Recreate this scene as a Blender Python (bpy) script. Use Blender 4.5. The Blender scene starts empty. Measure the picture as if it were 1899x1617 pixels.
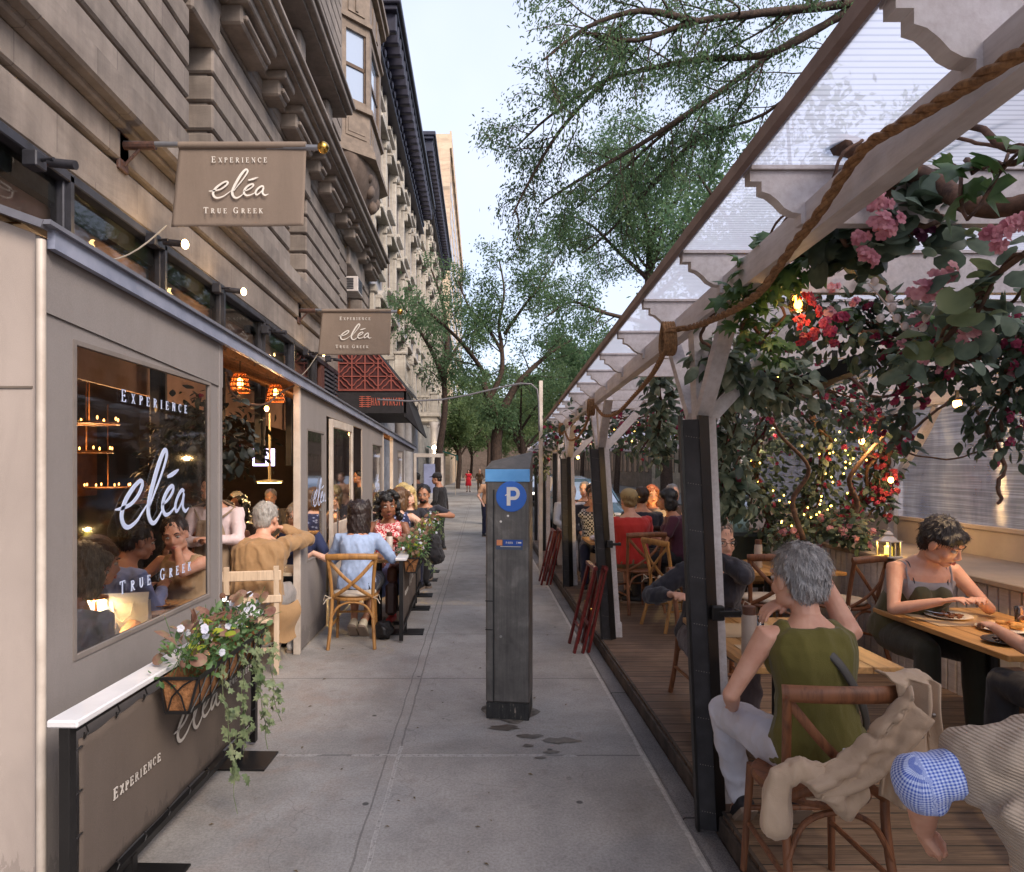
import bpy, bmesh, math, random
import numpy as np
from mathutils import Vector, Matrix, noise
R = math.radians
SC = bpy.context.scene
COL = SC.collection
PREVIEW = False
# ---------------- camera, world, sun ----------------
EYE = 1.75
FPX = 1266.0
cam_d = bpy.data.cameras.new("camera"); cam = bpy.data.objects.new("camera", cam_d); COL.objects.link(cam)
cam.location = (0, 0, EYE); cam.rotation_euler = (R(90), 0, 0)
cam_d.sensor_width = 36; cam_d.lens = 36 * FPX / 1899
cam_d.shift_x = (949.5 - 892) / 1899; cam_d.shift_y = (868 - 808.5) / 1899
cam_d.clip_start = 0.05; cam_d.clip_end = 2000
SC.camera = cam
world = bpy.data.worlds.new("World"); SC.world = world; world.use_nodes = True
wn = world.node_tree; bg = wn.nodes["Background"]
sky = wn.nodes.new("ShaderNodeTexSky"); sky.sky_type = 'NISHITA'; sky.sun_disc = False
SUN_EL, SUN_AZ = 38, 140
sky.sun_elevation = R(SUN_EL); sky.sun_rotation = R(SUN_AZ); sky.air_density = 1.0; sky.dust_density = 2.5; sky.ozone_density = 1.0
# thin high overcast: the blue sky seen through pale evening cloud
tc = wn.nodes.new("ShaderNodeTexCoord"); cn = wn.nodes.new("ShaderNodeTexNoise"); cn.inputs["Scale"].default_value = 1.6; cn.inputs["Detail"].default_value = 5
wn.links.new(tc.outputs["Generated"], cn.inputs["Vector"]); cr = wn.nodes.new("ShaderNodeMapRange"); cr.inputs[1].default_value = .3; cr.inputs[2].default_value = .7; cr.inputs[3].default_value = .38; cr.inputs[4].default_value = .84
wn.links.new(cn.outputs[0], cr.inputs[0]); cm = wn.nodes.new("ShaderNodeMixRGB"); wn.links.new(cr.outputs[0], cm.inputs[0]); wn.links.new(sky.outputs[0], cm.inputs[1]); cm.inputs[2].default_value = (2.9, 3.1, 3.8, 1)
wn.links.new(cm.outputs[0], bg.inputs[0]); bg.inputs[1].default_value = 0.115
sun_d = bpy.data.lights.new("sun", 'SUN'); sun = bpy.data.objects.new("sun", sun_d); COL.objects.link(sun)
sun_d.energy = 1.15; sun_d.angle = R(22); sun_d.color = (1.0, 0.86, 0.72)
az = R(SUN_AZ); el = R(SUN_EL)
sdir = Vector((math.sin(az) * math.cos(el), math.cos(az) * math.cos(el), math.sin(el)))
sun.rotation_euler = sdir.to_track_quat('Z', 'Y').to_euler()
SC.view_settings.view_transform = 'Standard'; SC.view_settings.look = 'None'
SC.view_settings.exposure = 1.6; SC.view_settings.gamma = 1
try:
    SC.cycles.max_bounces = 7; SC.cycles.transparent_max_bounces = 16; SC.cycles.caustics_reflective = False
    SC.cycles.caustics_refractive = False; SC.cycles.sample_clamp_indirect = 4; SC.cycles.use_denoising = True
except Exception: pass

def W(px, py, Y):
    "world point seen at photo pixel px,py at depth Y"
    return Vector(((px - 892) / FPX * Y, Y, EYE - (py - 868) / FPX * Y))
V = Vector
# ---------------- materials ----------------
def lin(c):
    "sRGB 0-255 triple to linear"
    return tuple(((v / 255) / 12.92 if v / 255 <= .04045 else ((v / 255 + .055) / 1.055) ** 2.4) for v in c)
class NT:
    def __init__(s, name):
        s.m = bpy.data.materials.new(name); s.m.use_nodes = True; s.t = s.m.node_tree
        s.b = s.t.nodes["Principled BSDF"]; s.out = s.t.nodes["Material Output"]
    def n(s, kind, **kw):
        x = s.t.nodes.new("ShaderNode" + kind)
        for k, v in kw.items():
            if k.startswith("i_"): x.inputs[k[2:].replace("_", " ")].default_value = v
            else: setattr(x, k, v)
        return x
    def l(s, a, b): s.t.links.new(a, b)
    def coord(s, which="Object", scale=(1, 1, 1), rot=(0, 0, 0)):
        c = s.n("TexCoord"); mp = s.n("Mapping"); mp.inputs["Scale"].default_value = scale; mp.inputs["Rotation"].default_value = rot
        s.l(c.outputs[which], mp.inputs[0]); return mp.outputs[0]
    def noise(s, vec, scale, detail=4, rough=.6, dist=0):
        x = s.n("TexNoise"); x.inputs["Scale"].default_value = scale; x.inputs["Detail"].default_value = detail
        x.inputs["Roughness"].default_value = rough; x.inputs["Distortion"].default_value = dist
        if vec is not None: s.l(vec, x.inputs["Vector"])
        return x.outputs[0]
    def ramp(s, fac, stops):
        r = s.n("ValToRGB"); e = r.color_ramp.elements
        while len(e) < len(stops): e.new(.5)
        for k, (p, c) in enumerate(stops): e[k].position = p; e[k].color = (*c[:3], 1)
        s.l(fac, r.inputs[0]); return r.outputs[0]
    def mix(s, fac, a, b, mode='MIX'):
        x = s.n("MixRGB", blend_type=mode)
        for sock, v in zip(x.inputs, (fac, a, b)):
            if hasattr(v, "links"): s.l(v, sock)
            else: sock.default_value = v if not isinstance(v, tuple) else (*v[:3], 1)
        return x.outputs[0]
    def math(s, op, a, b=0.0, c=0.0):
        x = s.n("Math", operation=op)
        for sock, v in zip(x.inputs, (a, b, c)):
            if hasattr(v, "links"): s.l(v, sock)
            else: sock.default_value = v
        return x.outputs[0]
    def sep(s, vec):
        x = s.n("SeparateXYZ"); s.l(vec, x.inputs[0]); return x.outputs
    def col(s, c):
        if hasattr(c, "links"): s.l(c, s.b.inputs["Base Color"])
        else: s.b.inputs["Base Color"].default_value = (*c[:3], 1)
    def bump(s, h, strength=.3, dist=.01):
        x = s.n("Bump"); x.inputs["Strength"].default_value = strength; x.inputs["Distance"].default_value = dist
        s.l(h, x.inputs["Height"]); s.l(x.outputs[0], s.b.inputs["Normal"])
    def set(s, **kw):
        for k, v in kw.items():
            k2 = k.replace("_", " ")
            if hasattr(v, "links"): s.l(v, s.b.inputs[k2])
            else: s.b.inputs[k2].default_value = v
        return s
_MC = {}
def mat(name, c, c2=None, scale=6, rough=.65, metal=0, bump=.15, bscale=90, bdist=.003, stretch=(1, 1, 1), emis=0, spec=.5, lo=.35, hi=.65, coords="Object"):
    if name in _MC: return _MC[name]
    n = NT(name); vec = n.coord(coords, stretch)
    if c2 is None: c2 = tuple(v * .78 for v in c)
    f = n.noise(vec, scale, 5, .62)
    n.col(n.ramp(f, [(lo, c2), (hi, c)]))
    n.set(Roughness=rough, Metallic=metal); n.b.inputs["Specular IOR Level"].default_value = spec
    if bump: n.bump(n.noise(vec, bscale, 3, .6), bump, bdist)
    if emis:
        n.b.inputs["Emission Color"].default_value = (*c, 1); n.b.inputs["Emission Strength"].default_value = emis
    _MC[name] = n.m; return n.m
def emit(name, c, s):
    if name in _MC: return _MC[name]
    n = NT(name); n.col(c); n.b.inputs["Emission Color"].default_value = (*c, 1); n.b.inputs["Emission Strength"].default_value = s
    _MC[name] = n.m; return n.m
def wood(name, c, c2, axis=0, scale=3, rough=.55, bump=.3):
    if name in _MC: return _MC[name]
    n = NT(name); st = [14, 14, 14]; st[axis] = 1.0
    vec = n.coord("Object", tuple(st)); f = n.noise(vec, scale, 6, .65, .6)
    n.col(n.ramp(f, [(.3, c2), (.52, c), (.7, tuple(v * 1.15 for v in c))])); n.set(Roughness=rough)
    n.bump(f, bump, .004); _MC[name] = n.m; return n.m
def glassy(name, tint=(1, 1, 1), rough=.05, gloss=.12, haze=0.0, hazecol=(.8, .8, .8)):
    "thin pane: mostly see-through with a reflection and optional milky haze"
    if name in _MC: return _MC[name]
    n = NT(name); t = n.t; tr = n.n("BsdfTransparent"); tr.inputs[0].default_value = (*tint, 1)
    gl = n.n("BsdfGlossy"); gl.inputs["Roughness"].default_value = rough
    fr = n.n("Fresnel"); fr.inputs[0].default_value = 1.45
    f = n.math('ADD', n.math('MULTIPLY', fr.outputs[0], .9), gloss)
    m1 = n.n("MixShader"); n.l(f, m1.inputs[0]); n.l(tr.outputs[0], m1.inputs[1]); n.l(gl.outputs[0], m1.inputs[2])
    last = m1
    if haze:
        di = n.n("BsdfDiffuse"); di.inputs[0].default_value = (*hazecol, 1)
        tl = n.n("BsdfTranslucent"); tl.inputs[0].default_value = (*hazecol, 1)
        m0 = n.n("MixShader"); n.l(di.outputs[0], m0.inputs[1]); n.l(tl.outputs[0], m0.inputs[2])
        m2 = n.n("MixShader"); m2.inputs[0].default_value = haze; n.l(m1.outputs[0], m2.inputs[1]); n.l(m0.outputs[0], m2.inputs[2]); last = m2
    n.l(last.outputs[0], n.out.inputs[0]); t.nodes.remove(n.b); _MC[name] = n.m; return n.m
# ---------------- mesh builder ----------------
class MB:
    def __init__(s): s.v = []; s.f = []; s.m = []; s.mi = 0; s.M = None
    def add(s, vs, fs):
        k = len(s.v)
        if s.M is not None: vs = [s.M @ V(p) for p in vs]
        s.v.extend([tuple(p) for p in vs]); s.f.extend([tuple(i + k for i in f) for f in fs]); s.m.extend([s.mi] * len(fs)); return s
    def box(s, x0, x1, y0, y1, z0, z1, c=0):
        x0, x1 = min(x0, x1), max(x0, x1); y0, y1 = min(y0, y1), max(y0, y1); z0, z1 = min(z0, z1), max(z0, z1)
        if c <= 0:
            s.add([(x, y, z) for x in (x0, x1) for y in (y0, y1) for z in (z0, z1)],
                  [(0, 1, 3, 2), (4, 6, 7, 5), (0, 4, 5, 1), (2, 3, 7, 6), (0, 2, 6, 4), (1, 5, 7, 3)]); return s
        c = min(c, (x1 - x0) * .49, (y1 - y0) * .49, (z1 - z0) * .49)
        vs = []; idx = {}
        def P(i, j, k, ax):
            key = (i, j, k, ax)
            if key not in idx:
                p = [[x0, x1][i], [y0, y1][j], [z0, z1][k]]; q = [(i, x0, x1), (j, y0, y1), (k, z0, z1)]
                for a in range(3):
                    if a != ax: p[a] += c if q[a][0] == 0 else -c
                idx[key] = len(vs); vs.append(tuple(p))
            return idx[key]
        fs = []
        for ax in range(3):
            for e in (0, 1):
                o = [a for a in range(3) if a != ax]; loop = []
                for (a, b) in ((0, 0), (1, 0), (1, 1), (0, 1)):
                    t = [0, 0, 0]; t[ax] = e; t[o[0]] = a; t[o[1]] = b; loop.append(P(*t, ax))
                fs.append(tuple(loop))
        for ax in range(3):
            o = [a for a in range(3) if a != ax]
            for a in (0, 1):
                for b in (0, 1):
                    t0 = [0, 0, 0]; t0[o[0]] = a; t0[o[1]] = b; t1 = list(t0); t1[ax] = 1
                    fs.append((P(*t0, o[0]), P(*t1, o[0]), P(*t1, o[1]), P(*t0, o[1])))
        for i in (0, 1):
            for j in (0, 1):
                for k in (0, 1): fs.append((P(i, j, k, 0), P(i, j, k, 1), P(i, j, k, 2)))
        s.add(vs, fs); return s
    def bar(s, a, b, w, h, up=(0, 0, 1)):
        "square bar between two points"
        a = V(a); b = V(b); d = (b - a).normalized(); u = V(up)
        if abs(d.dot(u)) > .99: u = V((0, 1, 0))
        r = d.cross(u).normalized(); u = r.cross(d).normalized(); vs = []
        for p in (a, b):
            for (i, j) in ((-1, -1), (1, -1), (1, 1), (-1, 1)): vs.append(p + r * (w / 2 * i) + u * (h / 2 * j))
        s.add(vs, [(3, 2, 1, 0), (4, 5, 6, 7), (0, 1, 5, 4), (1, 2, 6, 5), (2, 3, 7, 6), (3, 0, 4, 7)]); return s
    def tube(s, pts, rad, n=8, cap=True, ell=1.0, up=None):
        pts = [V(p) for p in pts]; N = len(pts)
        if not hasattr(rad, "__len__"): rad = [rad] * N
        vs = []; prev = None
        for i, p in enumerate(pts):
            d = (pts[min(i + 1, N - 1)] - pts[max(i - 1, 0)])
            d = d.normalized() if d.length > 1e-9 else V((0, 0, 1))
            if prev is None:
                r = d.cross(V(up) if up else V((0, 0, 1)))
                if r.length < 1e-3: r = d.cross(V((1, 0, 0)))
                r.normalize()
            else:
                r = prev - d * prev.dot(d); r = r.normalized() if r.length > 1e-6 else d.orthogonal().normalized()
            prev = r; u = r.cross(d)
            for k in range(n):
                a = 2 * math.pi * k / n; vs.append(p + r * (math.cos(a) * rad[i]) + u * (math.sin(a) * rad[i] * ell))
        fs = [(i * n + k, i * n + (k + 1) % n, (i + 1) * n + (k + 1) % n, (i + 1) * n + k) for i in range(N - 1) for k in range(n)]
        if cap: fs.append(tuple(range(n - 1, -1, -1))); fs.append(tuple((N - 1) * n + k for k in range(n)))
        s.add(vs, fs); return s
    def cap(s, pts, rad, n=10):
        "tube with rounded ends (closed)"
        pts = [V(p) for p in pts]; rad = list(rad)
        d0 = (pts[0] - pts[1]).normalized(); d1 = (pts[-1] - pts[-2]).normalized(); P = []; Q = []
        for a in (80, 50, 25): P.append(pts[0] + d0 * rad[0] * math.sin(R(a))); Q.append(rad[0] * math.cos(R(a)))
        P += pts; Q += rad
        for a in (25, 50, 80): P.append(pts[-1] + d1 * rad[-1] * math.sin(R(a))); Q.append(rad[-1] * math.cos(R(a)))
        return s.tube(P, Q, n)
    def ell(s, c, r, F=None, nu=14, nv=9, z0=-90, z1=90):
        "ellipsoid; F = (right, forward, up) frame"
        c = V(c); F = F or (V((1, 0, 0)), V((0, 1, 0)), V((0, 0, 1))); vs = []
        for j in range(nv + 1):
            a = R(z0 + (z1 - z0) * j / nv)
            if z0 == -90 and j == 0: a = R(-89)
            if z1 == 90 and j == nv: a = R(89)
            for i in range(nu):
                b = 2 * math.pi * i / nu
                vs.append(c + F[0] * (r[0] * math.cos(a) * math.cos(b)) + F[1] * (r[1] * math.cos(a) * math.sin(b)) + F[2] * (r[2] * math.sin(a)))
        fs = [(j * nu + i, j * nu + (i + 1) % nu, (j + 1) * nu + (i + 1) % nu, (j + 1) * nu + i) for j in range(nv) for i in range(nu)]
        fs.append(tuple(range(nu - 1, -1, -1))); fs.append(tuple(nv * nu + i for i in range(nu)))
        s.add(vs, fs); return s
    def lathe(s, prof, c=(0, 0, 0), n=20, closed=False):
        "profile of (r,z) about the vertical through c"
        vs = [(c[0] + r * math.cos(2 * math.pi * k / n), c[1] + r * math.sin(2 * math.pi * k / n), c[2] + z) for r, z in prof for k in range(n)]
        m = len(prof)
        fs = [(i * n + k, i * n + (k + 1) % n, (i + 1) * n + (k + 1) % n, (i + 1) * n + k) for i in range(m - 1) for k in range(n)]
        if prof[0][0] > 1e-4 and not closed: fs.append(tuple(range(n - 1, -1, -1)))
        if prof[-1][0] > 1e-4 and not closed: fs.append(tuple((m - 1) * n + k for k in range(n)))
        s.add(vs, fs); return s
    def loft(s, rings):
        n = len(rings[0]); vs = [p for r in rings for p in r]
        fs = [(i * n + k, i * n + (k + 1) % n, (i + 1) * n + (k + 1) % n, (i + 1) * n + k) for i in range(len(rings) - 1) for k in range(n)]
        fs.append(tuple(range(n - 1, -1, -1))); fs.append(tuple((len(rings) - 1) * n + k for k in range(n)))
        s.add(vs, fs); return s
    def prism(s, poly, d):
        "extrude a 3-D polygon by vector d"
        n = len(poly); d = V(d); vs = [V(p) for p in poly] + [V(p) + d for p in poly]
        s.add(vs, [tuple(range(n - 1, -1, -1)), tuple(range(n, 2 * n))] + [(i, (i + 1) % n, n + (i + 1) % n, n + i) for i in range(n)]); return s
    def quad(s, a, b, c, d): s.add([a, b, c, d], [(0, 1, 2, 3)]); return s
    def sheet(s, fn, nu, nv):
        vs = [fn(i / nu, j / nv) for j in range(nv + 1) for i in range(nu + 1)]
        s.add(vs, [(j * (nu + 1) + i, j * (nu + 1) + i + 1, (j + 1) * (nu + 1) + i + 1, (j + 1) * (nu + 1) + i) for j in range(nv) for i in range(nu)]); return s
    def build(s, name, m, parent=None, smooth=False, fix=True, shear=0):
        me = bpy.data.meshes.new(name); vs = s.v
        if shear: vs = [(x, y, z - shear * y) for x, y, z in vs]
        me.from_pydata(vs, [], s.f)
        ms = m if isinstance(m, (list, tuple)) else [m]
        for q in ms: me.materials.append(q)
        if len(ms) > 1: me.polygons.foreach_set("material_index", s.m)
        if fix:
            bm = bmesh.new(); bm.from_mesh(me); bmesh.ops.recalc_face_normals(bm, faces=bm.faces); bm.to_mesh(me); bm.free()
        if smooth:
            me.polygons.foreach_set("use_smooth", [True] * len(me.polygons))
            if smooth != 'all':
                try: me.set_sharp_from_angle(angle=R(40))
                except Exception: pass
        o = bpy.data.objects.new(name, me); COL.objects.link(o)
        if parent is not None: o.parent = parent
        return o
def tag(o, label=None, cat=None, group=None, kind=None):
    if label: o["label"] = label
    if cat: o["category"] = cat
    if group: o["group"] = group
    if kind: o["kind"] = kind
    return o
def thing(name, label, cat, group=None, loc=(0, 0, 0), rz=0):
    o = bpy.data.objects.new(name, None); COL.objects.link(o); o.empty_display_size = .1
    o.location = loc; o.rotation_euler = (0, 0, rz); return tag(o, label, cat, group)
def copy_tree(o, loc=None, rz=None, label=None, parent=None, scale=None):
    c = o.copy(); COL.objects.link(c)
    if parent is not None: c.parent = parent
    for ch in [x for x in bpy.data.objects if x.parent == o]: copy_tree(ch, parent=c)
    if loc is not None: c.location = loc
    if rz is not None: c.rotation_euler = (0, 0, rz)
    if scale: c.scale = (scale,) * 3
    if label: c["label"] = label
    return c
def struct(name, mb, m, **kw):
    o = mb.build(name, m, **kw); o["kind"] = "structure"; return o
def lamp(name, loc, e, color=(1, .62, .28), r=.04, parent=None, kind='POINT', rot=None, spot=None):
    d = bpy.data.lights.new(name, kind); d.energy = e; d.color = color
    if kind in ('POINT', 'SPOT'): d.shadow_soft_size = r
    if spot: d.spot_size = R(spot); d.spot_blend = .6
    o = bpy.data.objects.new(name, d); COL.objects.link(o); o.location = loc
    if rot: o.rotation_euler = rot
    if parent is not None: o.parent = parent
    return o
# ---------------- lettering ----------------
class Text:
    "serif capitals drawn as thin raised strokes"
    def __init__(s, mb, O, Rt, U, N, th=.0012): s.mb = mb; s.O = V(O); s.R = V(Rt).normalized(); s.U = V(U).normalized(); s.N = V(N).normalized(); s.k = 0; s.th = th
    def pt(s, x, y, d=0): return s.O + s.R * x + s.U * y + s.N * d
    def strip(s, pts, ws):
        "variable width ribbon through 2-D pts"
        n = len(pts); L = []; Rr = []
        for i, (x, y) in enumerate(pts):
            a = pts[max(i - 1, 0)]; b = pts[min(i + 1, n - 1)]; dx, dy = b[0] - a[0], b[1] - a[1]; q = math.hypot(dx, dy) or 1
            nx, ny = -dy / q, dx / q; w = ws[i] / 2; L.append((x + nx * w, y + ny * w)); Rr.append((x - nx * w, y - ny * w))
        s.k = (s.k + 1) % 9; d0 = .0003 * s.k; d1 = d0 + s.th
        vs = []
        for i in range(n): vs += [s.pt(*L[i], 0), s.pt(*Rr[i], 0), s.pt(*Rr[i], d1), s.pt(*L[i], d1)]
        fs = []
        for i in range(n - 1):
            a = i * 4; b = a + 4
            fs += [(a + 3, a + 2, b + 2, b + 3), (a, b, b + 1, a + 1), (a + 1, b + 1, b + 2, a + 2), (a, a + 3, b + 3, b)]
        fs += [(0, 1, 2, 3), ((n - 1) * 4 + 3, (n - 1) * 4 + 2, (n - 1) * 4 + 1, (n - 1) * 4)]
        s.mb.add(vs, fs)
    def glyph(s, ch, x, y, h, bold=1.0, serif=True):
        T = .15 * bold; t = .07 * bold; sv = .055 * bold
        S = lambda *p, w=T: s.strip([(x + a * h, y + b * h) for a, b in p], [w * h] * len(p))
        def arc(cx, cy, rx, ry, a0, a1, w0=T, w1=T, n=9):
            pts = []; ws = []
            for i in range(n + 1):
                a = R(a0 + (a1 - a0) * i / n); pts.append((x + (cx + rx * math.cos(a)) * h, y + (cy + ry * math.sin(a)) * h))
                k = abs(math.cos(a)); ws.append(h * (t + (T - t) * k))
            s.strip(pts, ws)
        def sf(cx, cy, w=.26):
            if serif: S((cx - w / 2, cy), (cx + w / 2, cy), w=sv)
        b0, b1 = sv / 2, 1 - sv / 2
        if ch == 'E':
            S((.17, 0), (.17, 1)); S((.1, b1), (.62, b1), w=t); S((.17, .52), (.5, .52), w=t); S((.1, b0), (.66, b0), w=t)
            if serif: S((.6, 1), (.6, .8), w=t); S((.64, 0), (.66, .22), w=t); S((.5, .42), (.5, .62), w=t * .8)
            sf(.15, b0, .3); sf(.15, b1, .3); return .78
        if ch == 'X':
            S((.08, 1), (.62, 0)); S((.6, 1), (.1, 0), w=t); sf(.1, b1); sf(.6, b1); sf(.1, b0); sf(.62, b0); return .78
        if ch == 'P':
            S((.17, 0), (.17, 1)); arc(.3, .73, .28, .24, 90, -90); S((.17, 1 - t / 2), (.3, 1 - t / 2), w=t); S((.17, .49), (.3, .49), w=t); sf(.17, b0, .34); sf(.12, b1, .2); return .72
        if ch == 'R':
            S((.17, 0), (.17, 1)); arc(.3, .75, .26, .22, 90, -90); S((.17, 1 - t / 2), (.3, 1 - t / 2), w=t); S((.17, .52), (.3, .52), w=t); S((.33, .53), (.68, 0)); sf(.17, b0, .32); sf(.12, b1, .2); sf(.72, b0, .18); return .86
        if ch == 'I': S((.17, 0), (.17, 1)); sf(.17, b0, .34); sf(.17, b1, .34); return .42
        if ch == 'N':
            S((.15, 0), (.15, 1), w=t); S((.13, 1), (.67, 0)); S((.67, 0), (.67, 1), w=t); sf(.15, b0); sf(.1, b1); sf(.67, b1); return .88
        if ch == 'C': arc(.42, .5, .34, .47, 48, 312); (S((.66, .98), (.66, .72), w=t) if serif else None); return .8
        if ch == 'G':
            arc(.44, .5, .36, .47, 48, 325); S((.68, .04), (.68, .42)); sf(.66, .42, .3)
            if serif: S((.68, .98), (.68, .74), w=t)
            return .92
        if ch == 'T':
            S((.38, 0), (.38, 1)); S((.02, b1), (.74, b1), w=t); sf(.38, b0, .34)
            if serif: S((.04, 1), (.02, .78), w=t); S((.72, 1), (.74, .78), w=t)
            return .82
        if ch == 'U':
            S((.17, 1), (.17, .35)); arc(.4, .33, .23, .3, 180, 360); S((.63, .35), (.63, 1), w=t); sf(.17, b1, .3); sf(.63, b1, .26); return .86
        if ch == 'K': S((.17, 0), (.17, 1)); S((.62, 1), (.2, .45), w=t); S((.32, .58), (.68, 0)); sf(.17, b0, .32); sf(.17, b1, .32); sf(.62, b1, .26); sf(.7, b0, .24); return .86
        if ch == 'H': S((.15, 0), (.15, 1)); S((.65, 0), (.65, 1)); S((.15, .5), (.65, .5), w=t); sf(.15, b0); sf(.15, b1); sf(.65, b0); sf(.65, b1); return .86
        if ch == 'A': S((.36, 1), (.08, 0), w=t); S((.34, 1), (.64, 0)); S((.18, .33), (.54, .33), w=t); sf(.08, b0); sf(.64, b0); return .8
        if ch == 'D': S((.17, 0), (.17, 1)); arc(.26, .5, .42, .47, 90, -90); S((.17, 1 - t / 2), (.27, 1 - t / 2), w=t); S((.17, t / 2), (.27, t / 2), w=t); return .86
        if ch == 'Y': S((.08, 1), (.36, .48)); S((.62, 1), (.36, .48), w=t); S((.36, 0), (.36, .5)); sf(.08, b1); sf(.62, b1); sf(.36, b0); return .78
        if ch == 'S': arc(.33, .74, .22, .22, 40, 250); arc(.33, .27, .25, .24, 70, -150); return .68
        if ch == 'Q' or ch == 'O': arc(.42, .5, .34, .47, 0, 360, n=16); return .86
        if ch == 'B': S((.15, 0), (.15, 1)); arc(.3, .76, .22, .2, 90, -90); arc(.3, .28, .28, .25, 90, -90); return .7
        if ch == 'V': S((.08, 1), (.36, 0)); S((.62, 1), (.36, 0), w=t); return .74
        if ch == 'M': S((.1, 0), (.14, 1), w=t); S((.14, 1), (.45, .1)); S((.45, .1), (.76, 1), w=t); S((.76, 1), (.8, 0)); return .98
        if ch == 'L': S((.15, 0), (.15, 1)); S((.1, b0), (.6, b0), w=t); return .68
        return .45
    def width(s, txt, h, track, sc=.8):
        x = 0; first = True; WD = dict(E=.78, X=.78, P=.72, R=.86, I=.42, N=.88, C=.8, G=.92, T=.82, U=.86, K=.86, H=.86, A=.8, D=.86, Y=.78, S=.68, O=.86, B=.7, V=.74, M=.98, L=.68)
        for ch in txt:
            hh = h if first else h * sc; x += (WD.get(ch, .45) + track) * hh; first = ch == ' '
        return x
    def line(s, txt, cx, y, h, track=.18, sc=.8, bold=1.0, serif=True):
        "centred small-caps line"
        x = cx - s.width(txt, h, track, sc) / 2; first = True
        for ch in txt:
            hh = h if first else h * sc
            if ch == ' ': x += (.45 + track) * hh; first = True; continue
            x += (s.glyph(ch, x, y, hh, bold, serif) + track) * hh; first = False
    def script(s, cx, y, h):
        "the brush-script word"
        K = [([(95, 662), (160, 655), (250, 620), (320, 540), (360, 450), (355, 405), (320, 412), (250, 490), (185, 600), (155, 720), (175, 815), (225, 845), (300, 800), (360, 720), (412, 648)],
              [10, 30, 30, 34, 40, 36, 34, 42, 48, 50, 46, 34, 26, 18, 10]),
             ([(432, 690), (500, 520), (560, 380), (615, 230), (640, 130), (628, 80), (596, 105), (540, 240), (480, 430), (436, 600), (425, 730), (450, 820), (492, 845), (545, 790), (588, 715)],
              [10, 20, 24, 30, 40, 40, 48, 56, 56, 54, 52, 46, 34, 22, 10]),
             ([(575, 668), (640, 630), (700, 560), (722, 500), (705, 470), (655, 510), (605, 600), (588, 700), (620, 775), (680, 765), (748, 700)],
              [12, 24, 28, 34, 36, 40, 44, 46, 38, 24, 12]),
             ([(648, 368), (700, 345), (750, 315), (790, 288)], [24, 40, 34, 8]),
             ([(868, 545), (835, 525), (785, 590), (752, 680), (758, 752), (790, 740), (835, 660), (866, 570)], [34, 38, 40, 42, 38, 26, 20, 22]),
             ([(866, 560), (852, 640), (850, 720), (880, 768), (905, 760), (932, 735)], [34, 42, 42, 34, 22, 10])]
        for pts, ws in K:
            P = [V(((q[0] - 90) / 840 * 1.97 * h - .985 * h + cx, (870 - q[1]) / 820 * h + y, 0)) for q in pts]; Wd = [w / 820 * h * 1.25 for w in ws]
            PP, WW = [], []
            for i in range(len(P) - 1):
                p0 = P[max(i - 1, 0)]; p1 = P[i]; p2 = P[i + 1]; p3 = P[min(i + 2, len(P) - 1)]
                for k in range(5):
                    t = k / 5; q = .5 * ((2 * p1) + (p2 - p0) * t + (2 * p0 - 5 * p1 + 4 * p2 - p3) * t * t + (3 * p1 - p0 - 3 * p2 + p3) * t ** 3)
                    PP.append((q.x, q.y)); WW.append(Wd[i] * (1 - t) + Wd[i + 1] * t)
            PP.append((P[-1].x, P[-1].y)); WW.append(Wd[-1]); s.strip(PP, WW)
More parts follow.
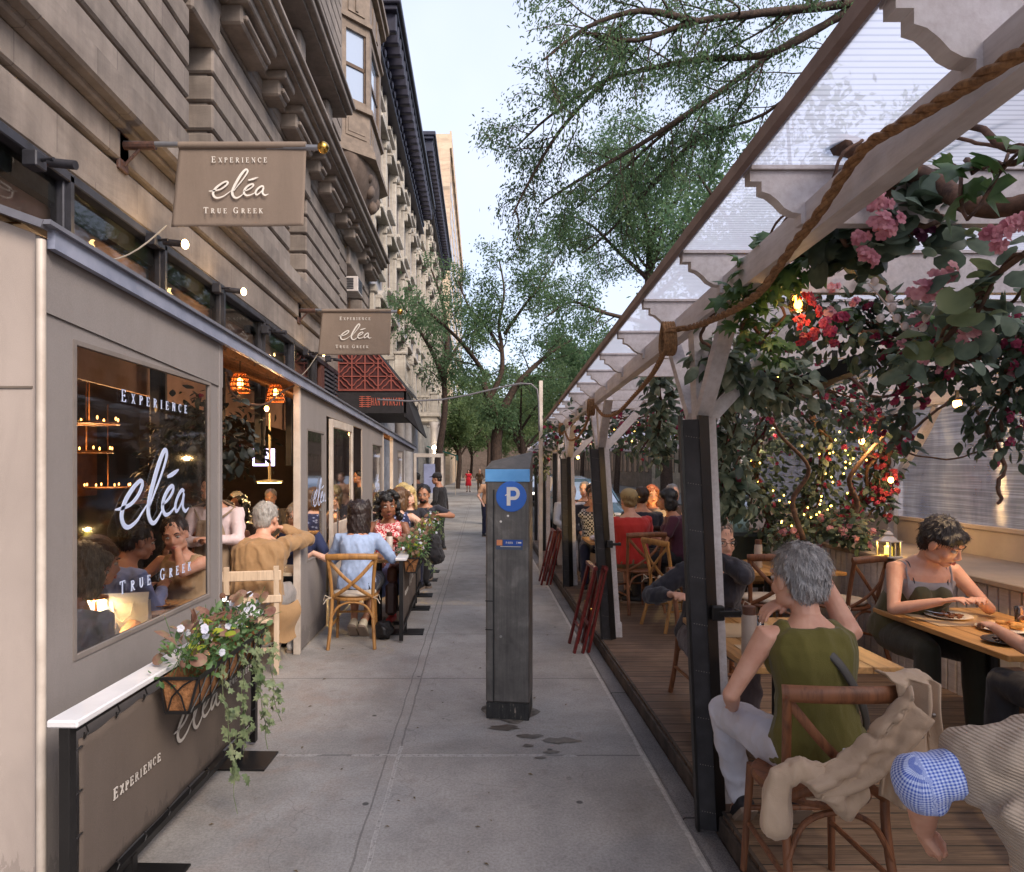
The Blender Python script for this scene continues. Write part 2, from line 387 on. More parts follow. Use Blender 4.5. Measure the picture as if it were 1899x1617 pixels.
# ---------------- ground, pavement, kerb, deck ----------------
def m_sidewalk():
    n = NT("concrete_pavement"); vec = n.coord("Object"); x, y, z = n.sep(vec)
    big = n.noise(vec, .55, 6, .65, .4); mid = n.noise(vec, 4.5, 6, .7); fine = n.noise(vec, 260, 2, .5)
    c = n.ramp(big, [(.28, lin((128, 122, 116))), (.5, lin((160, 155, 150))), (.72, lin((182, 177, 172)))])
    c = n.mix(.45, c, n.ramp(mid, [(.3, (.30, .295, .29)), (.7, (.62, .615, .61))]), 'OVERLAY')
    spots = n.ramp(n.noise(vec, 9, 3, .5), [(.58, (1, 1, 1)), (.70, (.66, .64, .62))]); c = n.mix(.55, c, spots, 'MULTIPLY')
    gum = n.n("TexVoronoi"); gum.inputs["Scale"].default_value = 2.6; n.l(vec, gum.inputs[0])
    c = n.mix(n.ramp(gum.outputs["Distance"], [(.035, (.85,) * 3), (.055, (0, 0, 0))]), c, lin((60, 57, 56)))
    # rusty water stain near the planters
    rust = n.math('MULTIPLY', n.ramp(n.noise(vec, 2.2, 5, .7, .6), [(.48, (0, 0, 0)), (.7, (1, 1, 1))]), n.math('SUBTRACT', 1.0, n.math('SMOOTH_MIN', n.math('ABSOLUTE', n.math('ADD', x, 1.25)), 1.0, .3)))
    c = n.mix(n.math('MULTIPLY', rust, .26), c, lin((150, 104, 66)))
    def band(v, pos, w):
        return n.math('LESS_THAN', n.math('ABSOLUTE', n.math('SUBTRACT', v, pos)), w)
    wob = n.math('MULTIPLY', n.math('SUBTRACT', n.noise(vec, 3, 3), .5), .03); xw = n.math('ADD', x, wob); yw = n.math('ADD', y, wob)
    yy = n.math('ABSOLUTE', n.math('SUBTRACT', n.math('FRACT', n.math('ADD', n.math('DIVIDE', n.math('SUBTRACT', yw, 4.16), 1.52), 40.5)), .5))
    jy = n.math('LESS_THAN', yy, .0045)
    jl = n.math('MAXIMUM', jy, n.math('MAXIMUM', band(xw, -.50, .006), band(xw, -.57, .005)))
    c = n.mix(n.math('MULTIPLY', jl, .55), c, lin((62, 59, 60)))
    worn = n.math('MULTIPLY', band(xw, -.535, .05), .18); c = n.mix(worn, c, lin((160, 152, 144)))
    near = n.math('LESS_THAN', y, 4.3)
    ca = n.math('MAXIMUM', n.math('MULTIPLY', band(xw, -.5, .011), near), n.math('MAXIMUM', band(xw, .985, .011), n.math('MULTIPLY', band(yw, 4.16, .016), n.math('LESS_THAN', n.noise(vec, 1.3, 3), .53))))
    ca = n.math('MULTIPLY', ca, n.ramp(n.noise(vec, 30, 4, .7), [(.38, (.2,) * 3), (.5, (1,) * 3)]))
    c = n.mix(n.math('MULTIPLY', ca, .6), c, lin((196, 190, 184)))
    grit = n.ramp(n.noise(vec, 70, 3, .8), [(.36, (.34,) * 3), (.6, (.6,) * 3)]); c = n.mix(.6, c, grit, 'OVERLAY')
    cr = n.n("TexVoronoi", feature='DISTANCE_TO_EDGE'); cr.inputs["Scale"].default_value = .42; wv = n.n("VectorMath", operation='ADD'); nz = n.n("TexNoise"); nz.inputs["Scale"].default_value = 3; n.l(vec, wv.inputs[0]); n.l(nz.outputs[1], wv.inputs[1]); n.l(vec, nz.inputs[0]); n.l(wv.outputs[0], cr.inputs[0]); c = n.mix(n.math('MULTIPLY', n.math('LESS_THAN', cr.outputs["Distance"], .0014), .25), c, lin((70, 66, 64)))
    n.col(c); n.set(Roughness=.82); h = n.math('ADD', n.math('MULTIPLY', fine, .5), n.math('ADD', mid, n.math('MULTIPLY', jl, -1.5))); n.bump(h, .5, .006)
    return n.m
mb = MB(); mb.sheet(lambda u, v: (-3.55 + 4.555 * u, -3 + 123 * v, 0), 8, 60); struct("sidewalk", mb, m_sidewalk())
def m_granite():
    n = NT("granite_kerb"); vec = n.coord("Object"); f = n.noise(vec, 160, 3, .7); g = n.noise(vec, 2.5, 5)
    c = n.ramp(f, [(.3, lin((70, 68, 70))), (.6, lin((130, 126, 125)))]); c = n.mix(.5, c, n.ramp(g, [(.3, (.2,) * 3), (.7, (.6,) * 3)]), 'OVERLAY')
    x, y, z = n.sep(vec); fr = n.math('FRACT', n.math('DIVIDE', n.math('ADD', y, .4), 1.9)); c = n.mix(n.math('LESS_THAN', fr, .008), c, (.02, .02, .02))
    n.col(c); n.set(Roughness=.75); n.bump(f, .4, .003); return n.m
mb = MB(); mb.box(1.005, 1.134, -3, 120, -.16, .004, .012); struct("kerb", mb, m_granite())
mb = MB(); mb.sheet(lambda u, v: (-300 + 600 * u, -60 + 700 * v, -.16), 4, 4)
n = NT("asphalt"); vec = n.coord("Object"); n.col(n.ramp(n.noise(vec, 30, 5, .7), [(.3, (.035,) * 3), (.7, (.065, .064, .066))])); n.set(Roughness=.9); n.bump(n.noise(vec, 200, 2), .4, .004)
struct("road", mb, n.m)
mb = MB(); mb.box(9.8, 14, -5, 120, -.15, 0, .02); struct("far_pavement", mb, mat("far_concrete", lin((120, 117, 116)), scale=2))
def m_deck():
    n = NT("deck_boards"); vec = n.coord("Object"); x, y, z = n.sep(vec)
    pl = n.math('DIVIDE', y, .142); idn = n.math('FLOOR', pl); fr = n.math('FRACT', pl)
    cmb = n.n("CombineXYZ"); n.l(n.math('ADD', n.math('MULTIPLY', x, 1.2), n.math('MULTIPLY', idn, 7.3)), cmb.inputs[0]); n.l(n.math('MULTIPLY', y, 24), cmb.inputs[1]); n.l(idn, cmb.inputs[2])
    gr = n.noise(cmb.outputs[0], 1.6, 7, .68, 1.2); wn_ = n.n("TexWhiteNoise", noise_dimensions='1D'); n.l(idn, wn_.inputs["W"])
    c = n.ramp(gr, [(.25, lin((66, 50, 40))), (.45, lin((108, 86, 70))), (.62, lin((138, 114, 94))), (.8, lin((160, 138, 116)))])
    c = n.mix(.35, c, n.ramp(wn_.outputs[0], [(0, (.2,) * 3), (1, (.75,) * 3)]), 'OVERLAY')
    dirt = n.ramp(n.noise(vec, 1.1, 5, .7), [(.35, (.45, .42, .4)), (.6, (1, 1, 1))]); c = n.mix(.7, c, dirt, 'MULTIPLY')
    gap = n.math('MAXIMUM', n.math('LESS_THAN', fr, .035), n.math('GREATER_THAN', fr, .965)); c = n.mix(gap, c, (.012, .01, .008))
    n.col(c); n.set(Roughness=.62); n.bump(n.math('ADD', n.math('MULTIPLY', gr, .5), n.math('MULTIPLY', gap, -2.0)), .6, .005); return n.m
mb = MB(); mb.box(1.155, 4.45, .2, 17.5, -.15, .10, .004); struct("deck", mb, m_deck())
mb = MB(); mb.box(1.135, 1.154, .2, 17.5, -.15, .085, .003); mb.box(1.153, 1.17, .2, 17.5, .1, .102); struct("deck_edge", mb, mat("dark_deck_edge", lin((92, 80, 72)), lin((58, 50, 46)), 9, .8))
mb = MB()
for (cx, cy, s) in ((.32, 4.45, .09), (.52, 4.38, .13), (.43, 4.2, .06), (.3, 4.3, .05), (.36, 4.12, .04), (.15, 4.6, .12)):
    rr = random.Random(cx); mb.add([(cx + s * (.6 + .5 * rr.random()) * math.cos(a), cy + s * .45 * (.5 + .7 * rr.random()) * math.sin(a), .004) for a in [k * .45 for k in range(14)]], [tuple(range(14))])
o = mb.build("damp_patch", mat("damp_concrete", lin((108, 100, 92)), lin((88, 80, 72)), 20, .5)); tag(o, kind="structure")

rr = random.Random(9); mb = MB()
for k in range(70):
    x, y = rr.uniform(-1.35, .95), 2.6 + rr.random() ** 1.6 * 12; s_ = rr.uniform(.008, .022); a = rr.random() * 6.28; dx, dy = math.cos(a) * s_, math.sin(a) * s_
    mb.add([(x - dx, y - dy, .004), (x + dy * .4, y - dx * .4, .009), (x + dx, y + dy, .005), (x - dy * .4, y + dx * .4, .008)], [(0, 1, 2, 3)])
o = mb.build("leaf_litter", mat("dry_leaflet", lin((120, 98, 60)), lin((70, 58, 44)), 3)); tag(o, "scattered dry leaflets on the pavement slabs", "litter", kind="stuff")
# ---------------- materials for the buildings ----------------
def m_stone(name, c, c2, sc=1.2, streak=.35):
    n = NT(name); vec = n.coord("Object"); f = n.noise(vec, sc, 6, .65); st = n.noise(n.coord("Object", (3.5, 3.5, .35)), 2.0, 5, .65)
    a = n.ramp(f, [(.3, c2), (.65, c)]); a = n.mix(streak, a, n.ramp(st, [(.3, (.25,) * 3), (.7, (.68,) * 3)]), 'OVERLAY')
    x, y, z = n.sep(vec); zz = n.math('ADD', z, n.math('MULTIPLY', y, SH)); row = n.math('FLOOR', n.math('DIVIDE', n.math('SUBTRACT', zz, 5.68), .385)); q = n.math('FRACT', n.math('ADD', n.math('DIVIDE', y, 1.35), n.math('MULTIPLY', row, .43)))
    a = n.mix(n.math('MULTIPLY', n.math('LESS_THAN', q, .008), .6), a, tuple(v * .35 for v in c)); soot = n.noise(n.coord("Object", (.6, .6, 2.2)), 1.6, 6, .7, .8); a = n.mix(.55, a, n.ramp(soot, [(.36, (.62, .6, .6)), (.58, (1, 1, 1))]), 'MULTIPLY')
    wn2 = n.n("TexWhiteNoise", noise_dimensions='2D'); cb2 = n.n("CombineXYZ"); n.l(row, cb2.inputs[0]); n.l(n.math('FLOOR', n.math('ADD', n.math('DIVIDE', y, 1.35), n.math('MULTIPLY', row, .43))), cb2.inputs[1]); n.l(cb2.outputs[0], wn2.inputs["Vector"])
    a = n.mix(.22, a, n.ramp(wn2.outputs[0], [(0, (.25,) * 3), (1, (.75,) * 3)]), 'OVERLAY')
    n.col(a); n.set(Roughness=.85); n.bump(n.noise(vec, 60, 5, .75), .5, .008); return n.m
SH = .016
M_BROWN = m_stone("brown_limestone", lin((150, 139, 131)), lin((120, 110, 104)))
M_BROWN2 = m_stone("dark_brownstone", lin((122, 106, 96)), lin((98, 84, 76)), 3)
M_CREAM = m_stone("cream_stone", lin((200, 192, 180)), lin((168, 160, 150)))
M_GREY = m_stone("pale_grey_stone", lin((184, 183, 188)), lin((156, 156, 164)))
M_TAN = m_stone("tan_brick", lin((224, 200, 172)), lin((208, 184, 156)), .4, .15)
M_WHITE = mat("white_painted_stone", lin((215, 208, 205)), lin((190, 182, 180)), 3, .6)
M_CORN = mat("dark_blue_cornice_metal", lin((46, 46, 66)), lin((32, 32, 48)), 4, .5)
M_FRAME = mat("dark_window_metal", lin((66, 66, 74)), lin((50, 50, 56)), 5, .45, .3)
def m_pane(name, tint, r=.06):
    n = NT(name); n.col(tint); n.set(Roughness=r, Metallic=.0); n.b.inputs["Specular IOR Level"].default_value = 1.0
    n.b.inputs["Coat Weight"].default_value = .8; n.bump(n.noise(n.coord("Object"), 1.5, 2), .08, .02); return n.m
M_PANE = m_pane("dark_window_glass", (.03, .032, .04)); M_PANE_B = m_pane("sky_tinted_glass", (.35, .42, .55), .02)  # second pane has the sky's reflection put into its pale blue colour
M_SALM = mat("salmon_blind", lin((188, 152, 134)), lin((160, 128, 112)), 2, .8)

# ---------------- near building (street slopes gently away) ----------------
b1 = thing("apartment_building", "brown rusticated stone apartment building nearest on the left, above the grey restaurant enclosure", "building", loc=(0, 0, 0))
XF = -3.6
wall = MB()
piers = [(-4, 8.44), (9.17, 12.9), (14.1, 18.5), (20.7, 21.9)]
# lower bands: lintel strip, band, ledge
wall.box(-4.1, XF, -4, 21.9, 4.44, 4.87, .02); wall.box(-4.1, XF + .03, -4, 21.9, 4.91, 5.20, .02)
wall.box(-4.1, XF - .05, -4, 21.9, 4.40, 5.7)
wall.box(-4.1, XF + .12, -4, 21.9, 5.20, 5.28, .02); wall.box(-4.1, XF + .24, -4, 21.9, 5.26, 5.56, .03); wall.box(-4.1, XF + .12, -4, 21.9, 5.56, 5.66, .03)
for (a, b) in piers:
    wall.box(-4.2, XF - .10, a + .05, b - .05, 5.6, 8.3)
    for k in range(7):
        z0 = 5.68 + .385 * k - (.0 if k else 0); z1 = 5.68 + .385 * (k + 1) - .045
        if a == 14.1:
            wall.box(-4.15, XF, a, 17.45, z0, z1, .025); wall.box(-4.15, XF - .03, 17.55, b, z0, z1, .02)
        else: wall.box(-4.15, XF, a, b, z0, z1, .025)
for (a, b) in ((8.44, 9.17), (12.9, 14.1), (18.5, 20.7)):
    wall.box(-4.2, XF - .02, a - .1, b + .1, 7.75, 8.3, .03); wall.box(-4.2, XF + .06, a - .05, b + .12, 7.55, 8.1, .03)
    wall.box(-4.2, XF - .1, a, b, 5.6, 5.78, .02)
wall.box(-4.2, XF + .02, -4, 21.9, 8.12, 8.3, .02); wall.box(-4.2, XF + .12, -4, 21.9, 8.3, 8.42, .02)
wall.box(-4.2, XF + .5, -4, 21.9, 8.44, 8.5, .0); wall.box(-4.2, XF + .6, -4, 21.9, 8.50, 8.64, .02); wall.box(-4.2, XF + .68, -4, 21.9, 8.64, 8.72, .015)
wall.box(-4.3, XF, -4, 21.9, 8.7, 22, .0)
for k, y0 in enumerate([2.6 + 2.36 * i for i in range(9)]):
    pass
b1w = wall.build("wall", M_BROWN, b1, shear=SH)
cons = MB()
y = 1.0; i = 0
while y < 21.2:
    w = 1.15 if i % 2 == 0 else .42
    cons.box(XF - .02, XF + .30, y, y + w, 8.05, 8.42, .03); cons.box(XF - .02, XF + .42, y - .06, y + w + .06, 8.30, 8.44, .02)
    cons.box(XF - .02, XF + .36, y + .05, y + w - .05, 8.12, 8.2, .02)
    y += w + .62; i += 1
cons.build("console_brackets", M_BROWN, b1, shear=SH)
up = MB()
for (a, b) in ((-4, 3.2), (4.6, 7.6), (9.0, 11.2), (12.4, 15.5)):
    up.box(-3.7, XF + .10, a, b, 8.74, 9.7, .03)
for yy in (3.0, 4.8, 7.4, 9.2, 11.0, 12.6, 14.9):
    up.box(XF, XF + .32, yy - .22, yy + .22, 9.15, 9.95, .05); up.box(XF, XF + .22, yy - .16, yy + .16, 8.74, 9.15, .04); up.lathe([(.13, 0), (.16, .05), (.14, .1), (.14, .5), (.17, .55)], (XF + .2, yy, 8.9), 10)
up.box(-3.7, XF + .55, -4, 15.5, 9.95, 10.02); up.box(-3.7, XF + .68, -4, 15.55, 10.02, 10.16, .02); up.box(-3.7, XF + .74, -4, 15.6, 10.16, 10.24, .015)
for k in range(30):
    z0 = 10.3 + .34 * k; up.box(-3.7, XF + .06, -4, 17.3, z0, z0 + .30, .015)
up.build("upper_storey", M_BROWN, b1, shear=SH)
for (a, b, z0, z1) in ((8.44, 9.17, 5.7, 7.75), (12.9, 14.1, 5.7, 7.75), (18.5, 20.7, 5.7, 7.75), (3.2, 4.6, 8.74, 9.9), (7.6, 9, 8.74, 9.9), (11.2, 12.4, 8.74, 9.9)):
    X = XF - .36 if z0 < 8 else XF + .012
    w = MB(); w.box(X - .05, X, a - .02, a + .07, z0, z1); w.box(X - .05, X, b - .07, b + .02, z0, z1); w.box(X - .05, X, a + .07, b - .07, z1 - .07, z1); w.box(X - .05, X, a + .07, b - .07, z0, z0 + .07); w.box(X - .04, X - .01, a + .07, b - .07, (z0 + z1) / 2 - .03, (z0 + z1) / 2 + .03)
    wo = w.build("window", mat("brown_sash", lin((96, 76, 60)), scale=9), b1, shear=SH)
    p = MB(); p.quad((X - .04, a + .06, z0 + .06), (X - .04, b - .06, z0 + .06), (X - .04, b - .06, z1 - .06), (X - .04, a + .06, z1 - .06)); p.build("pane", M_PANE, wo, shear=SH)
# oriel
oz0, oz1 = 9.9, 14.2
OZ = .35; orl = MB(); orl.M = Matrix.Translation((0, 0, OZ))
pl = [(XF, 17.7), (XF + .62, 18.3), (XF + .62, 20.3), (XF, 20.9)]
def off(d): return [(XF, 17.7 - d), (XF + .62 + d * .7, 18.3 - d * .6), (XF + .62 + d * .7, 20.3 + d * .6), (XF, 20.9 + d)]
def slab(m, d, z0, z1): m.prism([(x, y, z0) for x, y in off(d)], (0, 0, z1 - z0))
slab(orl, .0, 10.25, 11.1); slab(orl, .12, 11.1, 11.24); slab(orl, .16, 10.1, 10.26); slab(orl, .22, 9.98, 10.1); slab(orl, .27, 9.88, 9.98)
slab(orl, .0, 13.5, 14.5); slab(orl, .1, 13.42, 13.52); slab(orl, .2, 14.5, 14.7); slab(orl, .32, 14.7, 14.85)
def face(m, p, q, u0, u1, z0, z1, d0, d1):
    p = V((*p, 0)); q = V((*q, 0)); t = (q - p); L = t.length; t.normalize(); nn = V((t.y, -t.x, 0)) * (1 if V((t.y, -t.x, 0)).x > 0 or t.y > 0 else -1)
    nn = V((t.y, -t.x, 0)); a = p + t * (u0 * L) + nn * d0; b = p + t * (u1 * L) + nn * d0
    m.prism([(a.x, a.y, z0), (b.x, b.y, z0), (b.x, b.y, z1), (a.x, a.y, z1)], nn * (d1 - d0))
for (p, q) in ((pl[0], pl[1]), (pl[1], pl[2]), (pl[2], pl[3])):
    face(orl, p, q, 0, .14, 11.24, 13.42, -.12, 0); face(orl, p, q, .86, 1, 11.24, 13.42, -.12, 0); face(orl, p, q, .14, .86, 13.2, 13.42, -.12, -.01); face(orl, p, q, .14, .86, 11.24, 11.4, -.12, -.01)
    face(orl, p, q, .12, .88, 10.4, 10.95, .0, .02); face(orl, p, q, .2, .8, 10.5, 10.85, .02, .035); face(orl, p, q, .2, .8, 13.65, 14.3, .0, .03); face(orl, p, q, .45, .55, 13.7, 14.25, .03, .06)
ob = orl.build("oriel", mat("oriel_brown_paint", lin((138, 122, 108)), lin((112, 98, 86)), 5), b1, shear=SH)
s_ = MB(); g_ = MB(); s_.M = g_.M = orl.M
for (p, q) in ((pl[0], pl[1]), (pl[1], pl[2]), (pl[2], pl[3])):
    face(s_, p, q, .14, .86, 12.25, 12.34, -.1, -.05); face(s_, p, q, .14, .18, 11.4, 13.2, -.1, -.05); face(s_, p, q, .82, .86, 11.4, 13.2, -.1, -.05); face(g_, p, q, .16, .84, 11.38, 13.22, -.095, -.085)
s_.build("sash", mat("brown_sash", lin((96, 76, 60))), ob, shear=SH); g_.build("pane", M_PANE_B, ob, shear=SH)
cb = MB(); cb.M = orl.M; rings = []
for k in range(9):
    t = k / 8; z = 9.9 - 1.25 * t; w = math.cos(t * math.pi / 2) ** .7; d = .98 * w + .02
    rings.append([(XF + max(.02, .7 * w) * math.sin(math.pi * j / 12), 19.3 - (1.75 * d) * math.cos(math.pi * j / 12), z) for j in range(13)])
cb.loft(rings); 
for (yy, zz, r) in ((18.9, 9.35, .2), (19.4, 9.1, .18), (18.6, 9.6, .15), (19.9, 9.4, .2)): cb.ell((XF + .5, yy, zz), (.16, r, r))
cb.build("corbel", M_BROWN2, b1, smooth=True, shear=SH)
# ground floor storefront frames
sf = MB()
for yy in [-1.2 + 1.78 * k for k in range(11)]:
    sf.box(XF - .14, XF - .02, yy, yy + .13, 2.0, 4.42, .01); sf.box(XF - .02, XF + .02, yy + .04, yy + .09, 2.0, 4.4)
sf.box(XF - .14, XF + .02, -4, 19, 4.34, 4.43, .01)
sfo = sf.build("storefront_frame", M_FRAME, b1, shear=SH)
g = MB(); g.quad((XF - .08, -3, 3.15), (XF - .08, 15.6, 3.15), (XF - .08, 15.6, 4.34), (XF - .08, -3, 4.34)); g.build("transom_glass", glassy("transom_glass", (.9, .9, .92), .03, .04), b1, shear=SH)
g = MB(); g.box(XF - .24, XF - .20, -3, 15.6, 2.7, 4.14); g.build("blind", M_SALM, b1, shear=SH)
g = MB(); g.box(XF - .24, XF - .1, -3, 15.6, 4.14, 4.34); g.build("transom_head", mat("green_black_head", lin((40, 48, 42)), lin((22, 24, 24)), 9), b1, shear=SH)
g = MB()
for k in range(9): g.box(XF - .06, XF + .02, 15.75, 17.1, 3.45 + .1 * k, 3.50 + .1 * k)
g.box(XF - .12, XF - .06, 15.7, 17.2, 3.3, 4.4); g.build("louvre_vent", mat("vent_metal", lin((84, 84, 92)), lin((52, 52, 58))), b1, shear=SH)
g = MB(); g.box(-4.2, XF - .02, 17.2, 21.9, -.3, 4.44); g.box(-4.2, XF, 15.4, 15.7, -.1, 4.44); g.build("base_wall", mat("red_brown_panel", lin((92, 56, 50)), scale=3), b1, shear=SH)
# ---------------- restaurant room behind the facade ----------------
mb = MB(); mb.mi = 0
mb.box(-8.1, -8.0, -1, 16, 0, 3.6); mb.box(-8.0, XF, 16, 16.1, 0, 3.3); mb.box(-8.0, XF, -1.1, -1, 0, 3.3)
mb.box(-8.0, -3.75, -1, 16, 3.05, 3.12); o = mb.build("interior_wall", mat("dark_brown_interior", lin((74, 52, 42)), lin((44, 32, 28)), 2), b1)
mb = MB(); mb.box(-8.0, -3.56, -1, 16, -.05, -.002); struct("restaurant_floor", mb, wood("dark_floor", lin((92, 70, 52)), lin((60, 44, 34)), 1))
mb = MB()
for k in range(3): mb.box(-7.98, -7.75, 4.5 + k * 3.4, 7.0 + k * 3.4, 1.2, 2.6, .02)
mb.build("wall_panels", mat("warm_panel", lin((150, 92, 52)), lin((96, 58, 34)), 2), b1)
def ac(Y):
    t = thing("window_air_conditioner", "white window air conditioner box sticking out of a lower window of the brown building", "air conditioner")
    m = MB(); z = 1.75 + (868 - 533) / FPX * 19; m.box(XF - .3, XF + .22, 18.75, 19.45, z - .17, z + .25, .015); m.build("housing", M_WHITE, t)
    m = MB()
    for k in range(7): m.box(XF - .1, XF + .1, 18.735, 18.75, z - .1 + .045 * k, z - .075 + .045 * k)
    m.build("side_grille", M_FRAME, t)
    m = MB()
    for k in range(9): m.box(XF + .22, XF + .23, 18.82, 19.38, z - .12 + .04 * k, z - .1 + .04 * k)
    m.build("rear_grille", M_FRAME, t)
ac(19)

# ---------------- further buildings on the left ----------------
def rowhouse(name, label, Y0, Y1, ztop, mw, mtrim, corn_x, corn_h, storeys, bay, X=XF, zbase=-.2, seed=1, ped=True):
    t = thing(name, label, "building"); r = random.Random(seed)
    w = MB(); w.box(X - 6, X - .12, Y0, Y1, zbase, ztop)
    H = (ztop - 5.2) / storeys; nb = max(1, int((Y1 - Y0) / bay)); bw = (Y1 - Y0) / nb
    tr = MB(); wins = []
    for s in range(storeys):
        z0 = 5.2 + s * H
        w.box(X - .12, X, Y0, Y1, z0 + H * .84, z0 + H, .01)
        tr.box(X - .05, X + .22, Y0, Y1, z0 + H - .16, z0 + H, .02) if s in (1, storeys - 2) else None
        w.box(X - .12, X, Y0, Y1, z0, z0 + H * .22)
        for b in range(nb):
            y0 = Y0 + b * bw; a0 = y0 + bw * .26; a1 = y0 + bw * .74; w0 = z0 + H * .22; w1 = z0 + H * .84
            w.box(X - .12, X, y0, a0, w0, w1); w.box(X - .12, X, a1, y0 + bw, w0, w1)
            tr.box(X, X + .16, y0 - .14, y0 + .14, z0, z0 + H - .2, .02); tr.box(X, X + .24, y0 - .2, y0 + .2, z0 + H - .45, z0 + H - .2, .03)
            tr.box(X, X + .1, a0 - .12, a0, w0, w1); tr.box(X, X + .1, a1, a1 + .12, w0, w1)
            tr.box(X, X + .22, a0 - .14, a1 + .14, w0 - .14, w0, .02)
            if ped:
                tr.box(X, X + .34, a0 - .2, a1 + .2, w1, w1 + .12, .02)
                if s % 2 == 0: tr.prism([(X, a0 - .2, w1 + .12), (X, a1 + .2, w1 + .12), (X, (a0 + a1) / 2, w1 + .5)], (.3, 0, 0))
                tr.box(X, X + .26, a0 - .2, a0 - .04, w1 - .3, w1, .02); tr.box(X, X + .26, a1 + .04, a1 + .2, w1 - .3, w1, .02)
            wins.append((a0, a1, w0, w1))
    w.box(X - .12, X, Y0, Y1, zbase, 5.2)
    w.build("wall", mw, t, shear=SH); tr.build("trim", mtrim, t, shear=SH)
    for (a0, a1, w0, w1) in wins:
        f = MB(); Xg = X - .1; f.box(Xg, Xg + .06, a0, a0 + .08, w0, w1); f.box(Xg, Xg + .06, a1 - .08, a1, w0, w1); f.box(Xg, Xg + .06, a0, a1, (w0 + w1) / 2 - .04, (w0 + w1) / 2 + .04); f.box(Xg, Xg + .06, a0, a1, w1 - .08, w1)
        fo = f.build("window", mat("brown_sash", lin((96, 76, 60))), t, shear=SH)
        p = MB(); p.quad((Xg + .02, a0, w0), (Xg + .02, a1, w0), (Xg + .02, a1, w1), (Xg + .02, a0, w1)); p.build("pane", M_PANE, fo, shear=SH)
    c = MB(); c.box(X - .5, corn_x, Y0 - .1, Y1 + .1, ztop - .18, ztop + .05, .03); c.box(X - .5, corn_x - .12, Y0, Y1, ztop - .34, ztop - .18, .02); c.box(X - .5, X + .3, Y0, Y1, ztop - corn_h, ztop - .34, .02); c.box(X - .5, X + .36, Y0, Y1, ztop - corn_h - .12, ztop - corn_h, .02)
    k = Y0 + .2
    while k < Y1: c.box(X + .2, corn_x - .16, k, k + .22, ztop - corn_h * .62, ztop - .3, .04); k += .62
    k = Y0 + .3
    while k < Y1: c.ell((X + .36, k, ztop - corn_h * .8), (.06, .12, .14)); k += .62
    c.build("cornice", M_CORN, t, shear=SH)
    return t
b2 = rowhouse("row_house", "pale grey row building with pilasters and dark bracketed cornice beside the brown building", 22.1, 38.9, 17.3, M_GREY, M_CREAM, -2.6, 1.5, 4, 2.6)
b3 = rowhouse("row_house", "taller cream building whose dark cornice stands just above its pale neighbour", 39.1, 62, 21.6, M_CREAM, M_CREAM, -2.6, 1.6, 5, 3.2, seed=3)
b4 = rowhouse("row_house", "farthest low brownstone on the left, showing between tree branches", 62.2, 69, 15, M_BROWN, M_BROWN2, -2.8, 1.0, 3, 2.6, seed=5, ped=False)
t = thing("tower_block", "tall sunlit tan brick tower rising behind the dark cornices", "building")
m = MB(); m.box(-22, -3.3, 72, 120, -1, 37); m.box(-3.3, -3.1, 72, 120, 35.5, 37.3); m.build("wall", M_TAN, t)
m = MB()
for k in range(11):
    for j in range(14): m.box(-3.3, -3.27, 74 + j * 3.3, 75.5 + j * 3.3, 5 + k * 2.9, 6.7 + k * 2.9)
    for j in range(3): m.box(-8.5 - j * 4, -7.2 - j * 4, 71.95, 72, 5 + k * 2.9, 6.6 + k * 2.9)
o = m.build("windows", M_PANE, t); o["kind"] = "stuff"
# stoop porches with balustrades
def porch(Y0, Y1, label, X0=-3.5, X1=-2.35):
    t = thing("balustraded_porch", label, "porch")
    for yy in (Y0 + .25, Y1 - .25):
        m = MB(); m.lathe([(.24, 0), (.24, .25), (.19, .32), (.17, 2.2), (.16, 3.75), (.2, 3.8), (.2, 3.9), (.25, 4.0), (.25, 4.1)], (X1 - .2, yy, 0), 14)
        m.box(X1 - .5, X1 + .1, yy - .3, yy + .3, -.1, .9, .02)
        m.build("column", M_WHITE, t, smooth=True)
    m = MB(); m.box(X0, X1, Y0, Y1, 4.1, 4.35, .02); m.box(X0, X1 + .12, Y0 - .12, Y1 + .12, 4.35, 4.5, .02); m.box(X0, X1 + .06, Y0 - .05, Y1 + .05, 4.5, 4.6); m.build("entablature", M_CREAM, t)
    m = MB()
    for yy in (Y0 + .1, Y1 - .4): m.box(X1 - .35, X1, yy, yy + .35, 4.6, 5.5, .02); m.box(X1 - .4, X1 + .04, yy - .04, yy + .39, 5.5, 5.6, .02)
    k = Y0 + .6
    while k < Y1 - .55: m.lathe([(.05, 0), (.05, .08), (.03, .15), (.075, .35), (.035, .6), (.05, .72)], (X1 - .18, k, 4.62), 8); k += .26
    k = X0 + .15
    while k < X1 - .45: m.lathe([(.05, 0), (.05, .08), (.03, .15), (.075, .35), (.035, .6), (.05, .72)], (k, Y0 + .25, 4.62), 8); k += .2
    m.box(X1 - .3, X1 - .06, Y0 + .4, Y1 - .4, 5.34, 5.46); m.box(X0, X1 - .3, Y0 + .15, Y0 + .38, 5.34, 5.46)
    m.build("balustrade", M_CREAM, t, smooth=True)
porch(22.4, 25.2, "cream balustraded porch behind the small flag and the black awning", X1=-2.5); porch(34.5, 37.6, "white columned porch with balustrade farther down, beside the leaning tree", X1=-2.2)
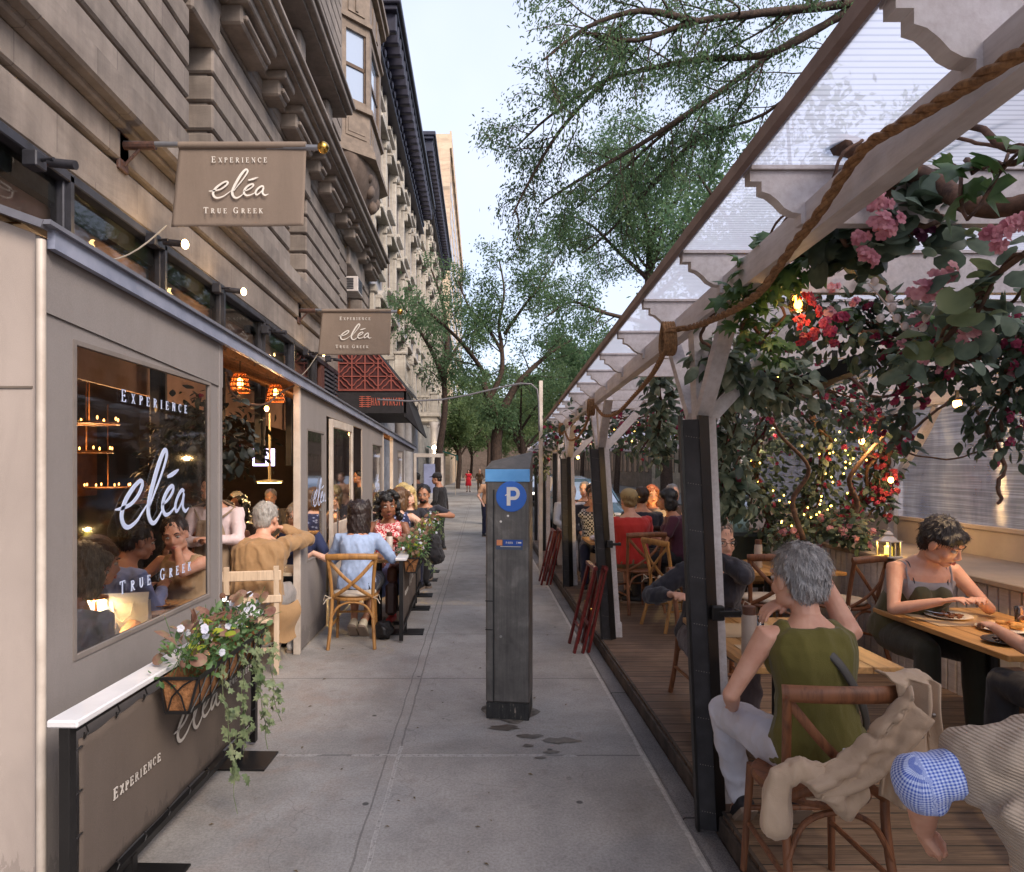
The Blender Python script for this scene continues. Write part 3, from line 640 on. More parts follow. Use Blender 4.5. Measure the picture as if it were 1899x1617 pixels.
# across the street
def simple_block(label, X, Y0, Y1, z, m_, seed):
    t = thing("town_house", label, "building"); m = MB(); m.box(X, X + 8, Y0, Y1, -.1, z); m.box(X - .4, X, Y0, Y1, z - .8, z, .05)
    m.build("wall", m_, t); w = MB()
    y = Y0 + .8
    while y + 1.2 < Y1:
        for k in range(int((z - 2) / 3.2)): w.box(X - .05, X, y, y + 1.1, 1.4 + 3.2 * k, 3.3 + 3.2 * k)
        y += 2.3
    w.build("windows", M_PANE, t)
simple_block("dim brick block closing the far end of the street behind the trees", -12, 0, 0, 0, M_BROWN2, 4) if False else None
t = thing("end_block", "dim brown block closing the far end of the street behind the trees", "building"); m = MB(); m.box(-14, 30, 132, 140, -1, 15); m.build("wall", M_BROWN2, t)
# far side kept low so that it only shows between the trees
simple_block("red brown town house across the street, seen past the dining shed", 15, -2, 22, 13, M_BROWN2, 1)
simple_block("pale town house across the street behind the far trees", 15, 22.2, 60, 11, M_CREAM, 2)
simple_block("brown town house farthest across the street, mostly behind leaves", 15, 60.2, 120, 12, M_BROWN, 3)
# ---------------- restaurant enclosure ----------------
def ztop(Y): return EYE + 1.0 - .0265 * Y
XE = -1.71
def m_fabric(name, c, warm=None):
    n = NT(name); vec = n.coord("Object"); w = n.n("TexWave", wave_type='BANDS', bands_direction='Z'); w.inputs["Scale"].default_value = 160; n.l(vec, w.inputs[0])
    f = n.noise(vec, 420, 2, .6); g = n.noise(vec, 1.1, 5, .6); a = n.ramp(g, [(.3, tuple(v * .86 for v in c)), (.7, c)])
    a = n.mix(.35, a, n.ramp(f, [(.3, (.25,) * 3), (.7, (.75,) * 3)]), 'OVERLAY'); a = n.mix(.3, a, n.ramp(n.noise(n.coord('Object', (2, 2, .5)), 1.6, 6, .75, .6), [(.36, (.7, .69, .68)), (.56, (1, 1, 1))]), 'MULTIPLY'); zz = n.sep(vec)[2]; gr_ = n.math('MULTIPLY', n.math('LESS_THAN', n.math('ADD', zz, n.math('MULTIPLY', n.noise(n.coord('Object', (9, 9, 1.5)), 1, 5, .8), -.5)), -.06), n.math('GREATER_THAN', n.noise(vec, 7, 4, .8), .42)); a = n.mix(n.math('MULTIPLY', gr_, .3), a, tuple(v * .3 for v in c)); n.col(a); n.set(Roughness=.9)
    n.bump(n.math('ADD', f, n.math('MULTIPLY', n.noise(vec, 2.2, 3), 6)), .25, .006); return n.m
M_FAB = m_fabric("taupe_awning_fabric", lin((142, 135, 133)))
M_GUT = mat("blue_grey_metal_trim", lin((172, 176, 196)), lin((140, 146, 168)), 3, .4, .2)
M_WPOST = mat("white_aluminium", lin((214, 202, 190)), lin((188, 174, 162)), 5, .45, .1)
M_VINYL = glassy("clear_vinyl_window", (.88, .88, .9), .04, .035)
M_LET = mat("pale_blue_lettering", lin((196, 208, 236)), lin((184, 196, 228)), 5, .6)
M_LETW = mat("white_lettering", lin((236, 230, 222)), lin((226, 218, 210)), 5, .6)
enc = thing("dining_enclosure", "taupe fabric dining enclosure with vinyl windows running along the left of the pavement", "enclosure")
def panel(Y0, Y1, wy0, wy1, wz0, wz1, lettering=None, name="fabric_panel", bottom=0.02):
    m = MB(); x0, x1 = XE - .02, XE
    def q(a, b, z0, f1):
        m.prism([(x0, a, z0), (x0, b, z0), (x0, b, f1(b) if callable(f1) else f1), (x0, a, f1(a) if callable(f1) else f1)], (x1 - x0, 0, 0))
    tp = lambda y: ztop(y) - .03
    if wy0 is None: q(Y0, Y1, bottom, tp)
    else:
        q(Y0, wy0, bottom, tp); q(wy1, Y1, bottom, tp); q(wy0, wy1, bottom, wz0)
        m.prism([(x0, wy0, wz1), (x0, wy1, wz1), (x0, wy1, tp(wy1)), (x0, wy0, tp(wy0))], (x1 - x0, 0, 0))
    o = m.build(name, M_FAB, enc)
    if wy0 is not None:
        v = MB(); v.quad((XE - .01, wy0, wz0), (XE - .01, wy1, wz0), (XE - .01, wy1, wz1), (XE - .01, wy0, wz1)); vo = v.build("vinyl_window", M_VINYL, enc)
        h = MB(); e = .02
        h.box(x1, x1 + .006, wy0 - e, wy1 + e, wz0 - e, wz0); h.box(x1, x1 + .006, wy0 - e, wy1 + e, wz1, wz1 + e); h.box(x1, x1 + .006, wy0 - e, wy0, wz0, wz1); h.box(x1, x1 + .006, wy1, wy1 + e, wz0, wz1)
        h.build("window_hem", mat("hem_fabric", lin((130, 121, 116)), rough=.9), o)
        if lettering:
            L = MB(); t = Text(L, (XE + .001, (wy0 + wy1) / 2, wz0), (0, 1, 0), (0, 0, 1), (1, 0, 0)); s = lettering; hh = wz1 - wz0
            t.line("EXPERIENCE", 0.04, hh * .845, .058 * s, .85); t.script(.0, hh * .375, .41 * s); t.line("TRUE GREEK", 0.06, hh * .145, .062 * s, .8)
            L.build("lettering", M_LET, vo)
    return o
p1 = panel(2.65, 4.46, 2.88, 4.29, .96, 2.27, 1.0)
# header flap overlapping the top of the near panel
m = MB(); m.prism([(XE + .003, 2.67, 2.36), (XE + .003, 4.50, 2.28), (XE + .003, 4.50, ztop(4.5) - .04), (XE + .003, 2.67, ztop(2.67) - .04)], (.006, 0, 0)); m.build("header_flap", M_FAB, enc)
panel(6.42, 7.55, 6.72, 7.42, .84, 2.12, None)
panel(9.84, 11.9, 10.75, 11.75, .9, 2.12, .72)
panel(13.2, 15.2, 14.0, 15.0, .9, 2.1, .7)
for (a, b) in ((7.55, 9.84), (15.2, 17.4)):
    m = MB(); m.prism([(XE - .02, a, 2.33 if a < 9 else 2.15), (XE - .02, b, 2.31 if a < 9 else 2.15), (XE - .02, b, ztop(b) - .03), (XE - .02, a, ztop(a) - .03)], (.02, 0, 0)); m.build("header_panel", M_FAB, enc)
m = MB(); t = Text(m, (XE + .001, 7.1, 1.0), (0, 1, 0), (0, 0, 1), (1, 0, 0)); t.script(.12, .35, .30); m.build("lettering", M_LET, enc)
# near end wall facing the viewer, sunlight put into its paler fabric colour
m = MB(); m.prism([(XE - .02, 2.65, .0), (XF, 2.65, .0), (XF, 2.65, ztop(2.65) + .68), (XE - .02, 2.65, ztop(2.65) - .02)], (0, .02, 0)); m.build("end_panel", m_fabric("sunlit_end_fabric", lin((182, 168, 160))), enc)
m = MB(); m.box(XF, XE - .03, 2.644, 2.65, 2.06, 2.068); m.build("seam", mat("seam_thread", lin((120, 108, 98))), enc)
# posts
m = MB(); m.tube([(XE + .012, 2.635, 0), (XE + .012, 2.635, ztop(2.6) - .05)], .018, 10); m.build("corner_post", M_WPOST, enc, smooth=True)
for yy in (4.46, 6.42, 11.9, 13.2):
    m = MB(); m.box(XE - .05, XE + .012, yy - .025, yy + .025, 0, ztop(yy) - .05, .004); m.build("post", M_FAB if yy == 4.46 else M_WPOST, enc)
# roof edge, gutter, roof
m = MB(); m.prism([(XE + .02, 2.66, ztop(2.66) - .075), (XE + .02, 17.6, ztop(17.6) - .075), (XE + .02, 17.6, ztop(17.6)), (XE + .02, 2.66, ztop(2.66))], (.03, 0, 0)); m.build("gutter", M_GUT, enc)
m = MB(); m.bar((XE + .045, 2.6, ztop(2.6) + .008), (XE + .045, 17.6, ztop(17.6) + .008), .05, .018); m.bar((XE + .04, 2.62, ztop(2.62) - .0), (XF, 2.62, ztop(2.62) + .70), .05, .03); m.build("roof_trim", mat("grey_trim", lin((120, 120, 130)), rough=.4), enc)
m = MB(); m.prism([(XE + .03, 2.64, ztop(2.64) + .004), (XE + .03, 17.6, ztop(17.6) + .004), (XF, 17.6, ztop(17.6) + .70), (XF, 2.64, ztop(2.64) + .70)], (0, 0, .02)); m.build("roof_sheet", M_FAB, enc)
m = MB()
k = 2.8
while k < 17.5:
    m.bar((XE - .03, k, ztop(k) - .04), (XF + .1, k, ztop(k) + .64), .05, .07); k += .62
for j in range(7):
    u = .12 + j / 7 * .86; x = XE + (XF - XE) * u
    m.bar((x, 2.8, ztop(2.8) + .70 * u - .004), (x, 17.4, ztop(17.4) + .70 * u - .004), .14, .008)
m.build("ceiling_slats", wood("ceiling_wood", lin((138, 92, 54)), lin((84, 54, 34)), 1), enc)
# floor strip inside is the pavement; doors
def door(y0, y1, z0, z1, swing=0.0):
    d = thing("glass_door", "white framed glass door standing open beside the woman in the pale blue sweater" if y0 < 9 else "white framed glass door with a menu case at the far end of the enclosure", "door", loc=(XE + .03, y0, 0), rz=-swing)
    L = y1 - y0; m = MB(); m.box(-.02, .02, 0, .07, .03, z1, .004); m.box(-.02, .02, L - .07, L, .03, z1, .004); m.box(-.02, .02, .07, L - .07, z1 - .09, z1, .004); m.box(-.02, .02, .07, L - .07, z0 - .12, z0, .004); m.box(-.015, .015, .07, L - .07, .03, z0 - .12)
    m.build("door_frame", M_WPOST, d); m = MB(); m.quad((0, .06, z0), (0, L - .06, z0), (0, L - .06, z1 - .08), (0, .06, z1 - .08)); m.build("pane", glassy("door_glass", (.8, .82, .85), .03, .16), d)
    m = MB(); m.tube([(.06, .1, .95), (.06, .1, 1.3)], .012, 8); m.tube([(.02, .1, .98), (.06, .1, .98)], .01, 6); m.tube([(.02, .1, 1.27), (.06, .1, 1.27)], .01, 6); m.build("handle", mat("steel", (.5, .5, .5), rough=.25, metal=1), d, smooth=True)
    return d
door(7.62, 8.88, 1.12, 2.30); d2 = door(13.3, 14.1, 1.0, 2.1, R(58)); d2.location = (-1.6, 16.2, 0)
m = MB(); m.box(.03, .05, .25, .55, 1.15, 1.85); m.build("menu_case", mat("blue_grey_menu", lin((150, 156, 190))), d2)
# dark service rail hose seen under the roof
# ---------------- flags ----------------
def flag(px0, y0, px1, X0, pyp, w, hgt, label, sag=0):
    Y = X0 * FPX / (px0 - 892); zp = EYE - (pyp - 868) / FPX * Y; t = thing("hanging_banner", label, "banner", "banners on brass tipped poles over the pavement")
    xe = (px1 - 892) / FPX * Y
    m = MB(); m.tube([(X0, Y, zp + .02), (xe, Y, zp - .02)], .028, 12); m.build("pole", mat("galvanised_pole", lin((150, 152, 160)), rough=.35, metal=.6), t, smooth=True)
    m = MB(); m.box(X0 - .01, X0 + .03, Y - .09, Y + .09, zp - .26, zp + .22, .01); m.tube([(X0 + .02, Y, zp), (X0 + .34, Y, zp)], .042, 10); m.tube([(X0 + .03, Y, zp - .2), (X0 + .2, Y, zp - .02)], .015, 6); m.build("bracket", mat("rusty_bracket", lin((92, 62, 52)), lin((62, 44, 40)), 30), t)
    m = MB(); m.ell((xe + .05, Y, zp - .02), (.06, .06, .06)); m.tube([(xe - .06, Y, zp - .02), (xe + .02, Y, zp - .02)], .02, 8); m.build("brass_ball", mat("brass", lin((214, 168, 84)), rough=.22, metal=1), t, smooth='all')
    fx1 = xe - .12; fx0 = fx1 - w
    def fn(u, v):
        x = fx0 + w * u - .07 * (1 - u) * v + .02 * math.sin(3 * u); y = Y + .010 * (1 + math.sin(u * 9 + v * 2)) * v + .012 * v * (1 + math.sin(3.2 * u + 1))
        return (x - .03 * v, y, zp - .0 - hgt * v)
    m = MB(); m.sheet(fn, 40, 24); m.tube([(fx0, Y, zp), (fx1, Y, zp)], .036, 12)
    cl = m.build("cloth", m_fabric("banner_fabric", lin((138, 122, 110))), t, smooth=True)
    s = cl.modifiers.new("thick", 'SOLIDIFY'); s.thickness = .004; s.offset = 0
    cx = (fx0 + fx1) / 2 - .06
    L = MB(); tx = Text(L, (cx, Y - .008, zp - hgt), (1, 0, 0), (0, 0, 1), (0, -1, 0)); h = hgt
    tx.line("EXPERIENCE", .04, h * .785, h * .075, .42); tx.script(.02, h * .33, h * .38); tx.line("TRUE GREEK", -.02, h * .15, h * .075, .42); L.build("lettering", M_LETW, t)
    # corner cord tied back to the wall
    return t, Y, zp, fx0, fx1
f1 = flag(225, 0, 590, XF, 270, 1.27, .80, "larger taupe cloth banner nearest the viewer, on a grey pole with a brass ball")
f2 = flag(553, 0, 737, XF, 576, 1.36, .87, "smaller taupe cloth banner farther along, above the red lattice awning")
for (Y, z, x, lab) in ((f1[1], f1[2] - .8, f1[3] - .13, "slack grey cord from the near banner corner down to the enclosure roof"), (f2[1], f2[2] - .87, f2[3] - .1, "short slack cord from the far banner corner to the roof edge")):
    m = MB(); pts = []
    for k in range(12):
        u = k / 11; pts.append((x - .42 * u, Y - 1.2 * u, z - .55 * u - .25 * math.sin(u * math.pi)))
    m.tube(pts, .008, 6); o = m.build("tie_cord", mat("cord", lin((150, 140, 128))), smooth=True); tag(o, lab, "cord")
# ---------------- wall lamps over the transom ----------------
M_BULBW = emit("warm_led_face", (1.0, .60, .22), 7)
k = 0
for (px, py, lit) in ((120, 306, False), (325, 452, True), (437, 540, True), (520, 616, False), (590, 657, True), (628, 668, False)):
    Y = -3.42 * FPX / (px - 892) if True else 0
    p = W(px, py, 3.3 * FPX / (892 - px))
    lab = {120: "black wall lamp nearest the viewer, unlit, on the transom frame", 325: "glowing wall lamp just below the near banner", 437: "brightest wall lamp, midway between the two banners", 520: "small unlit black wall lamp left of the far banner", 590: "small glowing wall lamp just below the far banner", 628: "tiny unlit black wall lamp beside the louvre vent"}[px]
    t = thing("wall_spotlight", lab, "wall lamp", "spotlights along the transom", loc=p)
    dx = .10; m = MB(); m.box(XF - p.x, XF - p.x + .12, -.07, .07, -.03, .10, .01); m.tube([(XF - p.x + .1, 0, .04), (-.06, -.04, .03)], .016, 8); m.build("arm", M_FRAME, t)
    m = MB(); m.tube([(-.12, 0, .02), (.1, -.02, -.01)], .036, 12); m.build("lamp_head", M_FRAME, t, smooth=True)
    if lit:
        q_ = 1.5 if px < 500 else 1; m = MB(); m.ell((.115, -.02, -.012), (.024 * q_, .034 * q_, .034 * q_)); m.build("bulb", M_BULBW, t, smooth='all')
        lamp("glow", (.2, -.08, -.03), 4.5 if px < 500 else 3, (1, .66, .3), .03, t)
# ---------------- awning of the neighbouring restaurant ----------------
t = thing("shop_awning", "black awning with orange lettering and red lattice side panel beyond the grey enclosure", "awning")
YA = 17.2; zt, zm, zb = W(0, 640, YA).z, W(0, 724, YA).z, W(0, 766, YA).z; xr = (753 - 892) / FPX * YA
m = MB(); m.prism([(XF, YA, zm), (xr, YA, zm), (XF + .75, YA, zt + .1), (XF, YA, zt + .1)], (0, .05, 0)); m.build("lattice_backing", mat("dark_red_backing", lin((70, 26, 28)), rough=.7), t)
m = MB(); P2 = lambda x, z: (x, YA - .02, z)
def bar2(a, b): m.bar(P2(*a), P2(*b), .03, .026)
q = .33
def inside(x, z): return XF < x < xr and zm < z < zt + .1 and (z - zm) < (xr - x) * (zt + .1 - zm) / (xr - XF - .75) + .02
def seg(a, b):
    N = 6
    for i in range(N):
        p = (a[0] + (b[0] - a[0]) * i / N, a[1] + (b[1] - a[1]) * i / N); r_ = (a[0] + (b[0] - a[0]) * (i + 1) / N, a[1] + (b[1] - a[1]) * (i + 1) / N)
        if inside((p[0] + r_[0]) / 2, (p[1] + r_[1]) / 2): bar2(p, r_)
for k in range(7): x = XF + .02 + k * q; seg((x, zm), (x, zt + .1))
for k in range(5): z = zm + .02 + k * q; seg((XF, z), (xr, z))
for i in range(7):
    for j in range(5):
        if (i + j) % 2: continue
        cx, cz = XF + .02 + i * q, zm + .02 + j * q; R_ = q * .62; pts = []
        for a in range(0, 361, 15): rr = R_ * (1 + .16 * math.cos(4 * R(a))); pts.append((cx + rr * math.cos(R(a)), cz + rr * math.sin(R(a))))
        for a, b in zip(pts, pts[1:]):
            if inside(*a) and inside(*b): bar2(a, b)
bar2((XF, zm), (xr, zm)); bar2((XF + .75, zt + .1), (xr, zm))
m.build("lattice", mat("coral_lattice_paint", lin((150, 78, 68)), rough=.6), t)
mk = mat("black_awning_canvas", lin((42, 38, 42)), lin((30, 27, 30)), 4, .8)
m = MB(); m.prism([(XF, YA, zb), (xr + .03, YA, zb), (xr + .03, YA, zm), (XF, YA, zm)], (0, .05, 0)); m.prism([(xr, YA, zb - .1), (xr + .32, YA + .9, zb - .45), (xr + .2, YA + 4.2, zb - .45), (xr - .1, YA + 4.2, zm - .1), (xr + .0, YA, zm)], (-.05, 0, 0))
m.prism([(XF + .75, YA, zt + .1), (xr + .03, YA, zm), (xr + .03, YA + 4.2, zm), (XF + .75, YA + 4.2, zt + .1)], (0, 0, .03)); m.box(XF, xr, YA + .3, YA + 4.1, zb + .02, zb + .05)
m.build("canopy", mk, t)
L = MB(); tx = Text(L, (XF, YA - .004, zb), (1, 0, 0), (0, 0, 1), (0, -1, 0), .004); hh = (zm - zb)
cx_t = (712 - 892) / FPX * YA - XF
R0 = tx.R.copy(); tx.R = R0 * .44; tx.line("HAN DYNASTY", ((719 - 892) / FPX * YA - XF) / .44, hh * .34, hh * .33, .14, 1.0, 1.3); tx.R = R0
sx = (677 - 892) / FPX * YA - XF; e = hh * .24
for i in range(2):
    for j in range(2):
        ox, oz = sx + (i - .5) * e * 1.1 - e / 2, hh * .5 + (j - .5) * e * 1.1 - e / 2
        tx.strip([(ox, oz + e * .2), (ox + e, oz + e * .2)], [e * .12] * 2); tx.strip([(ox, oz + e * .55), (ox + e, oz + e * .55)], [e * .12] * 2); tx.strip([(ox + e / 2, oz), (ox + e / 2, oz + e)], [e * .12] * 2); tx.strip([(ox + .05 * e, oz + e * .9), (ox + e, oz + e * .9)], [e * .1] * 2)
L.build("lettering", mat("orange_lettering", lin((190, 96, 76))), t)
# ---------------- arched conduit over the pavement ----------------
t = thing("cable_pole", "thin grey pole with an arched conduit reaching across to the enclosure roof", "pole")
pts = [W(*p) for p in ((700, 741, 11.0), (760, 744, 11.0), (820, 741, 11.0), (870, 732, 11.0), (930, 718, 11.0), (965, 711, 11.0), (985, 712, 11.0), (996, 722, 11.0), (999, 745, 11.0), (1000, 800, 11.0))]
m = MB(); m.tube(pts, .014, 8); m.build("conduit", mat("grey_conduit", lin((108, 106, 112)), rough=.5), t, smooth=True)
pt = W(1003, 706, 11.05); m = MB(); m.box(pt.x - .03, pt.x + .03, 11.03, 11.09, 0, pt.z, .004); m.build("post", M_WPOST, t)
# ---------------- barriers ----------------
M_BLK = mat("black_powder_coat", lin((34, 32, 32)), lin((26, 24, 24)), 8, .4, .2)
M_CAPW = mat("white_plastic_rail", lin((232, 230, 232)), lin((214, 212, 214)), 3, .45)
def barrier(x, y0, y1, label, x1=None, detail=True, h=.85, text=True):
    x1 = x if x1 is None else x1
    a = math.atan2(x1 - x, y1 - y0); t = thing("banner_barrier", label, "barrier", "low banner barriers along the outdoor tables", loc=(x, y0, 0), rz=-a); L = math.hypot(x1 - x, y1 - y0)
    m = MB(); m.box(-.06, .055, -.03, L + .03, h - .028, h, .006); m.build("top_rail", M_CAPW, t)
    m = MB()
    for yy in (0, L): m.box(-.02, .02, yy - .022, yy + .022, .02, h - .03, .003)
    m.box(-.015, .015, 0, L, h - .06, h - .03); m.box(-.015, .015, 0, L, .10, .13); m.build("frame", M_BLK, t)
    for yy in (.42, L - .25):
        f = MB(); f.box(-.2, .2, yy - .13, yy + .13, .0, .012, .003); f.box(-.02, .02, yy - .02, yy + .02, .012, .12); f.build("foot_plate", M_BLK, t)
    m = MB()
    def fn(u, v):
        b = .006 * math.sin(u * 22) + .008 * math.sin(u * 7 + v * 3); return (.004 + b * .5, .06 + (L - .12) * u, .16 + (h - .26) * v - .010 * abs(math.sin(u * 8 * math.pi)) * (1 if v > .9 else 0))
    m.sheet(fn, 60, 16); c = m.build("banner", m_fabric("barrier_fabric", lin((104, 92, 84))), t, smooth='all'); s = c.modifiers.new("t", 'SOLIDIFY'); s.thickness = .003
    K = int(L / .22); hk = []
    for k in range(K + 1):
        yy = .08 + (L - .16) * k / K
        hk.append([(.016, yy, h - .05), (.02, yy + .012, h - .085), (.012, yy, h - .105), (.02, yy - .012, h - .08)]); hk.append([(.016, yy, .13), (.02, yy + .01, .15), (.012, yy, .17)])
    for k in range(4):
        z = .24 + k * .16
        hk.append([(.016, .02, z), (.022, .045, z + .01), (.012, .07, z)]); hk.append([(.016, L - .02, z), (.022, L - .045, z), (.012, L - .07, z)])
    for q in hk if y0 < 3 else []: m = MB(); m.tube(q, .0035, 5); m.build("tie_hook", M_BLK, t)
    if text:
        L_ = MB(); tx = Text(L_, (.012, L / 2, .16), (0, 1, 0), (0, 0, 1), (1, 0, 0), .002)
        tx.script(L * .06, .26, .27); tx.line("EXPERIENCE", -L * .25, .26, .045, .3); tx.line("TRUE GREEK", L * .36, .34, .045, .3); L_.build("lettering", mat("barrier_lettering", lin((206, 198, 190)), rough=.7), t)
    return t
barrier(-1.49, 2.46, 4.32, "nearest low banner barrier with white top rail at the bottom left", x1=-1.44)
barrier(-.80, 6.85, 8.75, "low banner barrier beside the two women at the front table", x1=-.84)
barrier(-.86, 8.95, 10.9, "low banner barrier beside the woman in the dark blue print dress", x1=-.88)
barrier(-.90, 11.1, 13.1, "farthest low banner barrier, beside the man in glasses", x1=-.92)
# ---------------- parking meter ----------------
pm = thing("parking_meter", "tall dark grey parking pay station with round blue sign standing in the pavement", "parking meter", loc=(.205, 4.88, 0), rz=R(-9))
M_MET = NT("meter_grey_metal"); vec = M_MET.coord("Object"); fm = M_MET.noise(vec, 5, 5, .65, .3)
c = M_MET.ramp(fm, [(.3, lin((76, 72, 69))), (.55, lin((102, 97, 93))), (.75, lin((134, 128, 122)))]); c = M_MET.mix(.5, c, M_MET.ramp(M_MET.noise(M_MET.coord("Object", (30, 30, 1.2)), 2, 5, .7), [(.35, (.3,) * 3), (.65, (.62,) * 3)]), 'OVERLAY')
M_MET.col(c); M_MET.set(Roughness=.5, Metallic=.12); M_MET.bump(M_MET.noise(vec, 300, 2), .1, .002); M_MET = M_MET.m
w = .152
m = MB(); m.box(-w, w, -.14, .16, .115, 1.665, .012); m.build("cabinet", M_MET, pm)
m = MB(); m.box(-w + .062, w - .004, -.146, -.14, .13, 1.60, .003); m.build("front_door", M_MET, pm)
m = MB(); m.box(-w + .052, -w + .058, -.1445, -.139, .125, 1.6); m.box(-w - .002, -w + .05, -.1435, -.139, .62, .626); m.box(-w - .002, -w + .05, -.1435, -.139, .82, .826); m.box(-w - .0015, -w + .001, -.14, .16, .62, .625); m.box(-w - .0015, -w + .001, -.14, .16, 1.0, 1.006); m.build("door_gap", mat("black_gap", (.01, .01, .01)), pm)
m = MB(); m.box(-w - .02, -w, .0, .14, .95, 1.52, .006); m.prism([(-w - .02, .0, .95), (-w - .02, .14, .95), (-w, .14, .8), (-w, .0, .8)], (.0, .0, .01)); m.build("side_cover", M_MET, pm)
m = MB(); m.prism([(-w, -.14, 1.740), (w, -.14, 1.725), (w, .16, 1.86), (-w, .16, 1.79)], (0, 0, .012)); m.prism([(-w, -.138, 1.665), (w, -.138, 1.665), (w, -.138, 1.728), (-w, -.138, 1.742)], (0, .006, 0))
m.prism([(-w, -.14, 1.665), (-w, .16, 1.665), (-w, .16, 1.79), (-w, -.14, 1.74)], (.006, 0, 0)); m.prism([(w, -.14, 1.665), (w, .16, 1.665), (w, .16, 1.86), (w, -.14, 1.725)], (-.006, 0, 0)); m.build("hood", mat("meter_hood", lin((88, 82, 78)), lin((70, 66, 62)), 20, .6), pm)
m = MB(); m.box(-w - .003, w + .003, -.146, -.10, 1.655, 1.742, .002); m.build("blue_band", mat("light_blue_band", lin((104, 168, 226)), lin((90, 156, 216)), 8, .4), pm)
m = MB(); m.lathe([(.106, 0), (.106, .003), (.101, .004), (0, .004)], (0, 0, 0), 48); 
for i, p in enumerate(m.v): m.v[i] = (p[0] + .028, -.1465 - p[2], p[1] + 1.553)
sg = m.build("sign_disc", mat("sign_blue", lin((44, 104, 196)), lin((40, 96, 186)), 4, .35), pm)
L = MB(); tx = Text(L, (.028, -.1508, 1.553), (1, 0, 0), (0, 0, 1), (0, -1, 0), .001)
tx.strip([(-.018, -.063), (-.018, .066)], [.026] * 2); pts = [(-.018, .054)] + [(.018 + .03 * math.cos(R(a)), .021 + .033 * math.sin(R(a))) for a in range(90, -91, -15)] + [(-.018, -.012)]
tx.strip(pts, [.024] * len(pts)); tx.strip([(-.042, .006), (-.034, .012), (-.018, .010)], [.006, .008, .01]); L.build("letter", M_LETW, sg)
m = MB(); m.box(-w + .075, w - .045, -.149, -.146, 1.185, 1.255); st = m.build("sticker", mat("grey_blue_sticker", lin((74, 86, 110)), rough=.4), pm)
m = MB(); m.box(-w + .125, w - .045, -.1505, -.149, 1.212, 1.252); m.build("sticker_panel", mat("sticker_blue", lin((28, 78, 168)), rough=.4), st)
m = MB(); m.box(-w + .078, -w + .118, -.1505, -.149, 1.213, 1.252, .001); m.build("orange_badge", mat("sticker_orange", lin((236, 150, 100)), rough=.4), st)
L = MB(); tx = Text(L, (-w + .165, -.1508, 1.222), (1, 0, 0), (0, 0, 1), (0, -1, 0), .0004)
tx.line("PARK", .004, .004, .014, .14, 1, 1.3, False); tx.strip([(-.06, -.016), (.08, -.016)], [.003] * 2); tx.strip([(.055, .004), (.055, .02)], [.003] * 2); tx.strip([(.063, .012), (.085, .012)], [.01] * 2); L.build("sticker_lettering", M_LETW, st)
m = MB(); 
for (x, z) in ((.005, 1.418), (-.045, 1.378)):
    k = MB(); k.lathe([(.008, 0), (.008, .004), (.004, .007), (0, .007)], (0, 0, 0), 12)
    k.v = [(p[0] + x, -.146 - p[2], p[1] + z) for p in k.v]; k.build("rivet", M_LETW, pm, smooth=True)
k = MB(); k.lathe([(.009, 0), (.009, .006), (.005, .006), (.004, .002), (0, .002)], (0, 0, 0), 14); k.v = [(p[0] - .045, -.146 - p[2], p[1] + .58) for p in k.v]; k.build("lock", mat("lock_steel", (.35, .34, .33), rough=.3, metal=1), pm, smooth=True)
n = NT("scraped_black_base"); vec = n.coord("Object", (16, 16, 3)); n.col(n.ramp(n.noise(vec, 2.5, 6, .75), [(.4, (.012, .011, .011)), (.6, (.03, .028, .026)), (.68, lin((150, 136, 124)))])); n.set(Roughness=.6)
m = MB(); m.box(-w + .002, w - .002, -.135, .155, 0, .115, .004); m.build("base", n.m, pm)
m = MB(); m.v = []; m.add([(.2 * math.cos(a) * (1 + .18 * math.sin(3 * a)), .19 * math.sin(a) * (1 + .2 * math.cos(5 * a)), .003) for a in [j * .3 for j in range(21)]], [tuple(range(21))]); m.build("mortar_patch", mat("mortar", lin((134, 126, 116)), lin((70, 64, 58)), 14, .9), pm)
# ---------------- dining shed (pergola) on the right ----------------
SHD = lambda z, Y: z - .016 * Y
def xb(Y): return .93 + .026 * Y           # beam line
def zb_(Y): return EYE + .735 - .016 * Y      # beam underside
def xr_(Y): return .74 + .026 * Y            # roof edge
def zr_(Y): return EYE + .95 - .018 * Y
M_WWOOD = NT("white_painted_wood"); vec = M_WWOOD.coord("Object"); 
M_WWOOD.col(M_WWOOD.mix(.5, M_WWOOD.ramp(M_WWOOD.noise(vec, 3, 5, .65), [(.3, lin((176, 166, 162))), (.65, lin((206, 198, 198)))]), M_WWOOD.ramp(M_WWOOD.noise(M_WWOOD.coord("Object", (14, 1.4, 14)), 3, 5, .7), [(.3, (.36,) * 3), (.6, (.62,) * 3)]), 'OVERLAY')); M_WWOOD.set(Roughness=.6); M_WWOOD.bump(M_WWOOD.noise(vec, 60, 4), .25, .003); M_WWOOD = M_WWOOD.m
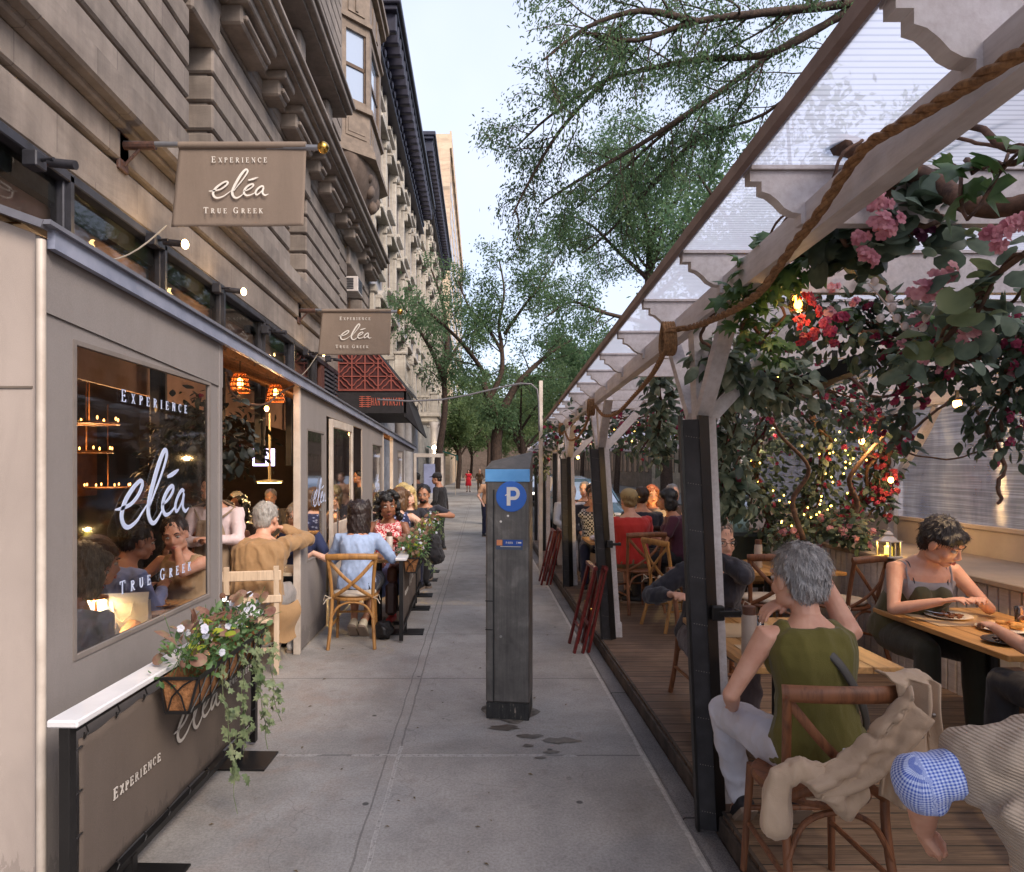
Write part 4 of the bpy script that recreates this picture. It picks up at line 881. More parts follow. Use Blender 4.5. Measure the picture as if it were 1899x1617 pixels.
def m_poly():
    n = NT("ribbed_polycarbonate"); t = n.t; vec = n.coord("Object"); x, y, z = n.sep(vec)
    rib = n.math('ABSOLUTE', n.math('SINE', n.math('MULTIPLY', y, math.pi / .023)))
    c = n.ramp(rib, [(.0, (.46, .50, .64)), (.4, (.72, .77, .92)), (.8, (.80, .85, 1.0))]); c = n.mix(.3, c, n.ramp(n.noise(vec, 2.5, 5), [(.3, (.75, .75, .78)), (.7, (1, 1, 1))]), 'MULTIPLY')
    d = n.n("BsdfDiffuse"); n.l(c, d.inputs[0]); tl = n.n("BsdfTranslucent"); n.l(c, tl.inputs[0]); tr = n.n("BsdfTransparent"); tr.inputs[0].default_value = (.9, .9, .95, 1)
    m1 = n.n("MixShader"); m1.inputs[0].default_value = .78; n.l(d.outputs[0], m1.inputs[1]); n.l(tl.outputs[0], m1.inputs[2])
    m2 = n.n("MixShader"); m2.inputs[0].default_value = .30; n.l(m1.outputs[0], m2.inputs[1]); n.l(tr.outputs[0], m2.inputs[2])
    g = n.n("BsdfGlossy"); g.inputs[1].default_value = .25; m3 = n.n("MixShader"); m3.inputs[0].default_value = .05; n.l(m2.outputs[0], m3.inputs[1]); n.l(g.outputs[0], m3.inputs[2])
    n.l(m3.outputs[0], n.out.inputs[0]); t.nodes.remove(n.b); return n.m
shed = thing("dining_pergola", "white timber dining pergola with ribbed translucent roof on the right, over the wooden deck", "pergola")
YN, YFAR = -.6, 10.9; XW = 4.3
# main beam
m = MB(); m.prism([(xb(YN), YN, zb_(YN)), (xb(YFAR), YFAR, zb_(YFAR)), (xb(YFAR) + .06, YFAR, zb_(YFAR)), (xb(YN) + .06, YN, zb_(YN))], (0, 0, .105)); m.build("front_beam", M_WWOOD, shed)
# roof sheet + edge
m = MB(); m.quad((xr_(YN), YN, zr_(YN) + .01), (xr_(YFAR), YFAR, zr_(YFAR) + .01), (XW + .1, YFAR, zr_(YFAR) + .01), (XW + .1, YN, zr_(YN) + .01)); m.build("roof_sheet", m_poly(), shed)
m = MB(); m.bar((xr_(YN) - .01, YN, zr_(YN)), (xr_(YFAR) - .01, YFAR, zr_(YFAR)), .022, .038); m.bar((xr_(YN) + .012, YN, zr_(YN) + .022), (xr_(YFAR) + .012, YFAR, zr_(YFAR) + .022), .05, .012); m.build("roof_edge", mat("brown_edge_trim", lin((150, 130, 124)), lin((122, 104, 98)), 6), shed)
# rafters with scrolled tails
YR = [.55 + .76 * k for k in range(-1, 14)]
prof = [(0, 0), (0, -.028), (.035, -.028), (.035, -.055), (.06, -.062), (.085, -.08), (.105, -.1), (.13, -.112), (.155, -.115), (.155, -.142), (.19, -.142)]
for i, Y in enumerate(YR):
    z = zr_(Y) - .012; x0 = xr_(Y) + .022; m = MB()
    poly = [(x0 + a, Y, z + b * 1.12) for a, b in prof] + [(XW, Y, z - .16), (XW, Y, z)]
    m.prism(poly, (0, .042, 0)); m.box(x0, XW, Y - .012, Y + .055, z + .002, z + .014); m.build("rafter", M_WWOOD, shed)
# back beam + ridge beams across
m = MB(); m.prism([(XW - .1, YN, zb_(YN) - .04), (XW - .1, YFAR, zb_(YFAR) - .04), (XW, YFAR, zb_(YFAR) - .04), (XW, YN, zb_(YN) - .04)], (0, 0, .16)); m.prism([(2.7, YN, zb_(YN) + .0), (2.75, YFAR, zb_(YFAR)), (2.81, YFAR, zb_(YFAR)), (2.76, YN, zb_(YN))], (0, 0, .08)); m.build("back_beam", M_WWOOD, shed)
# taupe gable panels hanging between beam and roof at each bay
M_TAUPE = mat("taupe_board", lin((150, 128, 116)), lin((132, 112, 102)), 2, .8)
# posts
M_RIB = NT("black_ribbed_screen"); v_ = M_RIB.coord("Object"); x, y, z = M_RIB.sep(v_)
M_RIB.col(M_RIB.ramp(M_RIB.noise(v_, 12, 4), [(.3, (.03, .028, .03)), (.7, (.055, .052, .056))])); M_RIB.set(Roughness=.5); M_RIB.bump(M_RIB.math('SINE', M_RIB.math('MULTIPLY', x, 1400)), .6, .003); M_RIB = M_RIB.m
pxs = [(3.3, .145, 1.335), (6.6, .11, 1.14), (9.55, .09, 1.063)]
for i, (Y, wd, _) in enumerate(pxs):
    bx = {3.3: 1.135, 6.6: 1.262, 9.55: 1.245}[Y]; tx_ = xb(Y) + .02; zt = zb_(Y)
    m = MB(); m.prism([(bx + .02, Y + .06, .03), (bx + .11, Y + .06, .03), (tx_ + .10, Y + .06, zt), (tx_ + .01, Y + .06, zt)], (0, .09, 0))
    m.prism([(bx + .012, Y + .055, .05), (bx + .118, Y + .055, .05), (bx + .112, Y + .055, .24), (bx + .014, Y + .055, .24)], (0, .10, 0)); m.build("post", M_WWOOD, shed)
    m = MB(); m.bar((tx_ + .05, Y + .04, zt - .42), (tx_ + .05, Y - .34, zt + .01), .05, .07, up=(1, 0, 0)); m.bar((tx_ + .05, Y + .18, zt - .42), (tx_ + .05, Y + .55, zt + .01), .05, .07, up=(1, 0, 0)); m.bar((tx_ + .11, Y + .1, zt - .42), (tx_ + .5, Y + .1, zt + .01), .05, .07); m.build("knee_brace", M_WWOOD, shed)
    # folded black screen door standing against the post
    lab = ("folded black screen panel at the nearest post, with a black latch", "folded black screen panel at the second post, behind the red folding stand", "folded black screen panel at the third post")[i]
    d = thing("folded_screen", lab, "screen", "folded black screens on the shed posts", loc=(bx, Y, 0)); hgt = zt - .45; sl = (tx_ - bx)
    m = MB(); a = -.09; w0 = .076; 
    m.prism([(a, -.03, .02), (a + w0, -.05, .02), (a + w0 + sl * .86, -.05, hgt), (a + sl * .86, -.03, hgt)], (0, .03, 0)); m.build("ribbed_face", M_RIB, d)
    m = MB(); m.prism([(a + w0, -.055, .02), (a + w0 + .062, -.01, .02), (a + w0 + .062 + sl * .86, -.01, hgt + .02), (a + w0 + sl * .86, -.055, hgt + .02)], (0, .035, 0)); m.prism([(a - .008, -.035, .01), (a + .004, -.035, .01), (a + .004 + sl * .86, -.035, hgt + .02), (a - .008 + sl * .86, -.035, hgt + .02)], (0, .04, 0)); m.build("dark_frame", M_BLK, d)
    m = MB()
    for k in range(9):
        z = .12 + k * (hgt - .2) / 8; xx = a + sl * .86 * z / hgt
        for j in range(6): m.ell((xx + .012 + .012 * j, -.056 - .0035 * j * .3, z - .002 * j), (.0022, .0022, .0022), None, 5, 3)
    m.build("rivets", mat("pale_rivets", lin((160, 150, 140))), d)
    if i < 2:
        z = 1.06 if i == 0 else 1.02; xx = a + w0 + .03 + sl * .86 * z / hgt
        m = MB(); m.box(xx - .01, xx + .05, -.07, -.03, z - .035, z + .035, .006); m.box(xx + .02, xx + .12, -.075, -.063, z - .012, z + .014, .003); m.box(xx + .115, xx + .125, -.075, .0, z - .012, z + .014); m.build("latch", M_BLK, d)
# back wall: low planked wall, posts, plastic windows
M_WALLW = mat("taupe_white_board", lin((196, 178, 164)), lin((176, 158, 146)), 1.5, .75)
bw = thing("shed_back_wall", "low cream back wall of the dining pergola with cloudy plastic windows above", "wall")
m = MB(); m.box(XW, XW + .05, -.6, 10.9, .05, 1.22, .004); m.box(XW - .015, XW + .03, -.6, 10.9, 1.22, 1.26, .004); m.build("board_wall", M_WALLW, bw)
for yy in (7.05, 3.6, 10.8, 1.0):
    m = MB(); m.box(XW - .04, XW + .06, yy, yy + .1, .10, zb_(yy) - .05, .004); m.bar((XW - .01, yy + .1, zb_(yy) - .75), (XW - .01, yy + .75, zb_(yy) - .05), .05, .08, up=(1, 0, 0)); m.bar((XW - .01, yy, zb_(yy) - .75), (XW - .01, yy - .65, zb_(yy) - .05), .05, .08, up=(1, 0, 0)); m.build("post", M_WWOOD, bw)
n = NT("cloudy_plastic_sheet"); t_ = n.t; vec = n.coord("Object"); g = n.noise(n.coord("Object", (1, 1.0, .25)), 2.2, 4, .6, .5); l2 = n.noise(n.coord("Object", (1, .35, 26)), 3, 4, .6)
cc = n.ramp(g, [(.3, (.16, .18, .28)), (.55, (.38, .40, .50)), (.75, (.7, .7, .72))]); cc = n.mix(.5, cc, n.ramp(l2, [(.45, (.3,) * 3), (.62, (.85,) * 3)]), 'OVERLAY')
di = n.n("BsdfDiffuse"); n.l(cc, di.inputs[0]); tl = n.n("BsdfTranslucent"); n.l(cc, tl.inputs[0]); gl = n.n("BsdfGlossy"); gl.inputs[1].default_value = .12; tr = n.n("BsdfTransparent"); tr.inputs[0].default_value = (.8, .82, .9, 1)
bp = n.n("Bump"); bp.inputs["Strength"].default_value = .5; bp.inputs["Distance"].default_value = .02; n.l(l2, bp.inputs["Height"]); n.l(bp.outputs[0], gl.inputs["Normal"])
a1 = n.n("MixShader"); a1.inputs[0].default_value = .6; n.l(di.outputs[0], a1.inputs[1]); n.l(tl.outputs[0], a1.inputs[2]); a2 = n.n("MixShader"); a2.inputs[0].default_value = .38; n.l(a1.outputs[0], a2.inputs[1]); n.l(tr.outputs[0], a2.inputs[2]); a3 = n.n("MixShader"); a3.inputs[0].default_value = .16; n.l(a2.outputs[0], a3.inputs[1]); n.l(gl.outputs[0], a3.inputs[2])
n.l(a3.outputs[0], n.out.inputs[0]); t_.nodes.remove(n.b); M_PLAST = n.m
for (a, b) in ((-.5, 1.0), (1.1, 3.6), (3.7, 7.05), (7.15, 10.8)):
    m = MB(); m.sheet(lambda u, v: (XW + .02 + .012 * math.sin(u * 17 + 2 * math.sin(v * 5)), a + (b - a) * u, 1.26 + (zb_(a) - 1.36) * v), 30, 10); m.build("plastic_window", M_PLAST, bw, smooth='all')
# far end screen
m = MB(); m.box(1.6, XW, 10.85, 10.88, .05, 1.0); m.build("end_board", M_WALLW, bw)
# planter ledge
lg = thing("planter_ledge", "long grey topped planter ledge with white slatted front behind the diners", "ledge")
m = MB(); m.box(3.42, XW - .02, 2.0, 10.8, .96, 1.0, .006); m.build("ledge_top", mat("grey_ledge_top", lin((150, 134, 120)), lin((128, 114, 104)), 2, .7), lg)
m = MB(); m.box(3.50, 3.52, 2.0, 10.8, .05, .96); k = 2.0
while k < 10.7: m.box(3.475, 3.50, k, k + .085, .05, .95, .006); k += .1
m.build("slat_front", M_WWOOD, lg)
m = MB(); m.box(3.1, 3.47, 2.0, 4.4, .42, .47, .01); m.box(3.3, 3.34, 2.0, 4.4, .05, .42); m.build("bench", M_TAUPE, lg)
# rope swag
def rope_pts():
    P = [W(px, py, .885 / ((px - 892) / FPX - .026)) for px, py in ((1959, 65), (1899, 95), (1800, 155), (1700, 215), (1650, 243), (1610, 268), (1578, 305), (1548, 350), (1515, 400), (1475, 450), (1440, 500), (1410, 540), (1365, 572), (1310, 597), (1275, 608))] + [W(1245, 612, 3.2), W(1232, 618, 3.22)]
    return P
def smooth_path(P, n=6):
    out = []
    for i in range(len(P) - 1):
        p0 = P[max(i - 1, 0)]; p1 = P[i]; p2 = P[i + 1]; p3 = P[min(i + 2, len(P) - 1)]
        for k in range(n):
            t = k / n; out.append(.5 * ((2 * p1) + (p2 - p0) * t + (2 * p0 - 5 * p1 + 4 * p2 - p3) * t * t + (3 * p1 - p0 - 3 * p2 + p3) * t ** 3))
    out.append(P[-1]); return out
M_ROPE = mat("brown_rope", lin((158, 118, 80)), lin((108, 76, 50)), 60, .9, bump=.6, bscale=200, bdist=.004)
def rope(P, r, label, n=8):
    pts = smooth_path(P, n); t = thing("rope", label, "rope", "ropes swagged along the pergola beam"); d = [0]
    for a, b in zip(pts, pts[1:]): d.append(d[-1] + (b - a).length)
    N = max(len(pts), int(d[-1] / (r * 1.1))); S = []; j = 0
    for k in range(N + 1):
        x = d[-1] * k / N
        while j < len(d) - 2 and d[j + 1] < x: j += 1
        S.append(pts[j].lerp(pts[j + 1], (x - d[j]) / max(1e-9, d[j + 1] - d[j])))
    for s in range(3):
        m = MB(); Q = []
        for k, p in enumerate(S):
            tdir = (S[min(k + 1, N)] - S[max(k - 1, 0)]).normalized(); a_ = tdir.orthogonal().normalized(); up = V((0, 0, 1)); a_ = (up - tdir * up.dot(tdir)); a_ = a_.normalized() if a_.length > .1 else tdir.orthogonal().normalized(); b_ = tdir.cross(a_)
            ph = k * .55 + s * 2.094; Q.append(p + a_ * (math.cos(ph) * r * .5) + b_ * (math.sin(ph) * r * .5))
        m.tube(Q, r * .56, 6); m.build("strand", M_ROPE, t, smooth='all')
    return t
rope(rope_pts(), .0145, "thick brown rope winding along the nearest length of white beam")
rope([W(1235, 625, 3.25), W(1228, 660, 3.6), W(1205, 700, 4.3), W(1175, 735, 5.0), W(1145, 765, 5.7), W(1120, 770, 6.2), W(1104, 752, 6.45)], .016, "brown rope hanging in a sag between the first and second posts")
rope([W(1098, 752, 6.5), W(1085, 790, 7.2), W(1070, 812, 8.2), W(1055, 815, 9.0), W(1046, 795, 9.4)], .015, "small rope sag between the second and third posts")
for (px, py, Y, lab) in ((1237, 628, 3.25, "coil of rope bound round the top of the nearest post"), (1095, 755, 6.45, "coil of rope bound round the top of the second post"), (1040, 795, 9.4, "coil of rope bound round the top of the third post")):
    c = W(px, py, Y); t = thing("rope_coil", lab, "rope coil", "rope coils on the post tops", loc=c); m = MB()
    for k in range(5):
        x = -.02 + .012 * k; m.tube([(x + .0035 * math.sin(a * 2), .045 * math.cos(a), .075 * math.sin(a)) for a in [j * .35 for j in range(19)]], .0085, 6)
    m.build("coils", M_ROPE, t, smooth='all')
# steel tension cable + dark heater bar
m = MB(); m.tube([W(1899 + 80, 130, 1.75), W(1899, 190, 1.8), W(1690, 305, 2.1)], .005, 6); o = m.build("black_cable", M_BLK); tag(o, "thin black cable stretched under the roof above the pink flowers", "cable")
t = thing("bar_heater", "long dark heater bar hung under the roof among the red flowers", "heater")
m = MB(); m.bar(W(1395, 748, 3.9), W(1600, 672, 3.3), .085, .075); m.build("housing", M_BLK, t); m = MB(); m.bar(W(1548, 690, 3.45), W(1548, 650, 3.45) , .02, .02, up=(0, 1, 0)); m.build("hanger", M_BLK, t)
# second shed farther on
s2 = thing("far_pergola", "smaller dining pergola beyond the first, its roof edge wrapped in vines", "pergola")
for Y in (11.6, 13.6, 15.6):
    m = MB(); m.box(1.30, 1.38, Y, Y + .09, .0, 2.05, .004); m.build("post", M_WWOOD, s2)
    m = MB(); m.box(1.22, 1.29, Y, Y + .05, .02, 2.0, .003); m.build("black_screen", M_BLK, s2)
m = MB(); m.prism([(1.12, 11.3, 2.32), (1.2, 17.2, 2.2), (4.3, 17.2, 2.2), (4.3, 11.3, 2.32)], (0, 0, .02)); m.build("roof_sheet", m_poly(), s2)
m = MB(); m.box(1.28, 1.36, 11.3, 17.2, 2.05, 2.17); 
for k in range(8): m.box(1.16, 4.3, 11.4 + .8 * k, 11.45 + .8 * k, 2.17, 2.26)
m.build("frame", M_WWOOD, s2)
# ---------------- people ----------------
def remesh(mb, vox, smooth=2, name="tmp"):
    "union closed shapes into one continuous skin"
    me = bpy.data.meshes.new(name); me.from_pydata(mb.v, [], mb.f)
    bm = bmesh.new(); bm.from_mesh(me); bmesh.ops.recalc_face_normals(bm, faces=bm.faces); bm.to_mesh(me); bm.free()
    o = bpy.data.objects.new(name, me); COL.objects.link(o)
    r = o.modifiers.new("r", 'REMESH'); r.mode = 'VOXEL'; r.voxel_size = vox; r.adaptivity = 0
    if smooth: s = o.modifiers.new("s", 'SMOOTH'); s.iterations = smooth; s.factor = .5
    dg = bpy.context.evaluated_depsgraph_get(); dg.update(); ev = o.evaluated_get(dg); out = bpy.data.meshes.new_from_object(ev)
    bpy.data.objects.remove(o); bpy.data.meshes.remove(me); return out
def mesh_obj(me, name, m, parent, loc=None):
    me.materials.clear(); me.materials.append(m); me.polygons.foreach_set("use_smooth", [True] * len(me.polygons)); me.name = name
    o = bpy.data.objects.new(name, me); COL.objects.link(o); o.parent = parent; return o
def displace(me, amp, freq, aniso=(1, 1, 1), seed=0, ridg=True, fm=3):
    n = len(me.vertices); co = np.empty(n * 3); no = np.empty(n * 3); me.vertices.foreach_get("co", co); me.vertices.foreach_get("normal", no); co = co.reshape(-1, 3); no = no.reshape(-1, 3)
    rr = np.random.RandomState(seed); d = np.zeros(n); p = co * np.array(aniso) * freq
    for k in range(9):
        w = rr.normal(size=3); w /= np.linalg.norm(w); f = 1 + 1.1 * rr.rand() * (1 + k * .25); ph = rr.rand() * 6.28
        warp = .8 * np.sin(p @ rr.normal(size=3) * .6 + rr.rand() * 6)
        s = np.sin(p @ w * f * fm + ph + warp); d += (1 - np.abs(s) * 2 if ridg else s) / (1 + k * .35)
    d -= d.mean(); d /= (d.std() + 1e-6); co += no * (np.clip(d, -.5 if ridg else -2.2, 2.0) * amp)[:, None]; me.vertices.foreach_set("co", co.ravel()); me.update()
SKIN = {}
def skin(kind):
    if kind in SKIN: return SKIN[kind]
    c = {"light": (214, 166, 142), "fair": (226, 184, 162), "tan": (188, 138, 110), "brown": (140, 94, 70), "deep": (96, 64, 50)}[kind]
    n = NT("skin_" + kind); vec = n.coord("Object"); a = lin(c); n.col(n.ramp(n.noise(vec, 14, 4, .6), [(.3, (a[0] * .86, a[1] * .76, a[2] * .74)), (.7, a)])); n.set(Roughness=.5)
    n.b.inputs["Subsurface Weight"].default_value = .12; n.b.inputs["Subsurface Radius"].default_value = (.02, .008, .004); n.b.inputs["Subsurface Scale"].default_value = .5; n.bump(n.noise(vec, 240, 2), .12, .001); SKIN[kind] = n.m; return n.m
def hairmat(name, c, c2=None):
    if name in _MC: return _MC[name]
    n = NT(name); vec = n.coord("Object", (70, 70, 10)); c2 = c2 or tuple(v * .4 for v in c); f = n.noise(vec, 2.2, 4, .7, 1)
    n.col(n.ramp(f, [(.3, c2), (.65, c)])); n.set(Roughness=.42); n.bump(f, .7, .004); _MC[name] = n.m; return n.m
def cloth(name, c, c2=None, pat=None, c3=None, sc=60, rough=.85):
    if name in _MC: return _MC[name]
    n = NT(name); vec = n.coord("Object"); x, y, z = n.sep(vec); base = n.ramp(n.noise(vec, 5, 4, .6), [(.3, tuple(v * .82 for v in c)), (.7, c)])
    if pat == 'gingham':
        q = lambda s_: n.math('GREATER_THAN', n.math('FRACT', n.math('MULTIPLY', s_, sc)), .5)
        base = n.mix(n.math('MULTIPLY', n.math('ADD', q(n.math('ADD', x, n.math('MULTIPLY', y, .5))), q(z)), .5), base, c2)
    elif pat == 'sleeve':
        an = n.n("Attribute"); an.attribute_name = "pat"; ax, ay, az_ = n.sep(an.outputs["Vector"]); g2 = lambda s_: n.math('GREATER_THAN', n.math('FRACT', n.math('MULTIPLY', s_, sc)), .5); base = n.mix(n.math('MULTIPLY', n.math('ADD', g2(ax), g2(ay)), .5), base, c2)
    elif pat == 'rib': base = n.mix(n.math('MULTIPLY', n.math('ADD', n.math('SINE', n.math('MULTIPLY', n.math('ADD', n.math('MULTIPLY', x, .35), n.math('MULTIPLY', z, 1.0)), sc * 6.28)), 1), .35), base, c2)
    elif pat == 'dots':
        v = n.n("TexVoronoi"); v.inputs["Scale"].default_value = sc; n.l(vec, v.inputs[0]); base = n.mix(n.math('LESS_THAN', v.outputs["Distance"], .30), base, c2)
    elif pat == 'floral':
        f = n.noise(vec, sc, 4, .6, 1.5); base = n.mix(n.math('GREATER_THAN', f, .52), base, c2)
    elif pat == 'check':
        ch = n.n("TexChecker"); ch.inputs["Scale"].default_value = sc; n.l(vec, ch.inputs[0]); base = n.mix(ch.outputs[1], base, c2)
    n.col(base); n.set(Roughness=rough); n.b.inputs["Sheen Weight"].default_value = .15
    h = n.noise(vec, 300, 2); h = n.math('ADD', h, n.math('MULTIPLY', n.noise(n.coord("Object", (1, 1, .45)), 9, 4, .6, .8), 5.0))
    if pat == 'rib': h = n.math('ADD', h, n.math('MULTIPLY', n.math('SINE', n.math('MULTIPLY', n.math('ADD', n.math('MULTIPLY', x, .35), z), sc * 6.28)), 1.4))
    n.bump(h, .4, .004); _MC[name] = n.m; return n.m
def rot(v, axis, deg): return Matrix.Rotation(R(deg), 3, axis) @ v
def person(label, loc, rz=0, pose='sit', s=1.0, lean=6, side=0, twist=0, head=(0, 0, 0), hands=None, poles=None, knees=None, feet=None, fem=True, girth=1.0,
           sk="light", hair=("short", lin((40, 30, 26))), top=None, sleeve="short", bot=None, legs="long", shoes=None, vox=.011, glasses=False, beard=None, fold=.003, grp=None,
           tank=False, curl=.5, hair_strands=0, seed=1, cap_=None, apron=None, skirt=None, belly=0, seat=.45, neckcut=.455, wristtwist=0, hbig=0.0):
    t = thing("person", label, "person", grp, loc=loc, rz=R(rz)); s *= 1.06 if pose == 'sit' else 1.0; t.scale = (s, s, s)
    H = V((0, 0, seat + .10)) if pose == 'sit' else V((0, 0, .93))
    u = rot(rot(V((0, 0, 1)), 'X', -lean), 'Y', side); rt = rot(V((1, 0, 0)), 'Z', twist); rt = (rt - u * rt.dot(u)).normalized(); f = u.cross(rt)
    g = girth; HW = .17 if fem else .195
    rg = [(-.11, .12, .09, 0), (-.06, .172, .125, -.005), (.03, .172, .125, 0), (.12, .148, .112, .004), (.2, .138, .106, .006), (.3, .155, .118, .004), (.37, .165, .115, 0), (.425, .155, .098, -.006), (.465, .095, .07, -.004), (.50, .06, .056, 0)] if fem else \
         [(-.11, .12, .09, 0), (-.06, .165, .12, -.005), (.03, .166, .122, 0), (.12, .158, .118, .006), (.2, .156, .116, .008), (.3, .172, .124, .006), (.37, .186, .122, 0), (.425, .178, .1, -.006), (.465, .11, .074, -.004), (.50, .066, .06, 0)]
    def ring(tt, rx, ry, of, e=0, n=20):
        if .02 < tt < .3: ry += belly * (1 - abs(tt - .15) / .16) if abs(tt - .15) < .16 else 0
        bend = .02 * math.sin(max(0, min(1, tt / .5)) * math.pi); c = H + u * tt + f * (of - bend)
        return [c + rt * ((rx * g + e) * math.copysign(abs(math.cos(a)) ** .85, math.cos(a))) + f * ((ry * g + e) * math.sin(a)) for a in [2 * math.pi * k / n for k in range(n)]]
    S = {1: H + u * .425 + rt * HW, -1: H + u * .425 - rt * HW}
    b = MB(); b.loft([ring(*q) for q in rg])
    if fem and g:
        for sx in (1, -1): b.ell(H + u * .31 + rt * (.07 * sx) + f * (.085 * g), (.062, .055, .062), (rt, f, u))
    N = H + u * .545 + f * .012; hy, hp, hr_ = head
    hu = rot(rot(rot(V((0, 0, 1)), 'X', -hp), 'Y', hr_), 'Z', hy); hf = rot(rot(rot(V((0, 1, 0)), 'X', -hp), 'Y', hr_), 'Z', hy)
    hu = (hu + u * .25 * (1 if abs(hp) < 1 else 0)).normalized(); hf = (hf - hu * hf.dot(hu)).normalized(); hx = hf.cross(hu); hd = (hx, hf, hu)
    Hc = N + hu * .103 + hf * .022 + f * .01; HS = 1.1 + hbig; hx = hx * HS; hf = hf * HS; hu = hu * HS; hd = (hx, hf, hu)
    def hp_(x, y, z): return Hc + hx * x + hf * y + hu * z
    b.cap([H + u * .44, N, hp_(0, -.02, -.05)], [.062 * (1 if fem else 1.12), .053 * (1 if fem else 1.12), .056], 14)
    b.ell(hp_(0, -.012, .025), (.074, .092, .088), hd, 18, 12); b.ell(hp_(0, .022, -.03), (.061, .066, .080), hd, 16, 12); b.ell(hp_(0, .055, -.088), (.030, .028, .022), hd)
    for sx in (1, -1):
        b.ell(hp_(.036 * sx, .048, -.034), (.026, .028, .026), hd); b.ell(hp_(.045 * sx, .012, -.07), (.022, .04, .025), hd); b.ell(hp_(.030 * sx, .074, .019), (.022, .014, .008), hd); b.ell(hp_(.075 * sx, -.004, -.012), (.008, .018, .030), hd, 8, 6); b.ell(hp_(.009 * sx, .094, -.040), (.009, .010, .008), hd, 8, 6)
    b.cap([hp_(0, .078, .012), hp_(0, .101, -.032)], [.008, .0115], 8); b.ell(hp_(0, .082, -.066), (.022, .012, .011), hd, 10, 6)
    # arms
    hands = hands or {}; poles = poles or {}; A1, A2 = .285, .245; arms = {}
    for sx in (1, -1):
        T = hands.get(sx); P = S[sx]
        T = V(T) if T is not None else (P + V((.05 * sx, .12, -.44)) if pose == 'stand' else V((.16 * sx, .34, seat + .18)))
        d = T - P; L = min(d.length, A1 + A2 - .004); d.normalize(); T = P + d * L; a = (A1 ** 2 - A2 ** 2 + L * L) / (2 * L); h = math.sqrt(max(0, A1 * A1 - a * a))
        pole = V(poles.get(sx, (.6 * sx, -.5, -.6))); pole = (pole - d * pole.dot(d)).normalized(); E = P + d * a + pole * h; arms[sx] = (P, E, T)
        gg = .92 + .3 * (g - 1); fm = .92 if fem else 1.05
        b.cap([P - rt * (.03 * sx) - u * .01, P, P.lerp(E, .4), P.lerp(E, .8), E], [.056 * gg, .056 * gg, .049 * gg * fm, .041 * gg * fm, .038 * gg * fm], 14)
        b.cap([E, E.lerp(T, .3), E.lerp(T, .75), T], [.037 * fm, .041 * fm * gg, .031 * fm, .026 * fm], 12)
        # hand
        hd_ = (T - E).normalized(); nn = V((0, 0, -1)) if abs(hd_.z) < .75 else -V((sx, 0, 0)); nn = (nn - hd_ * nn.dot(hd_)).normalized(); 
        if wristtwist: nn = Matrix.Rotation(R(wristtwist * sx), 3, hd_) @ nn
        sd = hd_.cross(nn); th = -sx if sd.x * 1 > 0 else sx
        # thumb on the inner side
        inner = (H - T); inner = inner - hd_ * inner.dot(hd_); ts = 1 if sd.dot(inner) > 0 else -1
        b.ell(T + hd_ * .045, (.038, .014, .052), (sd, nn, hd_), 12, 8)
        cl = curl[sx] if isinstance(curl, dict) else curl
        for k, (off, ln) in enumerate(((.029, .066), (.010, .076), (-.010, .071), (-.028, .055))):
            p = T + hd_ * (.083 - .004 * k) + sd * (off * ts); dd = (hd_ + sd * (off * ts * 2.0)).normalized(); pts = [p - dd * .02, p]; an = 0
            for j, fr in enumerate((.45, .32, .23)):
                an += cl * (30 + 18 * j) + k * 3; q = Matrix.Rotation(R(an), 3, hd_.cross(nn)) @ dd if False else (dd * math.cos(R(an)) + nn * math.sin(R(an))); pts.append(pts[-1] + q * (ln * fr))
            b.cap(pts, [.0095, .0092, .0086, .008, .007], 7)
        p = T + hd_ * .022 + sd * (.026 * ts); dd = (hd_ * .62 + sd * (.62 * ts) + nn * .35).normalized(); b.cap([p, p + dd * .035, p + (dd * .6 + hd_ * .4) * .062], [.013, .0105, .008], 7)
    # legs
    legp = {}
    for sx in (1, -1):
        hp0 = H + V((.095 * sx, 0, -.03))
        if pose == 'sit':
            K = V(knees[sx]) if knees else V((.13 * sx, .45, seat + .075)); F = V(feet[sx]) if feet else V((.13 * sx, .47, .09))
        else:
            K = V(knees[sx]) if knees else V((.10 * sx, .02, .50)); F = V(feet[sx]) if feet else V((.11 * sx, -.02, .09))
        legp[sx] = (hp0, K, F)
        b.cap([hp0, hp0.lerp(K, .35), hp0.lerp(K, .8), K], [.088 * g, .082 * g, .06 * g, .055], 16); b.cap([K, K.lerp(F, .3), K.lerp(F, .75), F], [.054, .056, .037, .032], 14)
        tow = V((0, 1, 0)) if pose == 'sit' else V((.15 * sx, 1, 0)).normalized()
        if feet and len(feet) > 2: tow = V(feet[3])
        b.cap([F + V((0, 0, -.035)) - tow * .03, F + V((0, 0, -.045)) + tow * .06, F + V((0, 0, -.055)) + tow * .13], [.036, .034, .024], 10)
    mesh_obj(remesh(b, vox * .8 if vox < .009 else vox, 2), "body", skin(sk), t)
    # clothes
    e = .013
    if top:
        c = MB(); hi = neckcut
        rr_ = [q for q in rg if -.08 < q[0] <= hi] + [(hi, rg[-2][1] + .02, rg[-2][2] + .012, -.004)] if tank != True else [q for q in rg if -.08 < q[0] < .38] + [(.39, .15 if fem else .17, .10, -.002)]
        c.loft([ring(*q, e=e + (.006 if q[0] < .1 else 0)) for q in rr_])
        if fem:
            for sx in (1, -1): c.ell(H + u * .31 + rt * (.07 * sx) + f * (.085 * g), (.072, .066, .072), (rt, f, u))
        if tank == 'wide':
            for sx in (1, -1): c.cap([H + u * .40 + rt * (.105 * sx) + f * .05, H + u * .452 + rt * (.100 * sx), H + u * .40 + rt * (.105 * sx) - f * .06], [.045, .038, .045], 10)
